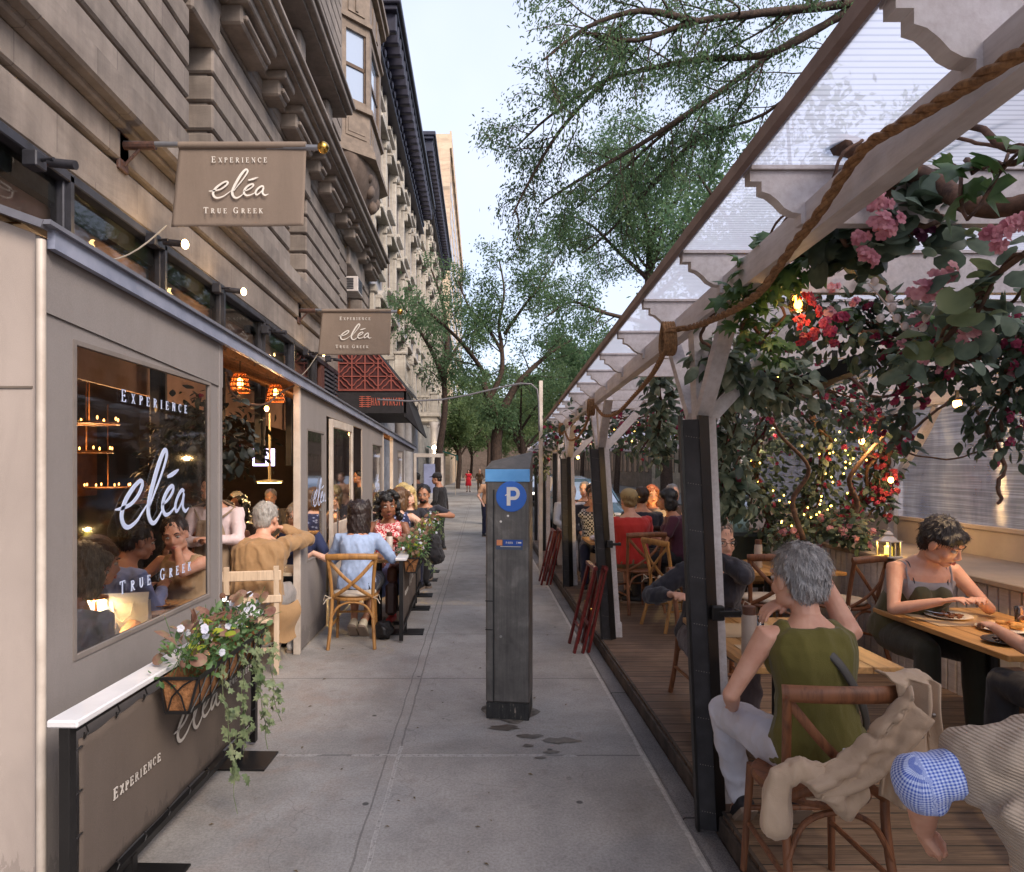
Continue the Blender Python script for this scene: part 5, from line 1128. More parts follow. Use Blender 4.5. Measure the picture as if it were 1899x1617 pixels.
        if sleeve != "none" and not tank:
            for sx in (1, -1):
                P, E, T = arms[sx]; gg = .92 + .3 * (g - 1); fr = {"short": .62, "long": 1, "cap": .25, "elbow": 1}[sleeve]
                pts = [P - rt * (.04 * sx) - u * .012, P, P.lerp(E, fr * .5), P.lerp(E, fr)]; c.cap(pts, [.066 * gg, .07 * gg, .064 * gg, (.058 if sleeve != "long" else .054) * gg], 14)
                if sleeve == "elbow": c.cap([E, E.lerp(T, .22)], [.066 * gg, .062 * gg], 14)
                if sleeve == "long": c.cap([E, E.lerp(T, .35), E.lerp(T, .9)], [.053 * gg, .053 * gg, .038], 14)
        me = remesh(c, vox if vox > .008 else .0085, 2); displace(me, fold, 7, (1, 1, .55), seed); mesh_obj(me, "top", top, t)
    if bot:
        c = MB(); c.loft([ring(*q, e=e) for q in rg if q[0] < .1])
        for sx in (1, -1):
            h0, K, F = legp[sx]
            c.cap([h0, h0.lerp(K, .35), h0.lerp(K, .8), K] if legs != "shorts" else [h0, h0.lerp(K, .35), h0.lerp(K, .8)], ([.10 * g, .096 * g, .078 * g, .07] if legs != "shorts" else [.102 * g, .1 * g, .09 * g]), 16)
            if legs == "long": c.cap([K, K.lerp(F, .4), K.lerp(F, .95)], [.069, .066, .055], 14)
            elif legs == "crop": c.cap([K, K.lerp(F, .3), K.lerp(F, .6)], [.069, .067, .06], 14)
        me = remesh(c, vox if vox > .008 else .009, 2); displace(me, fold, 7, (1, 1, .6), seed + 5); mesh_obj(me, "shorts" if legs == "shorts" else "trousers", bot, t)
    if skirt:
        c = MB(); rings = [ring(.12, .15, .115, 0, e=.012), ring(.0, .18, .13, 0, e=.014)]
        if pose == 'stand': rings += [[V((x * 1.12 + .02 * math.sin(k * 1.9), y * 1.12 + .02 * math.cos(k * 1.7), .48)) for k, (x, y, z) in enumerate(ring(-.05, .2, .15, 0))]]
        else:
            rings += [[V((p.x * 1.1, p.y + .12, seat + .05)) for p in ring(0, .2, .17, 0)], [V((p.x * 1.15, p.y * 1.1 + .3, seat - .02)) for p in ring(0, .2, .2, 0)], [V((p.x * 1.1, p.y * .7 + .40, seat - .18)) for p in ring(0, .2, .2, 0)]]
        c.loft(rings); me = remesh(c, .012, 2); displace(me, .005, 9, (1, 1, .3), seed + 9); mesh_obj(me, "skirt", skirt, t)
    if apron:
        c = MB(); pts = lambda hw, tt, off: (H + u * tt + rt * hw + f * (.125 * g + off))
        def fn(a, v):
            tt = .36 - .95 * v; hw = (.10 + min(1, v * 2.4) * .10) * (2 * a - 1); w_ = min(1, max(0, (v - .1) * 3)); ang = hw / (.17 * g)
            return H + u * tt + rt * ((.165 * g + .03) * math.sin(ang)) + f * ((.125 * g + .03 + .01 * math.sin(a * 14)) * math.cos(ang) + .012 * w_)
        c.sheet(fn, 24, 24); c.tube([fn(.1, 0), S[-1] + u * .04 + f * .03, N - f * .05], .011, 6); c.tube([fn(.9, 0), S[1] + u * .04 + f * .03, N - f * .05], .011, 6)
        o = c.build("apron", apron, t, smooth='all'); so = o.modifiers.new("s", 'SOLIDIFY'); so.thickness = .006
    # shoes
    sm = shoes or mat("black_shoe", (.02, .02, .022), rough=.5)
    for sx in (1, -1):
        F = legp[sx][2]; tow = V((0, 1, 0)) if pose == 'sit' else V((.15 * sx, 1, 0)).normalized(); up_ = V((0, 0, 1))
        if feet and 3 in feet: tow = V(feet[3]).normalized(); up_ = V(feet[4]).normalized()
        sdv = tow.cross(up_).normalized(); c = MB(); base = F - up_ * .045; c.cap([base - tow * .045, base + tow * .05, base + tow * .14], [.043, .042, .034], 12); c.cap([base + up_ * .03 - tow * .02, base + up_ * .05 - tow * .02], [.044, .042], 10)
        o = mesh_obj(remesh(c, .01, 1), "shoe", sm, t)
        c = MB(); q = F - up_ * .088
        ol = [(-.095, .022), (-.08, .038), (0, .042), (.1, .05), (.16, .04), (.185, .015), (.185, -.015), (.16, -.04), (.1, -.045), (0, -.038), (-.08, -.035), (-.095, -.02)]
        c.prism([q + tow * a + sdv * b_ for a, b_ in ol], up_ * .022); c.build("sole", mat("pale_rubber_sole", lin((150, 132, 118)), rough=.7), o)
    # face
    ec = MB()
    for sx in (1, -1): ec.mi = 0; ec.ell(hp_(.031 * sx, .0735, -.001), (.0145, .012, .0085), hd, 12, 8); ec.mi = 1; ec.ell(hp_(.031 * sx, .0795, -.0015), (.0062, .0068, .0062), hd, 10, 6)
    ec.build("eyes", [mat("eye_white", lin((205, 195, 188)), rough=.3), mat("iris_dark", (.02, .013, .01), rough=.15)], t, smooth='all', fix=False)
    hm = hairmat("hair_%02x%02x%02x" % tuple(int(255 * min(1, v)) for v in hair[1]), hair[1])
    ec = MB()
    for sx in (1, -1): ec.tube([hp_(.014 * sx, .091, .020), hp_(.032 * sx, .088, .026), hp_(.05 * sx, .070, .019)], [.003, .0036, .002], 5); ec.tube([hp_(.017 * sx, .0835, .005), hp_(.031 * sx, .0865, .0085), hp_(.045 * sx, .078, .004)], [.0015, .002, .0012], 4)
    ec.build("brows", hm, t, smooth='all')
    ec = MB(); ec.cap([hp_(-.021, .084, -.067), hp_(0, .0945, -.062), hp_(.021, .084, -.067)], [.003, .0052, .003], 6); ec.cap([hp_(-.018, .084, -.069), hp_(0, .0935, -.0725), hp_(.018, .084, -.069)], [.003, .006, .003], 6)
    ec.build("lips", mat("lip_" + sk, tuple(v * w for v, w in zip(lin({"light": (186, 110, 100), "fair": (196, 116, 108), "tan": (150, 88, 76), "brown": (120, 62, 56), "deep": (90, 50, 46)}[sk]), (1, .8, .8))), rough=.4), t, smooth='all')
    # hair
    st = hair[0]; h = MB(); rnd = random.Random(seed)
    if st in ("short", "spiky", "pixie"):
        h.ell(hp_(0, -.024, .038), (.083, .094, .086), hd, 18, 12); h.ell(hp_(0, -.052, -.018), (.070, .052, .060), hd)
        if st == "pixie": h.ell(hp_(0, .052, .062), (.060, .038, .030), hd); h.ell(hp_(.05, .035, .045), (.03, .035, .025), hd); h.ell(hp_(-.05, .035, .045), (.03, .035, .025), hd); [h.ell(hp_(-.05 + rnd.uniform(-.02, .03), -.06 + rnd.uniform(-.02, .02), -.06 + rnd.uniform(-.03, .01)), (.02, .02, .02), hd, 8, 6) for _ in range(9)]
    elif st == "bald": h.ell(hp_(0, -.036, -.012), (.081, .072, .040), hd, 18, 10); h.ell(hp_(0, -.032, .045), (.066, .066, .058), hd)
    elif st in ("bob", "long", "shoulder"):
        d_ = {"bob": .085, "shoulder": .13, "long": .17}[st]
        h.ell(hp_(0, -.022, .038), (.086, .096, .088), hd, 18, 12); h.ell(hp_(0, -.06, -.05), (.082, .052, d_), hd)
        for sx in (1, -1): h.ell(hp_(.07 * sx, -.015, -.04), (.022, .055, d_), hd); h.ell(hp_(.05 * sx, .045, .055), (.034, .03, .035), hd)
    elif st == "curly":
        for _ in range(90):
            a = rnd.uniform(0, 6.28); z = rnd.uniform(-.13, .115); rr = .085 + .022 * rnd.random() if z < .03 else .085 * math.sqrt(max(.05, 1 - (z / .14) ** 2)) + .01; y = math.sin(a) * rr - .02; x = math.cos(a) * rr * 1.08
            if y > .03 and z < .055: continue
            h.ell(hp_(x, y, z), (.026, .026, .026), hd, 8, 6)
        h.ell(hp_(0, -.03, .03), (.09, .09, .09), hd)
    elif st == "bun": h.ell(hp_(0, -.024, .038), (.082, .094, .085), hd, 18, 12); h.ell(hp_(0, -.09, .06), (.04, .035, .035), hd)
    if st != "none":
        me = remesh(h, .008 if vox < .01 else .011, 1); displace(me, .0035 if st != "curly" else .005, 26, (1, 1, .35), seed + 2)
        hair_strands = hair_strands or (520 if vox < .0115 else 0)
        if hair_strands:
            k = MB(); vs = [v.co.copy() for v in me.vertices]; ns = [v.normal.copy() for v in me.vertices]; k.v = [tuple(v) for v in vs]; k.f = [tuple(p.vertices) for p in me.polygons]; k.m = [0] * len(k.f)
            for _ in range(hair_strands):
                i = rnd.randrange(len(vs)); p = vs[i]; nrm = ns[i]; dn = -hu + hf * .3 * rnd.uniform(-1, 1) + hx * rnd.uniform(-.5, .5); away = (p - hp_(0, -.02, .09)); dn = dn * .7 + away.normalized() * .8; dn = (dn - nrm * dn.dot(nrm)).normalized()
                L = rnd.uniform(.018, .042); w = dn.cross(nrm) * .0017; p0 = p - nrm * .002; p1 = p + dn * L * .55 + nrm * .006; p2 = p + dn * L + nrm * rnd.uniform(.002, .011); k.add([p0 - w, p0 + w, p1 + w, p1 - w, p2], [(0, 1, 2, 3), (3, 2, 4)])
            k.build("hair", hm, t, smooth='all', fix=False); bpy.data.meshes.remove(me)
        else: mesh_obj(me, "hair", hm, t)
    if beard: c = MB(); c.ell(hp_(0, .05, -.078), (.046, .042, .034), hd); c.ell(hp_(0, .086, -.056), (.026, .014, .006), hd); me = remesh(c, .008, 1); displace(me, .002, 30); mesh_obj(me, "beard", hairmat("beard_grey", beard), t)
    if cap_: c = MB(); c.ell(hp_(0, -.018, .052), (.088, .102, .078), hd, 18, 12); c.ell(hp_(0, .10, .05), (.06, .05, .010), hd); mesh_obj(remesh(c, .009, 2), "cap", cap_, t)
    if glasses:
        c = MB()
        for sx in (1, -1): c.tube([hp_(.032 * sx + .019 * math.cos(a), .0945 - .3 * (.019 * math.cos(a)) * sx * .3, -.002 + .016 * math.sin(a)) for a in [j * .42 for j in range(16)]], .0016, 5); c.tube([hp_(.051 * sx, .092, 0), hp_(.074 * sx, .03, .002), hp_(.078 * sx, -.01, -.002)], .0016, 5)
        c.tube([hp_(-.013, .097, .002), hp_(.013, .097, .002)], .0016, 5); c.build("glasses", mat("black_frames", (.02, .02, .02), rough=.3), t, smooth='all')
    t["_f"] = 0; del t["_f"]
    return t, dict(H=H, u=u, rt=rt, f=f, S=S, arms=arms, hp=hp_, hd=hd, N=N, ring=ring, rg=rg)
# ---------------- chairs and tables ----------------
def wd(name, c, c2): return wood(name, lin(c), lin(c2), 2, 2.5, .5)
W_OAK = wd("honey_oak", (168, 122, 68), (122, 82, 44)); W_WAL = wd("red_brown_beech", (124, 78, 50), (78, 46, 30)); W_BEIGE = wd("pale_beige_painted_wood", (206, 184, 160), (176, 152, 130)); W_DK = wd("dark_stained_wood", (70, 50, 38), (42, 30, 24))
M_CUSH = mat("cream_cushion", lin((214, 200, 182)), lin((190, 176, 160)), 6, .9)
def xchair(label, loc, rz, w=W_OAK, cushion=True, group="cross back chairs"):
    t = thing("cross_back_chair", label, "chair", group, loc=loc, rz=R(rz)); t.scale = (1.04,) * 3
    m = MB(); n = 12
    for sx in (1, -1):
        p = smooth_path([V((.215 * sx, -.30, 0)), V((.195 * sx, -.235, .25)), V((.19 * sx, -.205, .45)), V((.2 * sx, -.235, .66)), V((.222 * sx, -.285, .86))], 5); m.tube(p, [.017 + .003 * math.sin(i) * 0 for i in range(len(p))], 10)
    m.build("rear_leg", w, t, smooth=True)
    m = MB(); p = smooth_path([V((-.235, -.275, .855)), V((-.12, -.325, .865)), V((0, -.34, .868)), V((.12, -.325, .865)), V((.235, -.275, .855))], 5); m.tube(p, .030, 10, ell=.62, up=(0, 1, 0)); m.build("top_rail", w, t, smooth=True)
    for sx in (1, -1):
        m = MB(); p = smooth_path([V((.205 * sx, -.27, .82)), V((.08 * sx, -.295 - .012 * sx, .68)), V((-.06 * sx, -.27 - .012 * sx, .56)), V((-.185 * sx, -.215, .47))], 5); m.tube(p, .017, 8, ell=.5, up=(0, 1, 0)); m.build("cross_slat", w, t, smooth=True)
    m = MB(); m.lathe([(.19, 0), (.222, .006), (.226, .02), (.215, .032), (0, .034)], (0, -.01, .432), 28); m.build("seat", w, t, smooth=True)
    for sx in (1, -1): m = MB(); m.tube([(.195 * sx, .18, 0), (.175 * sx, .15, .44)], [.014, .018], 10); m.build("front_leg", w, t, smooth=True)
    m = MB(); m.tube(smooth_path([V((-.197, -.24, .27)), V((-.13, -.225, .385)), V((0, -.22, .425)), V((.13, -.225, .385)), V((.197, -.24, .27))], 5), .011, 8); m.tube([(-.18, .16, .26), (.18, .16, .26)], .011, 8)
    for sx in (1, -1): m.tube([(.182 * sx, .16, .2), (.2 * sx, -.24, .2)], .011, 8)
    m.build("stretcher", w, t, smooth=True)
    if cushion:
        m = MB(); m.lathe([(0, 0), (.19, .002), (.208, .016), (.2, .032), (.15, .042), (0, .046)], (0, -.005, .466), 26); m.build("cushion", M_CUSH, t, smooth='all')
        m = MB()
        for sx in (1, -1): m.tube([(.18 * sx, -.17, .475), (.2 * sx, -.235, .47), (.235 * sx, -.25, .46), (.26 * sx, -.27, .42)], .004, 5); m.tube([(.2 * sx, -.235, .47), (.25 * sx, -.25, .5), (.262 * sx, -.24, .45)], .004, 5)
        m.build("cushion_tie", M_CUSH, t)
    return t
def ladder_chair(label, loc, rz):
    w = W_BEIGE; t = thing("ladder_back_chair", label, "chair", loc=loc, rz=R(rz))
    m = MB()
    for sx in (1, -1): m.bar((.2 * sx, -.23, 0), (.2 * sx, -.21, .45), .042, .036); m.bar((.2 * sx, -.21, .45), (.2 * sx, -.25, .92), .042, .034)
    m.build("rear_leg", w, t)
    for z0, h in ((.80, .085), (.61, .065)): m = MB(); m.box(-.24, .24, -.25 - (z0 - .6) * .03, -.225 - (z0 - .6) * .03, z0, z0 + h, .006); m.build("back_slat", w, t)
    m = MB()
    for sx in (1, -1): m.box(.18 * sx - .02, .18 * sx + .02, .15, .19, 0, .44, .004)
    m.build("front_leg", w, t); m = MB(); m.box(-.21, .21, -.22, .2, .43, .465, .008); m.build("seat", w, t)
    m = MB(); m.box(-.18, .18, -.235, -.205, .2, .225); m.box(-.18, .18, .155, .185, .25, .275)
    for sx in (1, -1): m.box(.2 * sx - .012, .2 * sx + .012, -.22, .17, .16, .185); m.box(.2 * sx - .012, .2 * sx + .012, -.22, .17, .3, .325)
    m.build("stretcher", w, t); return t
W_TOP = wood("warm_oak_table", lin((184, 138, 84)), lin((134, 94, 54)), 1, 2.2, .45)
def table(label, x0, x1, y0, y1, z=None, z0=.10, w=W_TOP, group="wooden dining tables"):
    cx, cy = (x0 + x1) / 2, (y0 + y1) / 2; t = thing("dining_table", label, "table", group, loc=(cx, cy, z0)); a, b = (x1 - x0) / 2, (y1 - y0) / 2; z = z or z0 + .71 + (.05 if z0 < .05 else 0); h = z - z0
    m = MB(); N = max(2, int((2 * a) / .14)); e = 2 * a / N
    for k in range(N): m.box(-a + e * k, -a + e * (k + 1) - .002, -b, b, h - .032, h, .003)
    m.build("tabletop", w, t); m = MB(); m.tube([(0, 0, .03), (0, 0, h - .03)], .032, 12); m.box(-.2, .2, -.03, .03, h - .05, h - .032); m.box(-.28, .28, -.035, .035, 0, .03, .008); m.box(-.035, .035, -.28, .28, 0, .028, .008); m.build("pedestal", M_BLK, t); return t
C = lin
DZ = .10
blk = cloth("black_cloth", C((40, 38, 42))); navy = cloth("navy_cloth", C((36, 40, 66))); white_c = cloth("white_linen", C((206, 204, 214))); denim = cloth("blue_denim", C((66, 78, 112)))
# ---- right: front table ----
ch = xchair("red brown cross back chair nearest the viewer, a beige jacket over its right side", (1.26, 2.63, DZ), 0, W_WAL, False); ch.scale = (.93, .98, 1.02)
r1, R1 = person("short grey haired woman in an olive sleeveless top and white trousers, seen from behind", (1.33, 2.70, DZ), 3, s=.95, hbig=.12, lean=9, head=(14, 4, 0), hands={1: (-.04, .20, 1.08), -1: (-.21, .30, .60)},
    poles={1: (1, .0, .05), -1: (-.7, -.5, -.4)}, knees={1: (.15, .42, .54), -1: (-.19, .44, .53)}, feet={1: (.12, .42, .15), -1: (-.08, .52, .10), 3: (.1, .75, -.65), 4: (.0, .65, .75)}, fem=True, girth=.98, sk="light", hair=("spiky", C((176, 172, 172))),
    top=cloth("olive_linen", C((100, 92, 34))), tank='wide', bot=white_c, legs="long", shoes=mat("black_canvas_shoe", C((34, 32, 38))), vox=.0075, fold=.0035, curl=.35, hair_strands=2600, seed=3)
m = MB(); R_ = R1; H, u, rt, f = R_['H'], R_['u'], R_['rt'], R_['f']
m.tube(smooth_path([H + u * .47 - rt * .07 + f * .02, H + u * .43 - rt * .05 - f * .085, H + u * .33 + rt * .03 - f * .15, H + u * .2 + rt * .11 - f * .13, H + u * .1 + rt * .165 - f * .07, H + u * .04 + rt * .19], 6), .016, 6, ell=.25, up=(0, 1, 0)); m.build("bag_strap", mat("grey_strap", C((84, 80, 76)), rough=.6), r1, smooth='all')
# jacket on the chair
def drape(name, label, m_, fn, nu=40, nv=40, th=.006, amp=.010, fr=9, cat="jacket", seed=4):
    m = MB(); m.sheet(fn, nu, nv); o = m.build(name, m_, smooth='all'); displace(o.data, amp, fr, (1, 1, .35), seed, False, 1); s = o.modifiers.new("s", 'SOLIDIFY'); s.thickness = th; q = o.modifiers.new("q", 'SUBSURF'); q.levels = 1; q.render_levels = 1; return tag(o, label, cat)
M_JKT = cloth("beige_canvas", C((190, 164, 138)))
jk = thing("draped_jacket", "crumpled beige jacket hanging over the right side of the nearest chair", "jacket")
def jf(a, v):
    x = 1.385 + .14 * a
    if v < .15: return (x, 2.40 - v * .7, 1.03 + .02 * math.sin(v * 20))
    w = (v - .15) / .85; return (x + .02 * math.sin(w * 5 + a * 3) + (.05 * w if a > .5 else -.05 * w), 2.285 - .022 * math.sin(a * 13 + w * 2) - .02 * w, 1.035 - .36 * w - .05 * w * math.sin(a * 3.1))
m = MB(); m.sheet(jf, 40, 50); o = m.build("right_front", M_JKT, jk, smooth='all'); displace(o.data, .006, 22, (1, 1, .2), 4, True, 1); s = o.modifiers.new("s", 'SOLIDIFY'); s.thickness = .007
def jf2(a, v):
    x = 1.44 - .36 * v; z = .95 - .24 * v - .05 * math.sin(v * 3.1) + .075 * (a - .5) * 2 * (1 - .3 * v); return (x + .03 * math.sin(a * 6), 2.26 - .05 * math.sin(a * 3.14) - .015 * math.sin(a * 16 + v * 5), z)
m = MB(); m.sheet(jf2, 40, 40); o = m.build("body_fold", M_JKT, jk, smooth='all'); displace(o.data, .006, 24, (.4, 1, 1), 6, True, 1); s = o.modifiers.new("s", 'SOLIDIFY'); s.thickness = .007
m = MB()
m.cap([(1.14, 2.26, .71), (1.06, 2.27, .75), (1.0, 2.28, .72), (.985, 2.28, .64), (.98, 2.27, .57)], [.05, .045, .042, .046, .052], 14); m.cap([(1.21, 2.25, .73), (1.14, 2.23, .67), (1.2, 2.25, .63), (1.25, 2.26, .68)], [.04, .038, .036, .03], 12); me = remesh(m, .007, 1); displace(me, .005, 26, (1, 1, .3), 8, True, 1); mesh_obj(me, "sleeve", M_JKT, jk)
m = MB()
for p in ((1.50, 2.262, .93), (1.46, 2.26, .86), (1.52, 2.262, .80)): m.ell(p, (.008, .004, .008), None, 8, 5)
m.build("snap", mat("snap_steel", (.4, .36, .32), rough=.3, metal=1), jk)
table("warm lit oak table in front of the grey haired woman", 1.27, 2.0, 3.22, 4.30)
xchair("cross back chair hidden behind the person in the dark jumper", (1.62, 4.72, DZ), 180, W_WAL, False)
r2, _ = person("person in a loose dark jumper and glasses, hand at chin, facing the grey haired woman", (1.53, 4.55, DZ), 172, s=.97, lean=18, head=(20, 6, 0), hands={-1: (.03, .24, 1.09), 1: (.30, .34, .84)}, poles={-1: (-.9, .5, -.7), 1: (.8, 0, -.6)}, fem=True, girth=1.15, sk="light",
    hair=("short", C((120, 104, 92))), top=cloth("charcoal_knit", C((44, 42, 52))), sleeve="long", bot=cloth("grey_jeans", C((92, 80, 84))), glasses=True, vox=.009, fold=.006, seed=5)
# ---- right: near woman's table ----
table("long oak table with plates of food in front of the woman in the green dress", 2.64, 3.38, 3.42, 4.60)
r3, R3 = person("short dark haired woman in a grey and olive sleeveless dress looking down at her plate", (2.86, 4.58, DZ), 176, lean=20, side=-3, head=(34, 30, 8), hands={1: (.04, .42, .80), -1: (-.20, .40, .80)}, poles={1: (.8, -.1, -.7), -1: (-.7, -.1, -.7)}, fem=True, girth=1.14, s=.99, hbig=.12, sk="light",
    hair=("pixie", C((34, 28, 30))), top=cloth("grey_rib_vest", C((150, 144, 146))), tank=True, sleeve="none", bot=cloth("dark_olive_trousers", C((54, 52, 40))), shoes=mat("brown_sandal", C((92, 62, 48))), vox=.0075, fold=.0006, curl=.35, hair_strands=900, seed=7)
c = MB(); H, u, rt, f, ring = R3['H'], R3['u'], R3['rt'], R3['f'], R3['ring']
c.loft([ring(-.05, .185, .135, .005, e=.022), ring(.05, .18, .13, .006, e=.022), ring(.15, .155, .118, .012, e=.022), ring(.24, .14, .122, .022, e=.018), ring(.31, .125, .118, .034, e=.016), ring(.35, .105, .10, .036, e=.010)])
for sx in (1, -1): c.ell(H + u * .305 + rt * (.062 * sx) + f * .125, (.064, .066, .070), (rt, f, u))
me = remesh(c, .009, 4); displace(me, .0018, 8, (1, 1, .5), 3); mesh_obj(me, "dress", cloth("olive_pinafore", C((82, 76, 48))), r3)
for sx in (1, -1): m = MB(); m.tube(smooth_path([H + u * .335 + rt * (.085 * sx) + f * .128, H + u * .40 + rt * (.10 * sx) + f * .085, H + u * .468 + rt * (.105 * sx) + f * .0, H + u * .40 + rt * (.09 * sx) - f * .12], 5), .006, 6, ell=.5); m.build("strap", blk, r3, smooth='all')
for sx in (1, -1): m = MB(); m.tube(smooth_path([H + u * .33 + rt * (.12 * sx) + f * .11, H + u * .40 + rt * (.125 * sx) + f * .075, H + u * .465 + rt * (.13 * sx) + f * .0, H + u * .40 + rt * (.12 * sx) - f * .11], 5), .013, 6, ell=.35); m.build("vest_strap", cloth("grey_rib_vest", C((150, 144, 146))), r3, smooth='all')
person("diner at the right edge, only dark trousers and a forearm in view", (2.86, 3.02, DZ), 8, lean=2, hands={-1: (-.22, .40, .80), 1: (.1, .4, .82)}, fem=True, sk="light", hair=("bob", C((60, 44, 34))), top=cloth("cream_blouse", C((210, 190, 165))), sleeve="short", bot=blk, vox=.011, seed=12)
# ---- right: nearest figure with gingham sleeve ----
r5, R5 = person("nearest diner at the bottom right, blue gingham sleeve under a ribbed beige sweater", (1.56, 1.42, DZ), 0, lean=25, hands={-1: (-.37, .38, .67), 1: (.2, .35, .7)}, poles={-1: (-1, -.2, .3), 1: (.7, -.4, -.4)}, fem=False, knees={1: (.34, .38, .50), -1: (.14, .40, .50)}, feet={1: (.34, .40, .1), -1: (.16, .42, .1)}, girth=1.12, s=.98, sk="light", hair=("short", C((90, 80, 72))),
    top=cloth("blue_gingham", C((52, 88, 190)), C((196, 208, 240)), 'sleeve', sc=120), sleeve="elbow", bot=cloth("tan_trousers", C((120, 100, 84))), vox=.0085, fold=.003, curl=1.25, seed=8)
tp = [q for q in bpy.data.objects if q.parent == r5 and q.name.startswith("top")][0]; P, E, T = R5['arms'][-1]; at = tp.data.attributes.new("pat", 'FLOAT_VECTOR', 'POINT'); vals = []
for vtx in tp.data.vertices:
    a0, b0 = (P, E) if (vtx.co - E).dot(E - P) < 0 else (E, T); d0 = (b0 - a0).normalized(); q = vtx.co - a0; r0 = q - d0 * q.dot(d0); e1 = V((0, 0, 1)); e1 = (e1 - d0 * d0.z).normalized(); e2 = d0.cross(e1); vals += [q.dot(d0) + (0 if a0 is P else (E - P).length), math.atan2(r0.dot(e2), r0.dot(e1)) * .065, 0]
at.data.foreach_set("vector", vals)
c = MB(); H, u, rt, f, ring = R5['H'], R5['u'], R5['rt'], R5['f'], R5['ring']; rg_ = R5['rg']
c.loft([ring(*q, e=.035) for q in rg_ if .12 < q[0] < .47]); P, E, T = R5['arms'][-1]
c.cap([P + rt * .05, P, P.lerp(E, .50)], [.09, .096, .094], 16); c.cap([P - u * .02, P.lerp(E, .42) - u * .12 - f * .05, P.lerp(E, .3) - u * .26 - f * .05], [.09, .085, .07], 14); c.cap([P - u * .1, H + u * .1 - rt * .16 - f * .08], [.1, .09], 14); P, E, T = R5['arms'][1]; c.cap([P - rt * .05, P, P.lerp(E, .5)], [.085, .092, .08], 14)
me = remesh(c, .009, 2); displace(me, .008, 7, (.5, 1, 1), 3); mesh_obj(me, "sweater", cloth("beige_rib_knit", C((186, 168, 150)), C((158, 140, 124)), 'rib', sc=130), r5)
xchair("cross back chair under the nearest diner, its curved rail at the bottom right corner", (1.62, 1.55, DZ), 4, W_OAK, False)
# ---- right: empty chairs and middle table ----
table("set table without diners in the middle of the shed", 2.22, 3.30, 6.15, 7.0)
xchair("empty dark cross back chair with its back to the viewer at the middle table", (2.52, 6.05, DZ), -4, W_WAL, True); xchair("empty cross back chair half hidden behind the grey haired woman's head", (3.12, 5.95, DZ), 28, W_WAL, True)
xchair("empty oak cross back chair on the far side of the middle table", (2.85, 7.25, DZ), 176, W_OAK, False)
xchair("empty oak cross back chair with a white cushion left of the nearest post", (2.06, 7.1, DZ), -72, W_OAK, True)
# ---- right: distance ----
P_ = person
P_("diner in a pale mint shirt with dark hair, seen from behind beside the foliage", (2.80, 7.75, DZ), 10, lean=4, fem=False, sk="tan", hair=("short", C((36, 30, 28))), top=cloth("mint_shirt", C((150, 176, 164))), sleeve="long", bot=navy, vox=.012, girth=1.1, seed=20)
m = thing("upholstered_chair", "dark green upholstered chair back behind the diner in the mint shirt", "chair", loc=(2.80, 7.45, DZ)); q = MB(); q.box(-.3, .3, -.06, .04, .35, .95, .04); q.build("backrest", mat("dark_green_fabric", C((40, 46, 36))), m); q = MB(); q.box(-.28, .28, .04, .5, .35, .46, .03); q.build("seat", mat("dark_green_fabric", C((40, 46, 36))), m); [MB().box(x - .02, x + .02, y - .02, y + .02, 0, .35).build("leg", W_DK, m) for x in (-.25, .25) for y in (0, .45)]
P_("diner in a maroon top just left of the nearest post", (2.42, 8.4, DZ), 80, lean=8, hands={1: (.1, .35, .8), -1: (-.1, .35, .8)}, sk="tan", hair=("bob", C((28, 24, 26))), top=cloth("maroon_jersey", C((78, 32, 52))), sleeve="short", bot=blk, vox=.012, seed=21)
P_("red haired woman in a grey top facing the viewer at a candle lit table", (2.55, 10.2, DZ), 165, lean=8, head=(15, 5, 0), hands={1: (.12, .33, .85), -1: (-.1, .33, .85)}, sk="light", hair=("shoulder", C((150, 84, 50))), top=cloth("grey_jersey", C((128, 118, 118))), sleeve="short", bot=blk, vox=.012, seed=22)
P_("man in a dark navy jacket seen from behind at the candle lit table", (2.12, 9.0, DZ), -12, lean=5, fem=False, sk="tan", girth=1.1, hair=("short", C((58, 40, 30))), top=cloth("navy_jacket", C((28, 30, 48))), sleeve="long", bot=blk, vox=.012, seed=23)
table("candle lit table beyond the man in the navy jacket", 2.15, 2.9, 9.45, 10.0)
xchair("dark cross back chair under the man in the navy jacket", (2.10, 8.92, DZ), -12, W_DK, False)
P_("diner in a bright red top and tan cap, back to the viewer", (1.78, 8.05, DZ), 10, lean=6, fem=False, sk="light", girth=1.1, hair=("short", C((150, 124, 84))), cap_=cloth("tan_cap", C((168, 146, 104))), top=cloth("red_jersey", C((190, 44, 38))), sleeve="short", bot=cloth("khaki", C((120, 104, 80))), legs="shorts", vox=.012, seed=24)
xchair("cross back chair under the diner in the red top", (1.80, 8.0, DZ), 14, W_WAL, False)
P_("diner in a black and white checked shirt between the second and third posts", (1.62, 9.75, DZ), 172, lean=14, fem=False, head=(-10, 8, 0), hands={1: (-.02, .24, 1.08), -1: (-.15, .36, .84)}, sk="light", hair=("short", C((74, 56, 44))), top=cloth("check_shirt", C((28, 26, 30)), C((190, 188, 190)), 'check', sc=40), sleeve="long", bot=navy, vox=.012, seed=25)
table("table with white napkins between the checked shirt and the red top", 1.38, 2.0, 8.6, 9.35)
P_("white haired man in a white shirt behind the third post", (1.50, 11.6, DZ), 190, lean=4, fem=False, sk="light", hair=("bald", C((190, 186, 182))), top=cloth("white_shirt", C((200, 202, 212))), sleeve="long", bot=navy, vox=.013, seed=26)
P_("grey haired diner far back near the parked car", (1.9, 12.4, DZ), 160, lean=4, fem=False, sk="fair", hair=("short", C((150, 146, 146))), top=cloth("brown_top", C((92, 70, 60))), sleeve="long", bot=navy, vox=.014, seed=27)
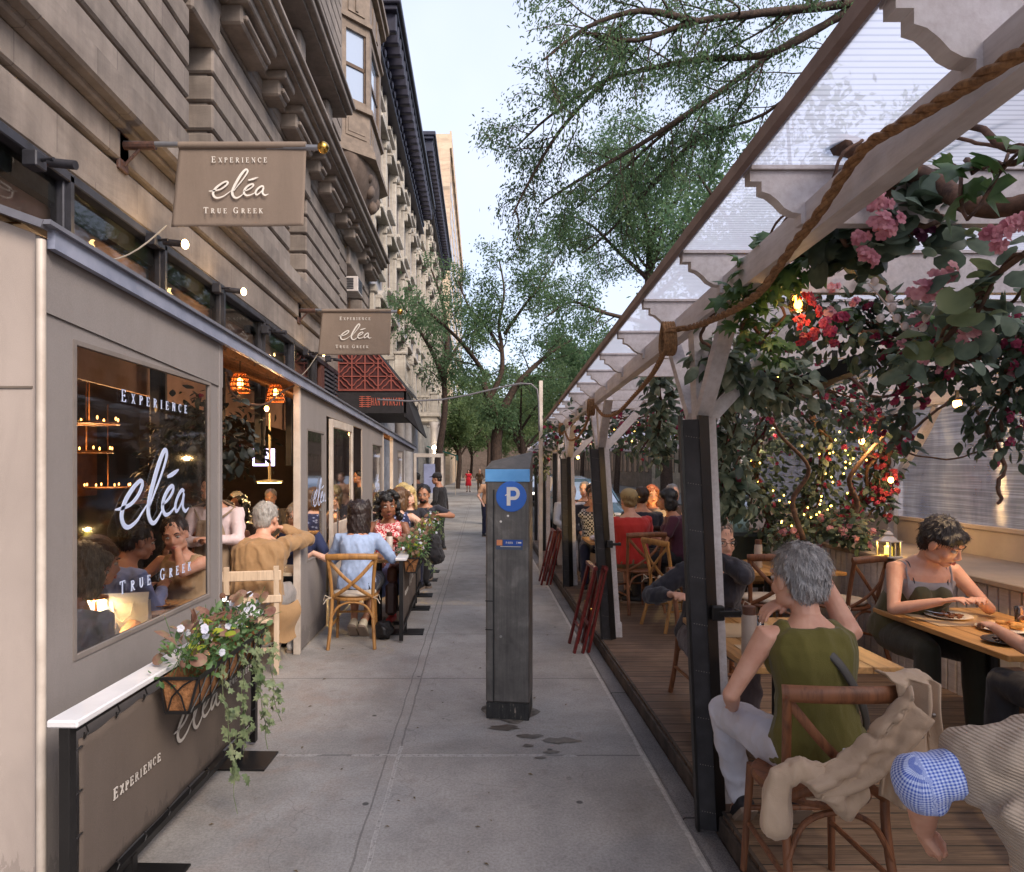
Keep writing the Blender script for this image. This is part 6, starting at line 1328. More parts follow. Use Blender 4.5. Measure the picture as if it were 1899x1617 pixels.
# ---- left: inside the enclosure ----
ladder_chair("pale beige ladder back chair under the man in the tan jacket", (-1.98, 5.98, 0), 12)
P_("older balding man in a tan jacket, back to the viewer, hands raised to his mouth", (-2.0, 6.05, 0), -6, lean=16, head=(-12, 8, 0), hands={1: (.10, .30, 1.08), -1: (-.18, .35, .86)}, poles={1: (.9, .1, -.5), -1: (-.8, 0, -.5)}, fem=False, girth=1.22, sk="light", hair=("short", C((186, 182, 178))), top=cloth("tan_cotton_jacket", C((164, 130, 92))), sleeve="long", bot=cloth("grey_trousers", C((150, 144, 142))), shoes=mat("white_trainer", C((214, 210, 208)), rough=.6), vox=.0095, fold=.006, seed=30, s=1.04, hbig=.06)
drape("jacket_tail", "lower hem of the tan jacket hanging over the chair side", cloth("tan_cotton_jacket", C((164, 130, 92))), lambda a, v: (-1.98 + .13 + .2 * a + .03 * math.sin(v * 6), 5.86 + .30 * a * .9, .56 - .34 * v + .02 * math.sin(a * 7)), 24, 24, amp=.008, seed=9)
table("small pale table in front of the man in the tan jacket", -2.35, -1.78, 6.45, 7.0, z0=0, w=wood("pale_top", C((206, 190, 168)), C((176, 158, 136))))
P_("grey blonde woman in glasses and navy top sitting opposite the tan jacket", (-1.93, 7.35, 0), 176, lean=12, head=(6, 6, 0), hands={1: (-.0, .22, 1.08), -1: (-.2, .32, .84)}, sk="fair", hair=("bob", C((170, 150, 128))), glasses=True, top=cloth("navy_top", C((34, 44, 84))), sleeve="short", bot=blk, vox=.0095, seed=31)
P_("waiter in a pale pink shirt and taupe apron, standing behind the window post", (-2.42, 6.25, 0), 176, pose='stand', lean=2, head=(-6, 22, 0), hands={1: (.03, .22, 1.10), -1: (-.05, .24, 1.13)}, poles={1: (.9, -.2, -.5), -1: (-.9, -.2, -.5)}, fem=False, sk="light", hair=("short", C((40, 30, 26))), beard=C((40, 28, 22)), top=cloth("pale_pink_shirt", C((216, 198, 204))), sleeve="long", bot=blk, apron=cloth("taupe_apron", C((150, 130, 110))), vox=.0095, fold=.005, seed=32)
P_("dark haired man in a light blue shirt inside the near window", (-2.62, 4.72, 0), -38, lean=18, head=(-10, 12, 0), hands={1: (.05, .38, .82), -1: (-.2, .36, .80)}, fem=False, sk="tan", girth=1.1, hair=("short", C((34, 26, 24))), top=cloth("light_blue_shirt", C((146, 160, 206))), sleeve="long", bot=navy, vox=.0095, fold=.005, seed=33)
P_("woman in a beige waistcoat resting her cheek on her hand inside the near window", (-2.30, 5.42, 0), 168, lean=14, head=(24, 8, 8), hands={-1: (-.06, .24, 1.07), 1: (.26, .36, .84)}, poles={-1: (-.8, .4, -.8), 1: (.7, .1, -.6)}, sk="light", hair=("bun", C((40, 28, 24))), top=cloth("beige_waistcoat", C((178, 148, 112))), tank='wide', sleeve="none", bot=cloth("white_print", C((206, 202, 214)), C((90, 96, 140)), 'floral', sc=30), vox=.0095, seed=34)
table("warm lit wooden table inside the near window", -2.75, -2.05, 4.62, 5.15, z0=0)
P_("grey haired woman in a loose white shirt at the near window's left edge", (-2.05, 3.22, 0), -14, lean=16, s=1.0, poles={1: (.1, -.5, -.8), -1: (-.5, -.5, -.7)}, head=(-8, 12, 0), hands={1: (.1, .36, .82), -1: (-.15, .34, .8)}, sk="light", hair=("bob", C((158, 146, 128))), top=white_c, sleeve="long", bot=white_c, vox=.0095, girth=1.12, fold=.006, seed=35)
P_("second figure in pale blue and white just beyond the loose white shirt", (-2.28, 3.62, 0), -30, lean=18, head=(-20, 10, 0), hands={1: (.1, .36, .82), -1: (-.15, .34, .8)}, sk="light", hair=("shoulder", C((110, 84, 66))), top=cloth("pale_blue_cotton", C((184, 196, 226))), sleeve="long", bot=white_c, vox=.011, fold=.006, seed=36)
table("white topped table with the paper bag behind the near window", -2.28, -1.76, 3.5, 4.12, z0=0, w=mat("white_table_linen", C((222, 212, 196)), rough=.7))
P_("woman with black curly hair and an orange top deep inside the restaurant", (-3.0, 8.6, 0), 165, lean=8, sk="brown", hair=("curly", C((24, 20, 20))), top=cloth("black_orange", C((46, 32, 30))), sleeve="long", bot=blk, vox=.013, seed=37)
P_("diner in a rust brown top beside the curly haired woman inside", (-3.25, 8.1, 0), 30, lean=8, sk="tan", hair=("short", C((60, 42, 34))), top=cloth("rust_top", C((120, 72, 56))), sleeve="long", bot=blk, vox=.013, seed=38)
P_("grey haired diner far inside under the pendant lamp", (-3.6, 10.2, 0), 150, lean=4, fem=False, sk="light", hair=("short", C((170, 164, 160))), top=cloth("grey_shirt_in", C((90, 84, 84))), sleeve="long", bot=blk, vox=.014, seed=39)
P_("dark haired woman peering out of the doorway beyond the glass door", (-2.0, 9.7, 0), 160, lean=6, sk="light", hair=("long", C((36, 26, 24))), hands={1: (0, .24, 1.08)}, top=cloth("brown_blouse", C((70, 50, 46))), sleeve="long", bot=blk, vox=.012, seed=40)
P_("waiter in black inside the farther doorway", (-2.35, 13.6, 0), 120, pose='stand', fem=False, sk="tan", hair=("short", C((24, 20, 20))), top=blk, sleeve="long", bot=blk, vox=.013, seed=41)
# ---- left: outdoor tables ----
xchair("honey oak cross back chair with cream cushion under the woman in the pale blue sweater", (-1.27, 6.88, 0), 4, W_OAK, True)
P_("woman with dark straight hair in a pale blue sweater, back to the viewer", (-1.27, 6.98, 0), -4, lean=6, head=(-4, 4, 0), hands={1: (.2, .36, .84), -1: (-.15, .33, .84)}, knees={1: (.12, .42, .53), -1: (-.12, .42, .53)}, feet={1: (.04, .12, .12), -1: (-.06, .13, .12), 3: (0, .72, -.7), 4: (0, .7, .72)}, sk="tan", hair=("long", C((48, 34, 32))), top=cloth("pale_blue_sweater", C((166, 186, 222))), sleeve="long", bot=cloth("navy_shorts", C((34, 36, 54))), legs="shorts", shoes=mat("cream_trainer", C((224, 212, 190)), rough=.6), vox=.0095, fold=.004, hair_strands=500, hbig=.12, seed=50)
table("small oak table between the two women at the front outdoor table", -1.42, -.86, 7.35, 7.95, z0=0)
P_("woman with curly black hair in a red and white print dress, facing the viewer", (-1.10, 8.28, 0), 174, lean=10, head=(22, 4, 4), hands={1: (.12, .34, .84), -1: (-.16, .34, .84)}, sk="brown", hair=("curly", C((26, 20, 20))), top=cloth("red_white_print", C((196, 40, 54)), C((236, 214, 210)), 'floral', sc=34), tank='wide', sleeve="none", skirt=cloth("lilac_skirt", C((150, 160, 206))), vox=.0095, seed=51, hbig=.1, s=1.04, shoes=mat("red_sandal", C((180, 40, 44)), rough=.5))
P_("brown haired woman in a dark blue floral sleeveless dress, back to the viewer", (-1.16, 9.35, 0), -14, lean=8, head=(-20, 4, 0), hands={1: (.25, .36, .84), -1: (-.15, .33, .84)}, poles={1: (1, .2, -.6)}, sk="fair", hair=("bob", C((112, 80, 54))), top=cloth("navy_floral", C((30, 38, 78)), C((150, 160, 200)), 'dots', sc=26), tank='wide', sleeve="none", bot=navy, vox=.011, seed=52, hbig=.12, s=1.05)
t = copy_tree([o for o in bpy.data.objects if o.name.startswith("cross_back_chair") and o.get("label", "").startswith("honey oak")][0], loc=(-1.16, 9.25, 0), rz=R(-10), label="cross back chair under the woman in the dark blue floral dress")
table("outdoor table beside the second barrier", -1.35, -.92, 9.75, 10.3, z0=0)
P_("blonde woman in a black top beside the man in glasses", (-1.13, 10.55, 0), 200, lean=6, head=(-14, 2, 6), hands={1: (.15, .34, .84), -1: (-.2, .34, .84)}, sk="fair", hair=("shoulder", C((222, 196, 136))), top=cloth("black_tee", C((36, 36, 46))), sleeve="short", bot=blk, vox=.011, seed=53, hbig=.1, s=1.05)
P_("man with grey goatee, glasses and dark polo at the far outdoor table", (-.93, 11.3, 0), 178, lean=8, head=(-4, 4, 0), hands={1: (.2, .38, .86), -1: (-.25, .36, .9)}, poles={-1: (-1, 0, -.3), 1: (1, 0, -.3)}, fem=False, sk="tan", girth=1.08, hair=("short", C((40, 36, 38))), glasses=True, beard=C((150, 140, 134)), top=cloth("dark_polo", C((46, 46, 58))), sleeve="short", bot=navy, vox=.011, seed=54, hbig=.08, s=1.05)
P_("man in a black shirt and cap standing by the far barrier", (-.88, 14.6, 0), 70, pose='stand', fem=False, lean=2, head=(10, 8, 0), sk="tan", hair=("short", C((30, 26, 26))), cap_=blk, top=cloth("black_shirt2", C((30, 27, 30))), sleeve="long", bot=blk, vox=.012, seed=55, s=.97)
P_("small dark figure in front of the white porch steps", (-1.75, 19, 0), 60, pose='stand', fem=False, lean=2, sk="brown", hair=("short", C((24, 20, 20))), top=blk, bot=blk, vox=.015, s=.95, seed=56)
P_("distant woman in a red dress on the pavement", (-.92, 50, 0), 180, pose='stand', lean=0, sk="light", hair=("bob", C((60, 44, 38))), top=cloth("red_dress", C((206, 24, 44))), sleeve="cap", skirt=cloth("red_dress", C((206, 24, 44))), vox=.02, s=.97, seed=57)
P_("distant walker in a brown patterned coat beside the red dress", (-.1, 49, 0), 180, pose='stand', lean=0, sk="light", hair=("short", C((150, 140, 134))), top=cloth("brown_pattern", C((96, 68, 40)), C((40, 30, 24)), 'floral', sc=14), sleeve="long", bot=cloth("brown_pattern", C((96, 68, 40)), C((40, 30, 24)), 'floral', sc=14), vox=.02, seed=58)
P_("walker in a pale top partly hidden behind the parking meter", (.18, 17.5, 0), 200, pose='stand', lean=4, sk="fair", hair=("short", C((110, 84, 60))), top=cloth("peach_top", C((206, 160, 126))), sleeve="short", bot=navy, vox=.015, s=.96, seed=59)

def again(start, loc, rz, label):
    o = [q for q in bpy.data.objects if q.name.startswith("person") and q.get("label", "").startswith(start)][0]; c = copy_tree(o, loc=loc, rz=R(rz), label=label); return c
again("diner in a rust brown top", (-2.75, 7.35, 0), 20, "dark haired diner with her back turned, deep in the enclosure by the bare branch")
again("grey haired diner far inside", (-3.5, 11.4, 0), 190, "grey shirted diner inside, just below the pale lilac screen")
again("woman with black curly hair", (-3.9, 6.2, 0), 120, "curly haired diner behind the waiter in the taupe apron")
again("waiter in black inside", (-3.6, 7.3, 0), 200, "waiter in black standing at the back of the restaurant room")
again("blonde woman in a black top", (-1.38, 12.5, 0), 170, "second blonde diner, smaller, just behind the man with the goatee")
again("diner in a maroon top", (3.0, 9.3, DZ), 150, "maroon dressed diner on the street side of the candle lit table")
again("grey haired diner far back", (2.9, 10.5, DZ), 200, "grey haired diner beside the red haired woman, nearer the street")
again("man in a dark navy jacket", (1.75, 10.75, DZ), 170, "dark jacketed diner beyond the checked shirt under the pergola end")
# ---------------- leaves, trees, garlands, planters ----------------
def leafmat(name, c, c2, trans=.35, rough=.55, c3=None):
    if name in _MC: return _MC[name]
    n = NT(name); t = n.t; vec = n.coord("Object"); f = n.noise(vec, 9, 3, .7); col_ = n.ramp(f, [(.3, c2), (.55, c), (.75, c3 or c)])
    n.col(col_); n.set(Roughness=rough); tl = n.n("BsdfTranslucent"); n.l(col_, tl.inputs[0]); mx = n.n("MixShader"); mx.inputs[0].default_value = trans
    n.l(n.b.outputs[0], mx.inputs[1]); n.l(tl.outputs[0], mx.inputs[2]); n.l(mx.outputs[0], n.out.inputs[0]); _MC[name] = n.m; return n.m
M_BARK = mat("locust_bark", C((84, 66, 56)), C((50, 40, 36)), 14, .9, bump=.6, bscale=40, bdist=.02)
M_LOC = leafmat("locust_leaves", (.15, .25, .12), (.085, .16, .085), .65, .6, (.24, .34, .14))
M_LOC2 = leafmat("locust_leaves_bright", (.22, .31, .13), (.13, .20, .09), .6, .6, (.32, .40, .18))
def leafquads(tips, rnd, n_per, L, W_, spread, droop):
    "numpy batch of little leaflets round each tip: returns verts, faces"
    T = np.array([p for p, d in tips for _ in range(n_per)]); D = np.array([d for p, d in tips for _ in range(n_per)]); N = len(T)
    off = rnd.normal(size=(N, 3)) * spread; P = T + off; dr = D * .6 + rnd.normal(size=(N, 3)) * .7; dr[:, 2] -= droop; dr /= np.linalg.norm(dr, axis=1)[:, None]
    nr = rnd.normal(size=(N, 3)); sd = np.cross(dr, nr); sd /= np.linalg.norm(sd, axis=1)[:, None] + 1e-9; l = (L * (.6 + .8 * rnd.rand(N)))[:, None]; w = (W_ * (.6 + .8 * rnd.rand(N)))[:, None]
    v = np.stack([P, P + dr * l * .5 + sd * w, P + dr * l, P + dr * l * .5 - sd * w], 1).reshape(-1, 3); return v
def mesh_from_quads(name, v, m, parent):
    n = len(v) // 4; me = bpy.data.meshes.new(name); me.vertices.add(len(v)); me.vertices.foreach_set("co", v.ravel()); me.loops.add(n * 4); me.loops.foreach_set("vertex_index", np.arange(n * 4)); me.polygons.add(n)
    me.polygons.foreach_set("loop_start", np.arange(n) * 4); me.polygons.foreach_set("loop_total", np.full(n, 4)); me.update(); me.validate(); me.materials.append(m); o = bpy.data.objects.new(name, me); COL.objects.link(o); o.parent = parent; return o
def tree(label, limbs, seed, sub=7, subL=1.8, twigs=6, twL=.7, leaf=(.10, .028), npt=34, spread=.16, droop=.35, m=None, grp="street trees", per_seg=3, gravity=.25, tw_start=.3):
    t = thing("locust_tree", label, "tree", grp); rn = random.Random(seed); nr = np.random.RandomState(seed); bk = MB(); tips = []
    def grow(P, r0, r1, lvl, lens):
        N = len(P); bk.tube(P, [r0 + (r1 - r0) * i / (N - 1) for i in range(N)], 8 if lvl == 0 else 5 if lvl == 1 else 3, cap=False)
        L = sum((b - a).length for a, b in zip(P, P[1:]))
        if lvl >= 2 or lens[lvl] is None:
            for i in range(1, N): tips.append((P[i], (P[i] - P[i - 1]).normalized()))
            return
        cnt = max(2, int(L * lens[lvl][0]))
        for k in range(cnt):
            u = (lens[lvl][2] + (1 - lens[lvl][2]) * (k + rn.random()) / cnt); i = min(N - 2, int(u * (N - 1))); p = P[i].lerp(P[i + 1], u * (N - 1) - i); d = (P[i + 1] - P[i]).normalized()
            q = V((rn.gauss(0, 1), rn.gauss(0, 1), rn.gauss(0, .75))); q = (q - d * q.dot(d)).normalized(); dd = (d * .75 + q * .9).normalized(); ll = lens[lvl][1] * rn.uniform(.5, 1.15) * (1.15 - .5 * u); seg = 5; pp = [p]
            for s in range(seg): dd = (dd + V((rn.gauss(0, .16), rn.gauss(0, .16), rn.gauss(0, .12) - gravity * .25 * (lvl))) ).normalized(); pp.append(pp[-1] + dd * (ll / seg))
            rr = (r0 + (r1 - r0) * u) * .38; grow(pp, max(rr, .008), max(rr * .25, .004), lvl + 1, lens)
    for P, r0, r1, st in limbs: grow(smooth_path([V(p) for p in P], 4), r0, r1, 0, [(sub, subL, st), (twigs, twL, .15)])
    bk.build("trunk", M_BARK, t, smooth='all', fix=False)
    v = leafquads(tips, nr, npt, leaf[0], leaf[1], spread, droop); mesh_from_quads("crown", v, m or M_LOC, t); return t, len(tips)
# overhead honey locust: trunk across the deck side, long limbs reaching over the pavement
Y = 9.5
A = [W(2050, -150, Y), W(1800, -90, Y), W(1600, -5, Y), W(1430, 25, Y), W(1290, 40, Y)]
NL = []
def addtree(*a, **k):
    t, n_ = tree(*a, **k); NL.append(n_); return t
addtree("large honey locust whose drooping limbs hang over the pergola roof", [
    ([(11.5, 11.5, 0), (11.3, 11.2, 4), (10.6, 10.6, 7.0), W(2050, -120, 10.2)], .34, .20, .9),
    ([W(2050, -120, 10.2), W(1800, -70, 10), W(1600, 0, 9.8), W(1430, 22, 9.5), W(1290, 40, 9.3), W(1180, 75, 9.2), W(1080, 60, 9.0)], .09, .018, .35),
    ([W(1600, 0, 9.8), W(1440, 95, 9.9), W(1300, 110, 10), W(1215, 125, 10.2), W(1120, 150, 10.4), W(1020, 215, 10.6), W(960, 270, 10.8)], .06, .014, .2),
    ([W(1700, -30, 10), W(1480, 70, 10.6), W(1350, 160, 11), W(1240, 240, 11.4), W(1150, 320, 11.8), W(1070, 385, 12)], .06, .014, .2),
    ([W(1620, -10, 10), W(1540, 100, 10.5), W(1420, 210, 11), W(1300, 250, 11.5), W(1220, 300, 12)], .04, .012, .2),
    ([W(1290, 40, 9.3), W(1190, 20, 9), W(1090, 50, 8.8), W(1010, 110, 8.7)], .05, .015, .1), ([W(1350, 160, 11), W(1200, 260, 11), W(1080, 330, 11), W(1000, 380, 11)], .05, .015, .1), ([W(1300, 250, 11.5), W(1220, 330, 12), W(1140, 420, 12), W(1080, 470, 12)], .05, .015, .1), ([W(1120, 150, 10.4), W(1040, 240, 10.4), W(985, 330, 10.4), W(950, 400, 10.4)], .035, .012, .1)], 11, sub=3.4, subL=1.3, twigs=6, twL=.5, leaf=(.062, .0125), npt=12, spread=.085, droop=.6, gravity=1.0)
B = 21.0
addtree("slender honey locust with forked trunk standing in the pavement just beyond the parking meter", [
    ([(W(922, 868, B).x, B, 0), W(920, 830, B), W(925, 790, B)], .19, .16, .95),
    ([W(925, 790, B), W(912, 752, B), W(898, 715, B), W(896, 690, B), W(860, 640, B - 1), W(820, 600, B - 2), W(775, 560, B - 3)], .13, .02, .35),
    ([W(925, 790, B), W(938, 750, B), W(958, 715, B), W(985, 685, B), W(1020, 655, B + .5), W(1060, 630, B + 1)], .15, .03, .35),
    ([W(908, 740, B), W(930, 690, B), W(930, 640, B), W(925, 600, B), W(935, 540, B), W(925, 480, B)], .09, .02, .3),
    ([W(930, 650, B), W(905, 610, B), W(870, 570, B), W(850, 520, B)], .06, .02, .2), ([W(935, 620, B), W(970, 570, B), W(1000, 530, B), W(1030, 480, B + 1)], .06, .02, .2)], 21, sub=2.8, subL=1.5, twigs=5, twL=.5, leaf=(.10, .022), npt=12, spread=.14, droop=.4, gravity=.4)
addtree("tall locust rising behind the pergola roof, right of the slender forked tree", [
    ([(9.0, 33, 0), (8.8, 33, 5), W(1205, 560, 33), W(1205, 470, 33), W(1197, 400, 33), W(1180, 330, 33), W(1165, 250, 33)], .32, .05, .35),
    ([W(1205, 520, 33), W(1150, 470, 33), W(1100, 420, 32), W(1060, 400, 31)], .12, .03, .2), ([W(1200, 440, 33), W(1250, 380, 33), W(1280, 300, 33), W(1300, 220, 33)], .14, .03, .2), ([W(1205, 560, 33), W(1270, 500, 33), W(1330, 440, 33), W(1400, 380, 33)], .14, .03, .2), ([W(1197, 400, 33), W(1150, 340, 33), W(1120, 280, 33)], .1, .03, .2), ([W(1205, 600, 33), W(1120, 580, 32), W(1060, 560, 31), W(1010, 590, 30)], .12, .03, .2)], 31, sub=2.6, subL=2.6, twigs=3, twL=1.0, leaf=(.17, .036), npt=10, spread=.24, droop=.4, gravity=.5)
addtree("tree with brown trunk in front of the pale porches on the left", [
    ([(-1.75, 27, 0), (-1.7, 27, 2), W(825, 760, 27), W(822, 700, 27)], .18, .09, .9), ([W(822, 700, 27), W(800, 650, 26), W(770, 600, 25), W(735, 550, 24)], .11, .02, .25), ([W(822, 700, 27), W(830, 630, 27), W(820, 560, 27), W(800, 500, 27)], .12, .03, .2), ([W(825, 680, 27), W(850, 640, 27), W(870, 600, 27)], .09, .02, .2)], 41, sub=1.8, subL=1.6, twigs=4, twL=.65, leaf=(.13, .026), npt=9, spread=.17, droop=.5, gravity=.6)
kk = 0
for (x, y, h, w_, lab) in ((2.4, 42, 8, 3.5, "leafy tree directly behind the slender forked tree"), (9.5, 48, 14, 5, "dark tree mass beyond the pergola end on the far pavement"), (-2.0, 58, 8, 3, "small tree at the end of the left pavement"), (.6, 66, 11, 5, "distant tree closing the street, above the distant walkers"), (10, 68, 15, 6, "tall distant tree across the street behind the lamp post"), (9.3, 20, 12.5, 4.5, "broad tree across the street seen through the pergola rafters"), (5.5, 90, 15, 7, "hazy tree at the very end of the street"), (-1.5, 98, 11, 6, "low leafy tree at the street end, left of the distant walkers"), (1.8, 112, 12, 7, "farthest low tree straight down the pavement")):
    kk += 1; rn_ = random.Random(kk); lb = [([(x, y, 0), (x + .2, y, h * .3), (x, y, h * .5)], .22, .14, .9)]
    for q in range(6): a = q * 1.05 + rn_.random(); lb.append(([(x, y, h * (.3 + .04 * q)), (x + w_ * .35 * math.cos(a), y + w_ * .35 * math.sin(a), h * (.5 + .04 * q)), (x + w_ * .75 * math.cos(a), y + w_ * .75 * math.sin(a), h * (.65 + .05 * q))], .1, .03, .2))
    far = y > 45; addtree(lab, lb, 50 + kk, sub=1.6, subL=w_ * .5, twigs=2.2, twL=w_ * .24, leaf=(.28, .075) if far else (.2, .05), npt=13, spread=.3 if far else .25, droop=.3, m=M_LOC2 if kk in (1, 3, 4, 7, 8, 9) else M_LOC)
print("TIPS", NL)
# leaf shapes -------------------------------------------------
def S_ovate(n=4): return [(0, 0), (.22, .25), (.26, .5), (.14, .82), (0, 1)]
SH_OV = [(0, 0), (.2, .18), (.3, .42), (.22, .72), (0, 1), (-.22, .72), (-.3, .42), (-.2, .18)]
SH_IVY = [(0, 0), (.2, -.12), (.5, .05), (.3, .3), (.48, .6), (.18, .58), (0, 1), (-.18, .58), (-.48, .6), (-.3, .3), (-.5, .05), (-.2, -.12)]
SH_RND = [(0, .08), (.22, -.08), (.46, .1), (.55, .42), (.4, .78), (.15, .95), (-.15, .95), (-.4, .78), (-.55, .42), (-.46, .1), (-.22, -.08)]
SH_BIG = [(0, .05), (.25, -.15), (.45, .15), (.42, .5), (.2, .85), (0, 1.1), (-.2, .85), (-.42, .5), (-.45, .15), (-.25, -.15)]
def leaf(mb, shape, p, d, n_, size, curl=.25, fold=.2):
    d = V(d).normalized(); s = d.cross(V(n_)); s = s.normalized() if s.length > 1e-4 else d.orthogonal().normalized(); nn = s.cross(d); c = V(p) + d * (size * .45) - nn * 0; vs = [c + nn * (size * .06)]
    for x, y in shape: vs.append(V(p) + s * (x * size) + d * (y * size) - nn * (size * (curl * (y - .4) ** 2 * .8 + fold * x * x)))
    k = len(shape); mb.add(vs, [(0, 1 + i, 1 + (i + 1) % k) for i in range(k)])
def cloud(mb, path, rad, n, shape, size, rn, droop=.5, outward=.6, jitter=.5, mi=0):
    P = [V(p) for p in path]
    for _ in range(n):
        u = rn.random() * (len(P) - 1); i = min(int(u), len(P) - 2); c = P[i].lerp(P[i + 1], u - i); rd = rad[i] + (rad[i + 1] - rad[i]) * (u - i) if hasattr(rad, "__len__") else rad
        o = V((rn.gauss(0, 1), rn.gauss(0, 1), rn.gauss(0, 1))).normalized() * (rd * rn.random() ** .45); d = o.normalized() * outward + V((rn.gauss(0, jitter), rn.gauss(0, jitter), rn.gauss(0, jitter) - droop)); nrm = V((rn.gauss(0, .5), rn.gauss(0, .5) - .3, 1)) + o * 2
        mb.mi = mi; leaf(mb, shape, c + o, d, nrm, size * rn.uniform(.45, 1.25), rn.uniform(-.3, 1.3), rn.uniform(0, 1.1))
def blossom(mb, p, r, rn, petals=5, n_=6, mi=0):
    "a loose cluster of little flowers"
    for _ in range(n_):
        o = V((rn.gauss(0, 1), rn.gauss(0, 1), rn.gauss(0, 1))).normalized() * r * rn.random() ** .5 * .8; nrm = (o + V((0, -.02, 0))).normalized(); a = nrm.orthogonal().normalized(); b = nrm.cross(a); s = r * .62
        mb.mi = mi
        for k in range(petals):
            an = 2 * math.pi * k / petals + rn.random() * .3; d = a * math.cos(an) + b * math.sin(an); leaf(mb, [(0, 0), (.3, .25), (.42, .65), (.2, .95), (-.2, .95), (-.42, .65), (-.3, .25)], V(p) + o, d + nrm * .35, nrm, s, .5, .1)
M_IVY = leafmat("ivy_green", C((84, 116, 66)), C((50, 78, 46)), .3, .45, C((124, 142, 84))); M_DKL = leafmat("dark_leaf", C((74, 90, 72)), C((46, 60, 52)), .3, .5, C((104, 118, 96))); M_VAR = leafmat("variegated_leaf", C((132, 142, 118)), C((76, 96, 72)), .25, .5, C((178, 180, 154)))
M_GER = leafmat("velvet_leaf", C((118, 136, 118)), C((82, 100, 88)), .35, .7, C((156, 168, 148))); M_PINK = leafmat("pink_petal", C((220, 158, 168)), C((186, 108, 130)), .4, .6, C((240, 200, 202))); M_MAG = leafmat("magenta_petal", C((164, 52, 88)), C((112, 30, 64)), .4, .6, C((208, 106, 132)))
M_RED = leafmat("red_petal", C((176, 62, 70)), C((130, 38, 52)), .3, .6); M_VINE = mat("brown_vine", C((110, 80, 62)), C((66, 48, 40)), 30, .85, bump=.5); M_WBUD = mat("white_berry", C((226, 212, 206)), C((206, 186, 184)), 8, .5)
def garland(label, path, specs, blooms, seed, vines=3, vr=.008, grp="flower garlands in the pergola", name="flower_garland", wob=.06):
    t = thing(name, label, "garland", grp); rn = random.Random(seed); P = smooth_path([V(p) for p in path], 4)
    if vines:
        m = MB()
        for k in range(vines):
            a = V((rn.gauss(0, wob), rn.gauss(0, wob), rn.gauss(0, wob))); q = [p + a * (.4 + .6 * math.sin(i * .7 + k * 2)) + V((rn.gauss(0, .010),) * 3) for i, p in enumerate(P)]; m.tube(q, vr * rn.uniform(.5, 1.2), 5)
        m.build("vine_stem", M_VINE, t, smooth='all', fix=False)
    m = MB(); ms = []
    for i, (mt, shp, rad, n_, size, droop) in enumerate(specs): ms.append(mt); cloud(m, P, rad, n_, shp, size, rn, droop, mi=i)
    if ms: m.build("foliage", ms if len(ms) > 1 else ms[0], t, smooth='all', fix=False)
    for (mt, rad, n_, size, cl) in blooms:
        m = MB()
        for _ in range(n_):
            i = rn.randrange(len(P)); o = V((rn.gauss(0, 1), rn.gauss(0, 1) - .6, rn.gauss(0, 1))).normalized() * rad * rn.uniform(.5, 1); blossom(m, P[i] + o, size, rn, 5, cl)
        m.build("blossoms", mt, t, smooth='all', fix=False)
    return t
G = garland
G("bright green ivy climbing the beam around the glowing bulb", [W(1385, 545, 2.7), W(1420, 505, 2.6), W(1470, 470, 2.5), W(1530, 440, 2.4)], [(M_IVY, SH_IVY, .12, 190, .075, .5)], [], 1)
G("ivy trailing below the nearest post rope", [W(1375, 560, 2.8), W(1400, 610, 2.85), W(1440, 650, 2.9)], [(M_IVY, SH_IVY, .10, 90, .065, .8)], [], 2)
G("dark broad leaves with pink hydrangea blossoms under the near beam", [W(1620, 340, 2.05), W(1650, 400, 2.1), W(1690, 420, 2.1), W(1720, 380, 2.1)], [(M_GER, SH_RND, .13, 44, .075, .3), (M_DKL, SH_RND, .14, 36, .07, .2)], [], 3)
G("dark leafy clump left of the pink blossoms", [W(1545, 440, 2.3), W(1580, 420, 2.25), W(1600, 470, 2.3)], [(M_DKL, SH_RND, .12, 90, .08, .2)], [], 4)
def bloomcluster(label, pts, Y, r, m_, seed, cl=7, leafm=M_GER):
    t = thing("blossom_cluster", label, "flower cluster", "artificial blossom clusters in the pergola"); rn = random.Random(seed); m = MB()
    for (px, py) in pts: blossom(m, W(px, py, Y), r, rn, 5, cl)
    m.build("blossoms", m_, t, smooth='all', fix=False)
bloomcluster("uppermost pink blossoms beside the thick white beam", [(1632, 360), (1640, 378), (1622, 372)], 1.95, .028, M_PINK, 5); bloomcluster("pink blossoms just below the uppermost cluster", [(1632, 412), (1645, 425), (1658, 412)], 1.95, .030, M_PINK, 6)
bloomcluster("mauve blossoms at the left fringe of the broad leaves", [(1597, 440), (1605, 468), (1615, 480)], 1.98, .026, M_PINK, 7); bloomcluster("purple blossoms half hidden in the broad leaves", [(1700, 412), (1712, 432), (1745, 360)], 2.1, .030, leafmat("purple_petal", C((130, 66, 110)), C((96, 40, 80)), .3), 8)
bloomcluster("pink blossoms at the right edge beside the white berries", [(1840, 430), (1860, 425), (1880, 412), (1895, 405), (1850, 450)], 1.75, .028, M_PINK, 9); bloomcluster("row of pink blossoms in the middle of the garland", [(1705, 540), (1722, 530), (1740, 515), (1760, 503), (1730, 545)], 2.0, .028, M_PINK, 10)
bloomcluster("pale pink blossom on the lowest broad leaf at the right", [(1800, 620), (1820, 616)], 2.0, .030, M_PINK, 11); bloomcluster("bright red blossoms beside the glowing bulb", [(1505, 560), (1515, 575), (1495, 548), (1480, 600), (1490, 592), (1500, 622), (1488, 630), (1512, 618)], 2.6, .024, M_RED, 12, 5)
bloomcluster("magenta blossoms hanging right of the glowing bulb", [(1530, 600), (1550, 590), (1565, 585), (1540, 612)], 2.6, .028, M_MAG, 13, 6)
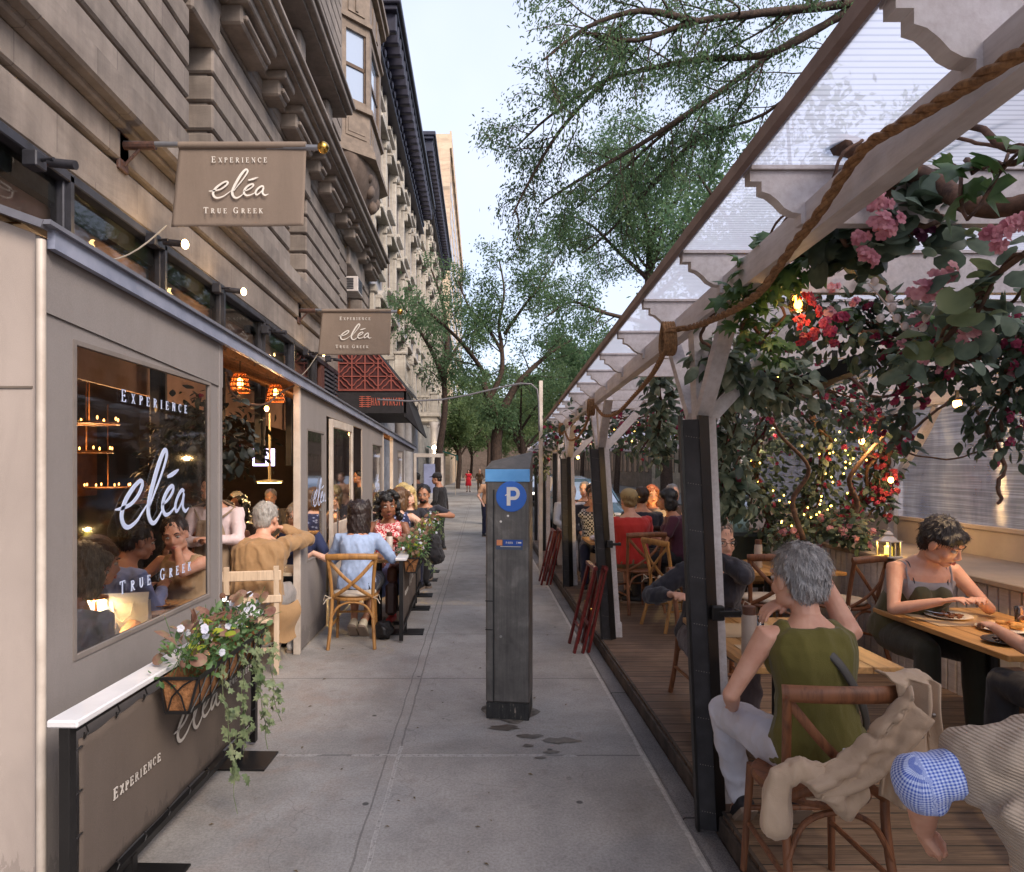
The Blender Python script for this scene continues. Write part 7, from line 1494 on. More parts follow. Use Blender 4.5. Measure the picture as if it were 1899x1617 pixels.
G("broad velvet leaves trailing across the right top", [W(1899, 470, 1.8), W(1820, 530, 1.95), W(1770, 590, 2.05), W(1740, 640, 2.1)], [(M_GER, SH_RND, .15, 50, .074, .4), (leafmat("olive_broad_leaf", C((124, 136, 96)), C((94, 108, 74)), .35), SH_RND, .13, 24, .07, .4)], [], 14)
G("thin green ivy on the twisted branch at the top right", [W(1899, 290, 1.6), W(1840, 310, 1.65), W(1790, 300, 1.7)], [(M_IVY, SH_IVY, .09, 14, .085, .5)], [], 15)
G("long bougainvillea swag crossing the pergola under the broad leaves", [W(1480, 560, 3.0), W(1560, 590, 2.9), W(1640, 610, 2.85), W(1720, 640, 2.8), W(1800, 650, 2.7), W(1920, 640, 2.6)], [(M_DKL, SH_OV, .20, 900, .062, .4), (M_IVY, SH_OV, .2, 120, .06, .5)], [(M_MAG, .19, 40, .024, 5), (M_PINK, .19, 26, .024, 5)], 16)
G("hanging spray of red bougainvillea in front of the cloudy window", [W(1640, 640, 2.9), W(1665, 700, 2.95), W(1680, 760, 3.0), W(1670, 815, 3.0)], [(M_DKL, SH_OV, .10, 150, .060, .7)], [(M_MAG, .1, 13, .026, 5)], 17)
G("dark bougainvillea cascade at the right edge of the frame", [W(1899, 600, 2.6), W(1880, 690, 2.65), W(1860, 770, 2.7), W(1855, 815, 2.7)], [(M_DKL, SH_OV, .15, 330, .055, .6)], [(M_MAG, .14, 22, .022, 5)], 18)
G("pale variegated leaves spilling over the nearest post", [W(1330, 640, 3.3), W(1360, 680, 3.4), W(1420, 700, 3.5), W(1480, 690, 3.5)], [(M_VAR, SH_OV, .15, 260, .10, .5), (M_DKL, SH_OV, .15, 120, .08, .4)], [(M_MAG, .14, 5, .032, 5)], 19)
G("variegated leaves hanging behind the nearest post", [W(1320, 720, 3.9), W(1345, 800, 4.0), W(1350, 880, 4.0), W(1365, 940, 4.0)], [(M_VAR, SH_OV, .13, 240, .09, .7), (M_DKL, SH_OV, .15, 170, .08, .6)], [(M_MAG, .1, 3, .03, 5)], 20)
G("dark vines arching under the pergola behind the variegated leaves", [W(1400, 740, 4.6), W(1480, 720, 4.8), W(1560, 740, 5.0), W(1600, 780, 5.2)], [(M_DKL, SH_OV, .24, 560, .07, .3), (M_VAR, SH_OV, .2, 70, .07, .4)], [(M_MAG, .22, 46, .026, 5)], 21)
# arch trees on the ledge
def ledge_tree(label, base, path, specs, blooms, seed, grp="vine trees with fairy lights"):
    t = garland(label, path, specs, blooms, seed, vines=6, vr=.016, grp=grp, name="vine_tree", wob=.10); return t
ledge_tree("vine tree with yellow fairy lights and pale leaves on the ledge", None, [W(1515, 1000, 7.0), W(1500, 940, 7.0), W(1520, 880, 6.9), W(1540, 820, 6.7), W(1500, 770, 6.4)], [(M_DKL, SH_OV, .30, 620, .09, .4), (M_VAR, SH_OV, .3, 230, .085, .4)], [(M_MAG, .3, 20, .03, 5)], 30)
ledge_tree("vine tree crowded with dark leaves left of the fairy light tree", None, [W(1440, 1000, 7.3), W(1420, 940, 7.2), W(1400, 880, 7.0), W(1400, 820, 6.8), W(1440, 770, 6.5)], [(M_DKL, SH_OV, .32, 660, .09, .4), (M_GER, SH_OV, .3, 180, .085, .4)], [(M_MAG, .3, 22, .028, 5)], 31)
ledge_tree("curving vine branch with red bougainvillea beside the corner post", None, [W(1540, 990, 6.9), W(1590, 930, 6.9), W(1630, 880, 6.8), W(1640, 830, 6.6), W(1600, 770, 6.2)], [(M_DKL, SH_OV, .2, 380, .085, .5)], [(M_MAG, .22, 60, .034, 5), (M_RED, .2, 22, .03, 5)], 32)
G("red bougainvillea hanging on the corner post", [W(1645, 870, 6.7), W(1640, 920, 6.7), W(1640, 950, 6.7)], [(M_DKL, SH_OV, .12, 100, .085, .7)], [(M_RED, .12, 16, .035, 5), (M_MAG, .12, 10, .035, 5)], 33)
G("low pink and dark foliage heap on the ledge under the vine trees", [W(1440, 1000, 6.6), W(1520, 975, 6.5), W(1580, 985, 6.3), W(1610, 990, 6.2)], [(M_DKL, SH_OV, .17, 420, .08, .2)], [(M_PINK, .16, 12, .04, 6)], 34)
for k, (x, y, z) in enumerate(((1.5, 7.8, 2.35), (2.3, 9.0, 2.3), (3.2, 8.6, 2.2), (1.55, 10.4, 2.2))):
    G(("leafy swag behind the second post", "leafy swag with red flowers above the red top diner", "leafy swag above the mint shirt diner", "leafy swag over the third post")[k], [(x - .35, y, z + .05), (x, y, z - .05), (x + .5, y + .2, z), (x + .9, y + .1, z - .1)], [(M_DKL, SH_OV, .28, 420, .085, .4), (M_IVY, SH_OV, .26, 70, .08, .5)], [(M_MAG, .27, 34, .03, 5), (M_RED, .25, 6, .03, 5)], 40 + k)
G("variegated leaves clinging to the inside of the second post", [W(1220, 690, 5.4), W(1225, 760, 5.5), W(1215, 850, 5.6)], [(M_VAR, SH_OV, .14, 170, .10, .5), (M_DKL, SH_OV, .16, 160, .09, .4)], [], 47)
G("vine tangle wrapped over the far pergola end", [W(1050, 775, 10.2), W(1020, 800, 11.3), W(1005, 840, 12.0), W(1000, 880, 12.4)], [(M_DKL, SH_OV, .22, 260, .10, .4), (M_VAR, SH_OV, .2, 60, .1, .4)], [(M_MAG, .2, 16, .035, 5)], 48)
# bare twisted branches
def branch(label, P, r, grp="bare twisted branches in the pergola"):
    t = thing("twisted_branch", label, "branch", grp); m = MB(); S = smooth_path([V(p) for p in P], 5); rn = random.Random(len(label)); rr = r if hasattr(r, "__len__") else (r, r * .5)
    m.tube([p + V((rn.gauss(0, .002), rn.gauss(0, .002), rn.gauss(0, .002))) for p in S], [rr[0] + (rr[1] - rr[0]) * i / (len(S) - 1) for i in range(len(S))], 8); o = m.build("wood", M_VINE, t, smooth='all', fix=False); return t
branch("thick bare branch lying over the beam beside the pink blossoms", [W(1553, 270, 1.95), W(1600, 278, 2.0), W(1690, 318, 2.05), W(1750, 350, 2.0), W(1800, 378, 1.9), W(1860, 385, 1.85), W(1930, 372, 1.8)], (.030, .027))
branch("thin curved branch at the top right below the roof sheet", [W(1770, 226, 1.8), W(1820, 240, 1.75), W(1865, 275, 1.7), W(1920, 280, 1.65)], (.008, .010)); branch("thin straight twig left of the broad leaves at the top right", [W(1750, 250, 1.9), W(1800, 262, 1.85), W(1850, 272, 1.8), W(1910, 268, 1.75)], (.005, .005))
branch("gnarled bare branch rising through the fairy light tree", [W(1560, 1000, 6.4), W(1590, 940, 6.4), W(1575, 890, 6.3), W(1610, 840, 6.2), W(1640, 800, 6.1), W(1600, 745, 6.0)], (.028, .012)); branch("bare branch curving left above the middle table", [W(1490, 1000, 6.3), W(1470, 930, 6.3), W(1500, 870, 6.2), W(1450, 810, 6.1), W(1420, 760, 5.9)], (.026, .010)); branch("looping bare branch crossing behind the bougainvillea spray", [W(1430, 700, 4.2), W(1490, 735, 4.2), W(1570, 700, 4.1), W(1620, 735, 4.0), W(1700, 720, 3.9), W(1760, 690, 3.8)], (.012, .007))
branch("arching bare vine across the cloudy window", [W(1640, 828, 3.1), W(1690, 800, 3.1), W(1750, 750, 3.05), W(1790, 742, 3.05), W(1830, 790, 3.0), W(1856, 840, 3.0)], (.006, .008)); branch("coiled vine end dangling in front of the cloudy window", [W(1856, 840, 3.0), W(1862, 870, 3.0), W(1850, 900, 3.0), W(1856, 925, 3.0), W(1850, 935, 3.0)], (.010, .007))
branch("sagging thin vine linking the arching vine ends", [W(1655, 830, 3.1), W(1700, 845, 3.1), W(1770, 850, 3.1), W(1840, 830, 3.05)], (.004, .004))
branch("loop of brown vine round the near beam", [W(1600, 260, 1.92), W(1560, 290, 1.92), W(1545, 340, 1.95), W(1560, 370, 2.0), W(1595, 378, 2.0)], (.005, .005)); branch("bundle of thin vines rising beside the near beam", [W(1395, 545, 2.75), W(1425, 490, 2.6), W(1450, 420, 2.4), W(1480, 380, 2.25), W(1525, 368, 2.1)], (.007, .005)); branch("second thin vine of the bundle beside the near beam", [W(1415, 500, 2.65), W(1420, 450, 2.5), W(1460, 395, 2.3), W(1520, 372, 2.15)], (.005, .004))
branch("brown vine curling under the nearest brace", [W(1375, 520, 2.8), W(1330, 575, 3.0), W(1310, 600, 3.2), W(1300, 630, 3.25), W(1330, 650, 3.25)], (.010, .008))
# string of white berry lights
t = thing("berry_garland", "string of little white round buds looped below the pink blossoms", "bud string"); m = MB(); P = smooth_path([W(*p) for p in ((1610, 525, 2.2), (1640, 560, 2.2), (1670, 600, 2.15), (1700, 608, 2.1), (1725, 585, 2.05), (1740, 555, 2.05))], 5); m.tube(P, .0025, 5); m.build("wire", M_WBUD, t)
m = MB()
for (px, py) in ((1622, 522), (1650, 553), (1663, 590), (1678, 605), (1695, 615), (1712, 607), (1717, 590), (1683, 558), (1655, 570), (1698, 560), (1633, 590), (1820, 495), (1823, 440)): m = MB(); m.ell(W(px, py, 2.1), (.0115, .0115, .014), None, 10, 7); m.build("bud", M_WBUD, t, smooth='all')
# hanging greenery inside the left enclosure
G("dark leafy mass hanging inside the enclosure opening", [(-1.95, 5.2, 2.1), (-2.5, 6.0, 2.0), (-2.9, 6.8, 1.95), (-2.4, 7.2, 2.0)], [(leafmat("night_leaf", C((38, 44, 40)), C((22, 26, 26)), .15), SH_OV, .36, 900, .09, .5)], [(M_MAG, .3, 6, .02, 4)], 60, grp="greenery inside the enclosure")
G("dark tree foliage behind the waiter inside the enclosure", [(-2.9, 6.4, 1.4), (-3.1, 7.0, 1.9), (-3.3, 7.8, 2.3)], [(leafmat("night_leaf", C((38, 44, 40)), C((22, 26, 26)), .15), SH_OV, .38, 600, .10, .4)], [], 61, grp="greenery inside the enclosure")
branch("drooping bare branch by the rattan lanterns in the enclosure", [W(420, 690, 5.0), W(425, 720, 5.1), W(450, 745, 5.3), W(490, 750, 5.6), W(525, 725, 6.0), W(545, 715, 6.2)], (.012, .008), "bare branches inside the enclosure")
# ---------------- flower boxes ----------------
M_COCO = mat("coco_liner", C((168, 116, 74)), C((124, 82, 50)), 40, .95, bump=.8, bscale=160, bdist=.01); M_PETW = leafmat("white_petunia", C((222, 224, 236)), C((196, 198, 220)), .3, .5)
M_COL = leafmat("coleus_red", C((150, 118, 98)), C((116, 70, 62)), .3, .6, C((128, 146, 92))); M_LIME = leafmat("lime_leaf", C((176, 186, 62)), C((134, 158, 56)), .4, .5); M_SPI = leafmat("box_green", C((96, 128, 76)), C((60, 90, 56)), .35, .5, C((126, 152, 96)))
M_IVV = leafmat("cream_edged_ivy", C((140, 152, 112)), C((86, 112, 74)), .3, .5, C((186, 190, 150)))
def flowerbox(label, x, y0, y1, ztop_, seed, big=1.0, trail=True):
    t = thing("flower_box", label, "flower box", "flower boxes hung on the barriers", loc=(x, y0, 0)); L = y1 - y0; rn = random.Random(seed); zb2 = ztop_ - .15
    m = MB(); m.add([(0, 0, ztop_), (.16, 0, ztop_), (.12, .02, zb2), (.02, .02, zb2), (0, L, ztop_), (.16, L, ztop_), (.12, L - .02, zb2), (.02, L - .02, zb2)], [(0, 1, 2, 3), (4, 7, 6, 5), (1, 5, 6, 2), (0, 3, 7, 4), (3, 2, 6, 7)]); m.build("coco_liner", M_COCO, t)
    m = MB()
    for yy, ox in ((-.004, 0), (L + .004, 0)):
        m.bar((0, yy, ztop_), (.165, yy, ztop_), .008, .014); m.bar((.02, yy, zb2), (.125, yy, zb2), .008, .014); m.bar((0, yy, ztop_), (.02, yy, zb2), .008, .01); m.bar((.165, yy, ztop_), (.125, yy, zb2), .008, .01)
        m.tube([(.03, yy, zb2), (.05, yy, zb2 + .07), (.10, yy, zb2 + .12), (.15, yy, ztop_)], .004, 5); m.tube([(.11, yy, zb2), (.09, yy, zb2 + .07), (.05, yy, zb2 + .12), (.01, yy, ztop_)], .004, 5)
    m.bar((.168, 0, ztop_), (.168, L, ztop_), .006, .022); m.bar((.128, 0, zb2), (.128, L, zb2), .008, .014); k = .0
    while k < L: m.tube([(.13, k, zb2), (.152, k + .05, zb2 + .07), (.168, k + .1, ztop_)], .004, 5); m.tube([(.13, k + .1, zb2), (.152, k + .05, zb2 + .07), (.168, k, ztop_)], .004, 5); k += .12
    m.bar((-.10, .2, ztop_ + .035), (.0, .2, ztop_ + .0), .03, .006); m.bar((-.10, L - .2, ztop_ + .035), (.0, L - .2, ztop_), .03, .006); m.build("iron_basket", M_BLK, t)
    base = [(.08, .02, ztop_), (.08, L / 2, ztop_ + .02), (.08, L - .02, ztop_)]
    m = MB(); cloud(m, [(p[0], p[1], p[2] + .06) for p in base], .125 * big, int(520 * L / .9), SH_OV, .042, rn, -.3, .7); m.build("leaves", M_SPI, t, smooth='all', fix=False)
    m = MB(); cloud(m, [(p[0] - .02, p[1], p[2] + .13) for p in base], .11 * big, int(80 * L / .9), SH_RND, .058, rn, -.1, .9); m.build("caladium", M_COL, t, smooth='all', fix=False)
    m = MB(); cloud(m, [(p[0] + .02, p[1] * .5 + .1, p[2] + .12) for p in base], .07, int(26 * L / .9), SH_OV, .065, rn, -.1, 1); m.build("lime_leaves", M_LIME, t, smooth='all', fix=False)
    m = MB()
    for _ in range(int(80 * L / .9)): p0 = V((.08 + rn.gauss(0, .03), rn.random() * L, ztop_)); p1 = p0 + V((rn.gauss(.02, .06), rn.gauss(0, .05), rn.uniform(.05, .24))); m.tube([p0, p0.lerp(p1, .5) + V((0, 0, .02)), p1], .0018, 3, cap=False)
    m.build("stems", M_SPI, t, fix=False)
    for j in range(int(24 * L / .9)):
        m = MB(); p = V((.10 + rn.gauss(0, .05), rn.random() * L, ztop_ + rn.uniform(.03, .22))); nrm = V((rn.gauss(.3, .4), -.8, rn.gauss(.5, .3))).normalized(); a = nrm.orthogonal().normalized(); b = nrm.cross(a)
        for k in range(5): an = k * 1.2566; leaf(m, [(0, 0), (.3, .3), (.5, .75), (.3, 1), (-.3, 1), (-.5, .75), (-.3, .3)], p, a * math.cos(an) + b * math.sin(an) + nrm * .25, nrm, .017 * (1 if big > .9 else 1.15), .4, .05)
        m.build("petunia", M_PETW, t, smooth='all', fix=False)
    if trail:
        for (yy, ln, ox) in ((L * .30, .78, .02), (L * .62, .60, .0), (L * .88, .62, .03), (L * .98, .52, .06), (L * .75, .42, .0)) if trail == 2 else ((L * .8, .28, .02), (L * .5, .2, .02)):
            P = [V((.15, yy, ztop_))]; 
            for s in range(9): P.append(P[-1] + V((rn.gauss(.008, .012), rn.gauss(0, .022), -ln / 9)))
            m = MB(); m.tube(P, .002, 4, cap=False); 
            for _ in range(int(78 * ln)): u = rn.random() * 8; i = int(u); leaf(m, SH_IVY, P[i].lerp(P[i + 1], u - i) + V((rn.gauss(.01, .018), rn.gauss(0, .022), 0)), V((rn.gauss(.2, .5), rn.gauss(0, .7), -.5)), V((.9, -.3, .4)), rn.uniform(.028, .052))
            m.build("trailing_ivy", M_IVV, t, smooth='all', fix=False)
    return t
flowerbox("nearest flower box, overflowing with ivy, white petunias and red caladium", -1.415, 3.02, 3.95, .82, 1, 1.15, 2)
flowerbox("flower box hung on the second barrier beside the front outdoor table", -.80, 7.05, 8.0, .82, 2, 1.2, 1); flowerbox("flower box beside the floral dress woman, third from the viewer", -.84, 8.75, 9.7, .82, 3, 1.2, 1); flowerbox("farthest flower box, by the man in glasses", -.86, 10.6, 11.6, .82, 4, 1.3, 1)
# ---------------- lamps and light ----------------
M_GLOW = emit("filament_glow", (1.0, .42, .10), 7); M_FAIRY = emit("fairy_yellow", (1.0, .62, .10), 4)
p = W(1480, 563, 2.62); t = thing("glass_bulb", "big glowing amber filament bulb among the ivy and red flowers", "light bulb", loc=p)
m = MB(); m.lathe([(.012, .05), (.02, .035), (.034, .005), (.036, -.012), (.028, -.032), (.0, -.040)], (0, 0, 0), 20); m.build("bulb_glass", glassy("amber_glass", (1, .78, .4), .05, .05), t, smooth='all')
m = MB(); m.tube([(-.01, 0, .03), (-.006, 0, -.012), (0, 0, .0), (.006, 0, -.012), (.01, 0, .03)], .0035, 6); m.ell((0, 0, -.004), (.015, .015, .017), None, 10, 8); m.build("filament", M_GLOW, t); m = MB(); m.tube([(0, 0, .05), (0, 0, .09)], .014, 8); m.build("socket", M_BLK, t)
lamp("bulb_light", (0, -.02, -.06), .6, (1, .6, .22), .03, t)
for (px, py, Y, e, lab) in ((1652, 890, 6.4, 2.5, "small orange bulb on the corner post"), (1775, 748, 4.2, 1.6, "bulb glowing behind the hanging bougainvillea spray"), (1072, 848, 12.0, 5, "small yellow bulb far down the shed between the posts"), (1598, 818, 6.2, 4, "small orange bulb above the fairy light tree"), (1545, 905, 9.0, 0, "")):
    if not lab: continue
    t = thing("small_bulb", lab, "light bulb", "small bulbs in the pergola", loc=W(px, py, Y)); m = MB(); m.ell((0, 0, 0), (.024, .024, .03), None, 12, 8); m.build("bulb_glass", M_GLOW, t, smooth='all'); m = MB(); m.tube([(0, 0, .02), (0, 0, .08)], .012, 6); m.build("socket", M_BLK, t); lamp("glow", (0, -.06, -.02), e, (1, .62, .25), .03, t)
rn = random.Random(77)
def fairy(label, pts, n_, spread, Y):
    t = thing("fairy_lights", label, "fairy lights", "yellow fairy light strings"); P = smooth_path([W(a, b, Y) for a, b in pts], 4); m = MB(); m.tube([q + V((rn.gauss(0, .02), rn.gauss(0, .02), rn.gauss(0, .02))) for q in P], .002, 4); m.build("wire", M_BLK, t); m = MB()
    for k in range(n_): q = P[rn.randrange(len(P))] + V((rn.gauss(0, spread), rn.gauss(-.1, .05), rn.gauss(0, spread))); m.ell(q, (.0085, .0085, .0095), None, 6, 4)
    o = m.build("bulbs", M_FAIRY, t); o["kind"] = "stuff"
fairy("fairy lights climbing the tree nearest the corner post", [(1450, 980), (1500, 950), (1540, 900), (1550, 850), (1530, 830), (1590, 850)], 40, .10, 6.6); fairy("fairy lights in the dark leaves left of the fairy light tree", [(1440, 960), (1420, 930), (1400, 880), (1390, 860)], 15, .14, 6.9); fairy("fairy lights above the diners between the second and nearest post", [(1140, 785), (1180, 800), (1215, 795)], 10, .12, 8.5)
def warm_spot(name, loc, e, sp=75): return lamp(name, loc, e, (1, .66, .34), .06, None, 'SPOT', (0, 0, 0), sp)
def pendant(label, x, y, z, e, sp=95):
    t = thing("pendant_light", label, "pendant light", "small black pendant lights under the pergola roof", loc=(x, y, z)); m = MB(); m.lathe([(.012, .09), (.03, .07), (.055, .0), (.05, .0), (.026, .064)], (0, 0, 0), 16, closed=True); m.tube([(0, 0, .09), (0, 0, .5)], .004, 5); m.build("shade", M_BLK, t, smooth='all'); m = MB(); m.ell((0, 0, .02), (.022, .022, .028), None, 10, 8); m.build("bulb", M_GLOW, t, smooth='all'); lamp("spot", (0, 0, -.01), e, (1, .68, .36), .03, t, 'SPOT', (0, 0, 0), sp)
pendant("small pendant above the front table, hidden in the leaves", 1.62, 3.75, 2.25, 26, 62); pendant("small pendant above the food filled table at the right", 3.05, 3.95, 2.3, 20, 100); pendant("small pendant above the set middle table", 2.8, 6.6, 2.2, 14, 100); pendant("small pendant above the candle lit far table", 2.5, 9.7, 2.1, 16, 100)
# lantern with candle on the ledge
p = V((W(1648, 1030, 5.75).x, 5.75, 1.0)); t = thing("candle_lantern", "small white lantern with a yellow glowing candle standing on the ledge", "lantern", loc=p, rz=R(20)); Wm = M_WPOST
m = MB(); a = .062
for sx in (-1, 1):
    for sy in (-1, 1): m.box(sx * a - .006, sx * a + .006, sy * a - .006, sy * a + .006, .012, .135)
m.box(-a - .012, a + .012, -a - .012, a + .012, 0, .014, .003); m.box(-a - .01, a + .01, -a - .01, a + .01, .13, .14); m.box(-.004, .004, -a - .004, -a + .002, .012, .135); m.build("frame", Wm, t)
m = MB(); m.lathe([(.10, .138), (.055, .175), (.034, .182), (.034, .192), (.05, .194), (.018, .218), (.006, .222)], (0, 0, 0), 4); m.tube([(.015 * math.cos(q), 0, .232 + .015 * math.sin(q)) for q in [k * .5 for k in range(13)]], .002, 5); m.build("roof", Wm, t)
m = MB(); m.lathe([(.032, .014), (.032, .09), (.02, .094), (0, .094)], (0, 0, 0), 16); m.build("candle", emit("candle_wax_glow", (1.0, .78, .12), 2.2), t, smooth=True); lamp("flame", (0, -.0, .115), 1.6, (1, .66, .2), .015, t)
m = MB(); m.box(-a, a, -a, -a + .001, .014, .13); m.box(-a, -a + .001, -a, a, .014, .13); m.build("glass", glassy("lantern_glass", (1, .95, .8), .03, .03), t)
# rattan lanterns in the enclosure
M_RAT = mat("rattan", C((190, 112, 52)), C((130, 70, 34)), 30, .7)
for (px, py, Y, lab) in ((445, 710, 5.45, "left rattan lantern glowing inside the enclosure"), (511, 729, 6.1, "right rattan lantern glowing inside the enclosure")):
    t = thing("rattan_lantern", lab, "lantern", "rattan lanterns", loc=W(px, py, Y)); m = MB()
    for k in range(5): z = .075 - .037 * k; r_ = (.045, .062, .07, .078, .082)[k]; m.tube([(r_ * math.cos(q), r_ * math.sin(q), z) for q in [j * .35 for j in range(19)]], .007, 5)
    for k in range(12): q = k * .5236; m.tube([(.045 * math.cos(q), .045 * math.sin(q), .075), (.07 * math.cos(q), .07 * math.sin(q), 0), (.082 * math.cos(q), .082 * math.sin(q), -.075)], .004, 5)
    m.build("basket_weave", M_RAT, t); m = MB(); m.ell((0, 0, .0), (.026, .026, .04), None, 10, 8); m.build("bulb", M_GLOW, t, smooth='all'); m = MB(); m.tube([(0, 0, .07), (0, 0, .3)], .004, 5); m.build("cord", M_BLK, t); lamp("glow", (0, 0, -.02), 1.6, (1, .5, .18), .03, t)
# restaurant interior fittings
def chandelier(px, py, Y, label):
    t = thing("chandelier", label, "chandelier", "wheel chandeliers in the restaurant", loc=W(px, py, Y)); m = MB(); m.tube([(.3 * math.cos(q), .3 * math.sin(q), 0) for q in [j * .3 for j in range(22)]], .014, 6); m.tube([(0, 0, 0), (0, 0, 1.2)], .008, 5); m.bar((-.3, 0, 0), (.3, 0, 0), .012, .012); m.bar((0, -.3, 0), (0, .3, 0), .012, .012); m.build("ring", mat("bronze_ring", C((120, 80, 44)), rough=.4, metal=.7), t)
    m = MB()
    for k in range(8): q = k * .785; m = MB(); m.ell((.3 * math.cos(q), .3 * math.sin(q), .05), (.011, .011, .022), None, 8, 6); m.build("candle", emit("dim_candle", (1, .45, .12), 2.2), t)
    lamp("glow", (0, 0, .1), 22, (1, .55, .22), .2, t)
chandelier(165, 785, 7.6, "upper chandelier seen through the near window"); chandelier(160, 838, 8.6, "lower chandelier seen through the near window"); chandelier(200, 905, 9.8, "farthest chandelier low in the near window")
t = thing("pendant_disc", "bright flat pendant lamp over the inner tables", "pendant light", loc=W(500, 893, 9.0)); m = MB(); m.lathe([(.17, -.01), (.17, .012), (.02, .03), (.012, .9)], (0, 0, 0), 20); m.build("shade", mat("cream_shade", C((220, 200, 150)), rough=.5), t, smooth=True); m = MB(); m.lathe([(.155, -.014), (0, -.014)], (0, 0, 0), 20); m.build("diffuser", emit("disc_glow", (1, .85, .5), 8), t); lamp("glow", (0, 0, -.06), 30, (1, .7, .36), .12, t)
t = thing("wall_screen", "pale lilac lit screen on the inner wall behind the dark leaves", "screen", loc=W(489, 848, 11.5)); m = MB(); m.box(-.2, .2, 0, .03, -.16, .16, .004); m.build("bezel", M_BLK, t); m = MB(); m.box(-.185, .185, -.002, 0, -.145, .145); m.build("display", emit("lilac_display", (.62, .52, .95), 2.0), t)
for (x, y, z, e) in ((-2.7, 4.4, 2.45, 9), (-2.7, 8.6, 2.5, 7), (-2.5, 13.0, 2.4, 9)):  # bulbs added to brighten the dim enclosure and the people inside
    t = thing("fill_bulb", {4.4: "warm bulb under the enclosure ceiling inside the near window", 8.6: "warm bulb under the enclosure ceiling beyond the wide opening", 13.0: "warm bulb under the enclosure ceiling at the far doorway"}[y], "ceiling lamp", "bulbs under the enclosure ceiling", loc=(x, y, z)); m = MB(); m.ell((0, 0, 0), (.03, .03, .035), None, 10, 8); m.build("bulb", M_GLOW, t, smooth='all'); m = MB(); m.tube([(0, 0, .03), (0, 0, .3)], .006, 5); m.build("cord", M_BLK, t); lamp("glow", (0, 0, -.06), e, (1, .68, .4), .06, t)
# ---------------- table ware ----------------
M_GL = glassy("drinking_glass", (.93, .95, .95), .02, .10); M_PL = mat("white_plate", C((220, 212, 202)), rough=.3); M_WATER = glassy("water", (.85, .9, .9), .02, .12)
def tumbler(label, x, y, z, r=.036, h=.11, water=True):
    t = thing("water_glass", label, "glass", "water glasses on the tables", loc=(x, y, z)); m = MB(); m.lathe([(r * .85, 0), (r, h), (r - .003, h), (r * .82, .01), (0, .01)], (0, 0, 0), 20, closed=True); m.build("glass_wall", M_GL, t, smooth='all')
    if water: m = MB(); m.lathe([(r * .8, .012), (r * .9, h * .62), (0, h * .62)], (0, 0, 0), 16); m.build("water", M_WATER, t, smooth=True)
def plate(label, x, y, z, r=.12, m_=None, food=None, name="dinner_plate", sx=1.0):
    t = thing(name, label, "plate", "plates on the tables", loc=(x, y, z)); m = MB(); m.lathe([(r * .55, 0), (r * .6, .004), (r, .016), (r * 1.0, .02), (r * .62, .009), (0, .007)], (0, 0, 0), 30); o = m.build("dish", m_ or M_PL, t, smooth='all'); o.scale = (sx, 1, 1)
    if food:
        for (fm, n_, fr, fs, cx, cy) in food:
            m = MB(); rr = random.Random(int(1000 * (x + y + cx)));
            for k in range(n_): a = rr.random() * 6.28; q = fr * rr.random() ** .5; m.ell((cx + q * math.cos(a) * sx, cy + q * math.sin(a), .014 + rr.random() * fs * .8), (fs * rr.uniform(.6, 1.4), fs * rr.uniform(.5, 1), fs * .5), None, 7, 5)
            m.build("food", fm, t, smooth='all')
def bottle(label, x, y, z, c=M_WPOST, h=.24):
    t = thing("ceramic_bottle", label, "bottle", "slim bottles on the tables", loc=(x, y, z)); m = MB(); m.lathe([(.034, 0), (.036, .01), (.036, h * .8), (.03, h * .84)], (0, 0, 0), 20); m.build("body", c, t, smooth=True); m = MB(); m.lathe([(.031, h * .84), (.031, h), (.02, h + .004)], (0, 0, 0), 16); m.build("stopper", mat("brown_stopper", C((96, 60, 44)), rough=.5), t, smooth=True)
def paper(name, label, cat, pts, z, m_): m = MB(); m.prism([(x, y, z) for x, y in pts], (0, 0, .0018)); o = m.build(name, m_); tag(o, label, cat)
M_MENU = mat("kraft_placemat", C((196, 170, 136)), C((182, 156, 124)), 4, .8); TZ = .812
bottle("slim beige bottle with brown stopper on the front table, against the post", 1.335, 3.40, TZ, mat("putty_ceramic", C((176, 160, 148)), rough=.5), .25)
tumbler("tall water glass on the warm lit front table", 1.50, 3.72, TZ, .042, .13)
paper("placemat", "nearer printed paper placemat on the front table", "placemat", [(1.34, 3.28), (1.70, 3.28), (1.70, 3.62), (1.34, 3.62)], TZ, M_MENU); paper("placemat", "farther paper placemat on the front table, under the water glass", "placemat", [(1.36, 3.78), (1.72, 3.78), (1.72, 4.12), (1.36, 4.12)], TZ, M_MENU)
paper("folded_card", "dusky pink folded card on the front table", "card", [(1.42, 3.50), (1.60, 3.40), (1.68, 3.52), (1.50, 3.62)], TZ + .003, mat("dusky_card", C((150, 120, 112)), rough=.7))
meat = mat("browned_meat", C((140, 84, 44)), C((84, 46, 26)), 30, .6); bread = mat("toasted_bread", C((216, 160, 84)), C((176, 112, 52)), 20, .7); salad = mat("green_salad", C((130, 150, 70)), C((200, 200, 170)), 40, .6); cream = mat("white_cheese", C((226, 218, 196)), rough=.6); sauce = mat("dark_sauce_meat", C((70, 36, 26)), C((36, 20, 16)), 20, .4)
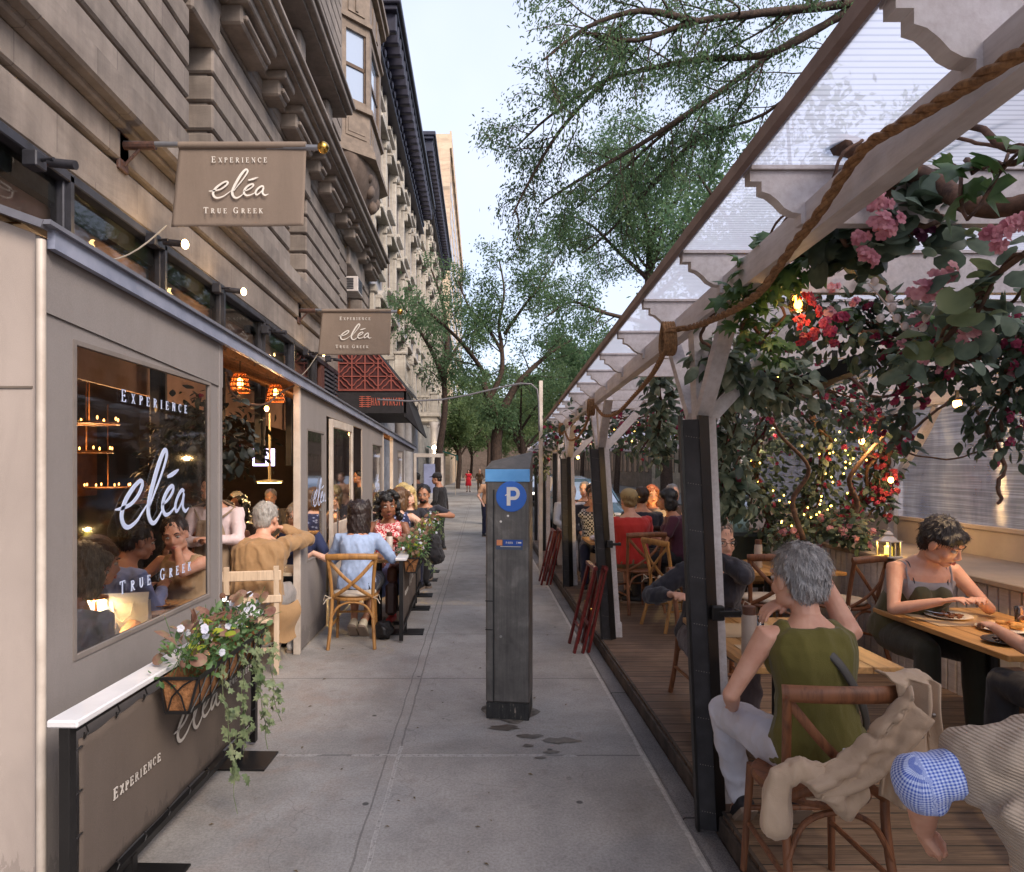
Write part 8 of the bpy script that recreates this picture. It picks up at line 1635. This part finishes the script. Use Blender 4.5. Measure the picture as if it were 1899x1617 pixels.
plate("white plate with browned meat nearest the woman in the olive dress", 2.93, 4.28, TZ, .13, food=[(meat, 46, .075, .013, 0, 0)]); plate("white plate heaped with pita wedges", 3.02, 3.94, TZ, .14, food=[(bread, 16, .07, .03, .03, 0)]); plate("oval black platter with grilled meat and salad", 2.86, 3.66, TZ, .12, mat("black_platter", C((40, 38, 40)), rough=.4), [(sauce, 12, .035, .018, -.06, 0), (salad, 26, .04, .011, .03, 0), (cream, 12, .03, .012, .06, .01)], "platter", 1.35); plate("small side plate at the right edge", 3.12, 3.58, TZ, .08, food=[(cream, 6, .03, .012, 0, 0)])
tumbler("amber drink in a tumbler at the right edge of the table", 3.26, 4.12, TZ, .036, .10, False); t = thing("candle_glass", "yellow glowing candle glass at the right edge of the table", "candle", loc=(3.30, 3.98, TZ)); m = MB(); m.lathe([(.035, 0), (.04, .09), (.036, .09), (.03, .01), (0, .01)], (0, 0, 0), 18, closed=True); m.build("jar", glassy("yellow_glass", (1, .85, .3), .04, .08), t, smooth='all'); m = MB(); m.lathe([(.028, .01), (.028, .05), (0, .05)], (0, 0, 0), 14); m.build("wax", emit("candle_wax_glow", (1.0, .78, .12), 2.2), t); lamp("flame", (0, 0, .07), 2.2, (1, .62, .22), .012, t)
m = MB(); m.tube([(2.80, 4.35, TZ + .04), (2.86, 4.30, TZ + .028), (2.92, 4.27, TZ + .024)], .003, 5); m.box(2.90, 2.95, 4.262, 4.276, TZ + .02, TZ + .024); tag(m.build("fork", mat("steel", (.5, .5, .5), rough=.25, metal=1)), "fork held over the plate of browned meat", "fork")
paper("placemat", "paper placemat under the olive dress woman's forearms", "placemat", [(2.72, 4.05), (3.15, 4.05), (3.15, 4.45), (2.72, 4.45)], TZ + .0, M_MENU)
# middle table
bottle("slim beige bottle on the set middle table", 2.62, 6.45, TZ, mat("putty_ceramic", C((176, 160, 148)), rough=.5), .26)
for i, (x, y) in enumerate(((2.32, 6.62), (2.95, 6.7), (3.15, 6.35), (2.8, 6.35))): tumbler(("short glass at the left end of the middle table", "clear glass behind the beige bottle", "glass at the far right of the middle table", "copper coloured cup beside the beige bottle")[i], x, y, TZ, .034, .09, False)
for i, (x, y) in enumerate(((2.42, 6.4), (3.08, 6.5), (2.45, 6.8))): plate(("white plate and napkin at the left of the middle table", "white plate at the right of the middle table", "white plate on the far side of the middle table")[i], x, y, TZ, .12)
for i, (x, y, z) in enumerate(((2.55, 9.6, TZ), (2.65, 9.8, TZ), (1.75, 9.0, TZ))):
    t = thing("candle_glass", ("candle on the far table in front of the red haired woman", "second candle on the far table, taller", "candle beside the white napkins")[i], "candle", loc=(x, y, z)); m = MB(); m.lathe([(.03, 0), (.034, .1), (0, .1)], (0, 0, 0), 12); m.build("wax", emit("candle_wax_glow", (1.0, .78, .12), 2.2), t); lamp("flame", (0, 0, .13), 2.5, (1, .66, .25), .02, t)
m = MB(); rn = random.Random(5)
for k in range(7): m.ell((1.52 + rn.gauss(0, .05), 8.85 + rn.gauss(0, .06), TZ + .04), (.07, .06, .035), None, 8, 5)
tag(m.build("napkins", mat("white_napkin", C((206, 200, 214))), smooth='all'), "crumpled white napkins on the table behind the folding stand", "napkins")
# left tables
bottle("white water bottle with brown stopper on the women's outdoor table", -1.02, 7.6, .765, mat("white_glaze", C((222, 210, 200)), rough=.35), .27); tumbler("small glass beside the white bottle on the outdoor table", -.95, 7.75, .765, .03, .09, False)
paper("menu_board", "brown menu lying on the outdoor table", "menu", [(-1.3, 7.5), (-1.1, 7.42), (-1.05, 7.62), (-1.25, 7.7)], .766, mat("brown_menu", C((150, 110, 84))))
t = thing("paper_bag", "white paper carrier bag with twisted handles behind the near window", "paper bag", loc=(-1.94, 3.72, .76), rz=R(18)); m = MB(); m.add([(-.13, -.07, 0), (.13, -.07, 0), (.13, .07, 0), (-.13, .07, 0), (-.12, -.05, .26), (.12, -.05, .26), (.12, .05, .26), (-.12, .05, .26)], [(0, 1, 5, 4), (1, 2, 6, 5), (2, 3, 7, 6), (3, 0, 4, 7), (0, 3, 2, 1)]); m.prism([(-.12, -.05, .26), (.12, -.05, .26), (.12, -.005, .31), (-.12, -.005, .31)], (0, .004, 0)); m.build("bag_body", mat("white_paper", C((232, 226, 218)), rough=.6), t)
m = MB(); m.tube([(-.05, -.045, .27), (-.04, -.075, .20), (0, -.085, .17), (.04, -.075, .20), (.05, -.045, .27)], .004, 6); m.build("handle", mat("white_paper", C((232, 226, 218))), t)
t = thing("table_lamp", "copper table lamp with a flat disc shade behind the near window", "table lamp", loc=(-2.02, 3.58, .76)); m = MB(); m.lathe([(.035, 0), (.035, .05), (.007, .055), (.007, .3), (.06, .305), (.06, .318), (0, .32)], (0, 0, 0), 20); m.build("stand", mat("copper", C((184, 116, 84)), rough=.35, metal=.8), t, smooth=True); m = MB(); m.lathe([(.05, .302), (0, .302)], (0, 0, 0), 16); m.build("led_disc", emit("disc_glow", (1, .85, .5), 8), t); lamp("glow", (0, 0, .28), .8, (1, .8, .55), .03, t)
for i, (x, y) in enumerate(((-2.3, 4.85), (-2.5, 4.95))): plate(("wooden tray of mezze on the inner table", "second wooden tray behind it")[i], x, y, .77, .11, bread, [(bread, 10, .06, .02, 0, 0)], "serving_tray", 1.3)
m_ = thing("inner_candle_lamp", "small glowing copper lamp on the inner table", "table lamp", loc=(-2.45, 4.75, .765)); q = MB(); q.lathe([(.03, 0), (.006, .01), (.006, .2), (.03, .205), (0, .22)], (0, 0, 0), 14); q.build("stand", mat("copper", C((184, 116, 84))), m_); q = MB(); q.ell((0, 0, .19), (.012, .012, .014), None, 8, 6); q.build("bulb", M_GLOW, m_); lamp("glow", (0, -.03, .17), 4, (1, .6, .26), .02, m_)
t = thing("ice_bucket", "polished steel ice bucket beside the pale ladder back chair", "ice bucket", loc=(-1.92, 5.15, 0)); m = MB(); m.lathe([(.085, .52), (.115, .76), (.12, .77), (.112, .76), (.08, .53), (0, .53)], (0, 0, 0), 26); m.build("bucket", mat("polished_steel", (.62, .62, .64), rough=.08, metal=1), t, smooth='all'); m = MB(); m.tube([(0, 0, 0), (0, 0, .5)], .016, 8); m.lathe([(.15, 0), (.14, .012), (.02, .02)], (0, 0, 0), 20); m.tube([(.1 * math.cos(q), .1 * math.sin(q), .56) for q in [k * .35 for k in range(19)]], .005, 5); m.build("stand", mat("steel", (.5, .5, .5)), t, smooth=True)
# red folding tray stands
def stand(label, x, y, s=1.0, rz=0):
    w = wood("mahogany_stand", C((104, 28, 26)), C((62, 16, 18)), 2, 3, .4); t = thing("folding_tray_stand", label, "folding stand", "red folding tray stands", loc=(x, y, 0), rz=R(rz))
    for (a, b, c, d) in ((-.10, -.16, .0, .16), (-.02, -.16, .11, .10)):
        for yy in (0, .40):
            m = MB(); m.bar((a, yy * .9, 0), (a + .20 * s, yy * .9 + .04, .80 * s), .035, .022); m.bar((a + .055, yy * .9 + .02, 0), (a + .235 * s, yy * .9 + .06, .80 * s), .035, .022) if a > -.05 else None; m.build("leg", w, t)
    m = MB(); m.bar((.10, -.02, .80 * s), (.10, .46, .80 * s), .04, .03); m.bar((.20, -.02, .80 * s), (.20, .46, .80 * s), .04, .03); m.build("top_bar", w, t); m = MB(); m.bar((-.04, 0, .22), (-.04, .37, .22), .02, .03); m.bar((.05, 0, .25), (.05, .37, .25), .02, .03); m.build("cross_bar", w, t)
    m = MB(); [m.ell((.06, yy, .42), (.012, .006, .012), None, 8, 5) for yy in (-.012, .37)]; m.build("pivot", mat("brass", C((214, 168, 84)), rough=.22, metal=1), t)
stand("dark red folding tray stand leaning on the kerb before the second post", .98, 6.45); stand("farther dark red folding tray stand by the third post", 1.0, 10.2)
# bags
m = MB(); m.ell((-.60, 8.9, .70), (.09, .15, .19)); m.ell((-.58, 8.88, .62), (.11, .17, .12)); me = remesh(m, .015, 3); displace(me, .008, 8); t = thing("black_rucksack", "black rucksack hanging behind the second flower box", "bag"); mesh_obj(me, "bag_body", blk, t); m = MB(); m.tube([(-.6, 8.8, .84), (-.72, 8.88, .92), (-.6, 9.0, .84)], .010, 6); m.build("strap", blk, t)
m = MB(); m.box(-1.02, -.9, 7.25, 7.45, .18, .52, .03); tag(m.build("handbag", mat("dark_brown_leather", C((62, 40, 34)), rough=.5)), "dark brown handbag standing under the women's outdoor table", "handbag")
m = MB(); m.ell((-1.0, 7.02, .09), (.10, .13, .09)); me = remesh(m, .012, 2); displace(me, .01, 9); t = thing("small_black_bag", "crumpled little black bag on the pavement by the chair leg", "bag"); mesh_obj(me, "bag_body", mat("black_nylon", C((30, 28, 30)), rough=.5), t)
# cars across the shed
def car(label, x, y, c, rz=0):
    t = thing("parked_car", label, "car", "parked cars beyond the dining shed", loc=(x, y, -.16), rz=R(rz)); mc = mat("car_paint_%d" % int(c[0]), C(c), C(tuple(v * .96 for v in c)), 2, .25, .3)
    rings = []
    for (yy, z0, z1, w) in ((-2.25, .45, .62, .72), (-2.1, .28, .78, .86), (-1.2, .25, .95, .90), (-.6, .25, 1.0, .91), (1.2, .25, 1.02, .91), (2.0, .28, 1.0, .87), (2.3, .45, .85, .74)): rings.append([(w * sx, yy, z) for sx, z in ((-.92, z0), (.92, z0), (1, z0 + .15), (1, (z0 + z1) / 2), (.94, z1 - .04), (.8, z1), (-.8, z1), (-.94, z1 - .04), (-1, (z0 + z1) / 2), (-1, z0 + .15))])
    m = MB(); m.loft(rings); m.build("body", mc, t, smooth=True); r2 = []
    for (yy, z1, w) in ((-1.25, .95, .80), (-.45, 1.5, .64), (.9, 1.55, .66), (1.9, 1.02, .80)): r2.append([(-w, yy, z1), (w, yy, z1), (w + (.14 if z1 > 1.2 else 0), yy, .93), (-w - (.14 if z1 > 1.2 else 0), yy, .93)])
    m = MB(); m.loft(r2); m.build("cabin_glass", M_PANE_B, t, smooth=True); m = MB(); m.prism([(-.62, -.42, 1.5), (.62, -.42, 1.5), (.64, .9, 1.55), (-.64, .9, 1.55)], (0, 0, .03)); [m.bar((sx * .64, -.45, 1.5), (sx * .84, -1.22, .97), .05, .05) for sx in (-1, 1)]; m.build("roof", mc, t)
    for sx in (-1, 1):
        for yy in (-1.4, 1.4): m = MB(); m.tube([(sx * .78, yy, .32), (sx * .93, yy, .32)], .32, 20); w_ = m.build("wheel", M_BLK, t, smooth=True); m = MB(); m.tube([(sx * .925, yy, .32), (sx * .94, yy, .32)], .2, 16); m.build("rim", mat("steel", (.5, .5, .5)), w_)
        m = MB(); m.ell((sx * .6, -2.2, .64), (.16, .06, .08)); m.build("headlight", emit("headlight", (1, .95, .85), 1.2) if y > 30 else M_WPOST, t, smooth='all')
    m = MB(); m.box(-.35, .35, -2.28, -2.2, .42, .6, .01); m.build("grille", M_BLK, t); return t
car("teal tinted parked car seen between the third and second posts", 3.05, 20.5, (96, 120, 134)); car("silver car behind the teal one, mostly hidden", 3.6, 28, (170, 172, 178)); car("dark parked car farther down past the shed end", 3.2, 36, (50, 54, 62)); car("pale van like car beyond the tent wall", 8.5, 24, (200, 204, 212))
# street furniture in the distance
t = thing("green_awning", "small green awning with teal corner far down on the left", "awning"); m = MB(); m.prism([(-3.5, 44, 3.2), (-1.6, 44, 2.6), (-1.6, 47, 2.6), (-3.5, 47, 3.2)], (0, 0, -.08)); m.prism([(-1.6, 44, 2.6), (-1.6, 47, 2.6), (-1.6, 47, 2.25), (-1.6, 44, 2.25)], (.03, 0, 0)); m.build("canopy", mat("teal_canvas", C((40, 110, 100)), rough=.8), t); m = MB(); m.tube([(-1.65, 44.1, 0), (-1.65, 44.1, 2.6)], .03, 6); m.build("pole", M_WPOST, t)
t = thing("tree_guard", "dark tree guard and planter barrel at the foot of the left tree", "tree guard"); m = MB(); m.lathe([(.28, 0), (.34, .3), (.32, .6), (.3, .62), (0, .6)], (-1.5, 24.5, 0), 14); m.build("barrel", mat("dark_barrel", C((52, 38, 34)), rough=.7), t, smooth=True)
t = thing("wall_lantern", "twin lit wall lantern beside the white columns", "wall lamp"); m = MB(); m.ell((-2.3, 33.5, 2.75), (.1, .1, .12)); m.ell((-2.25, 33.6, 2.45), (.1, .1, .12)); m.build("globe", emit("lantern_globe", (1, .8, .45), 10), t, smooth='all')
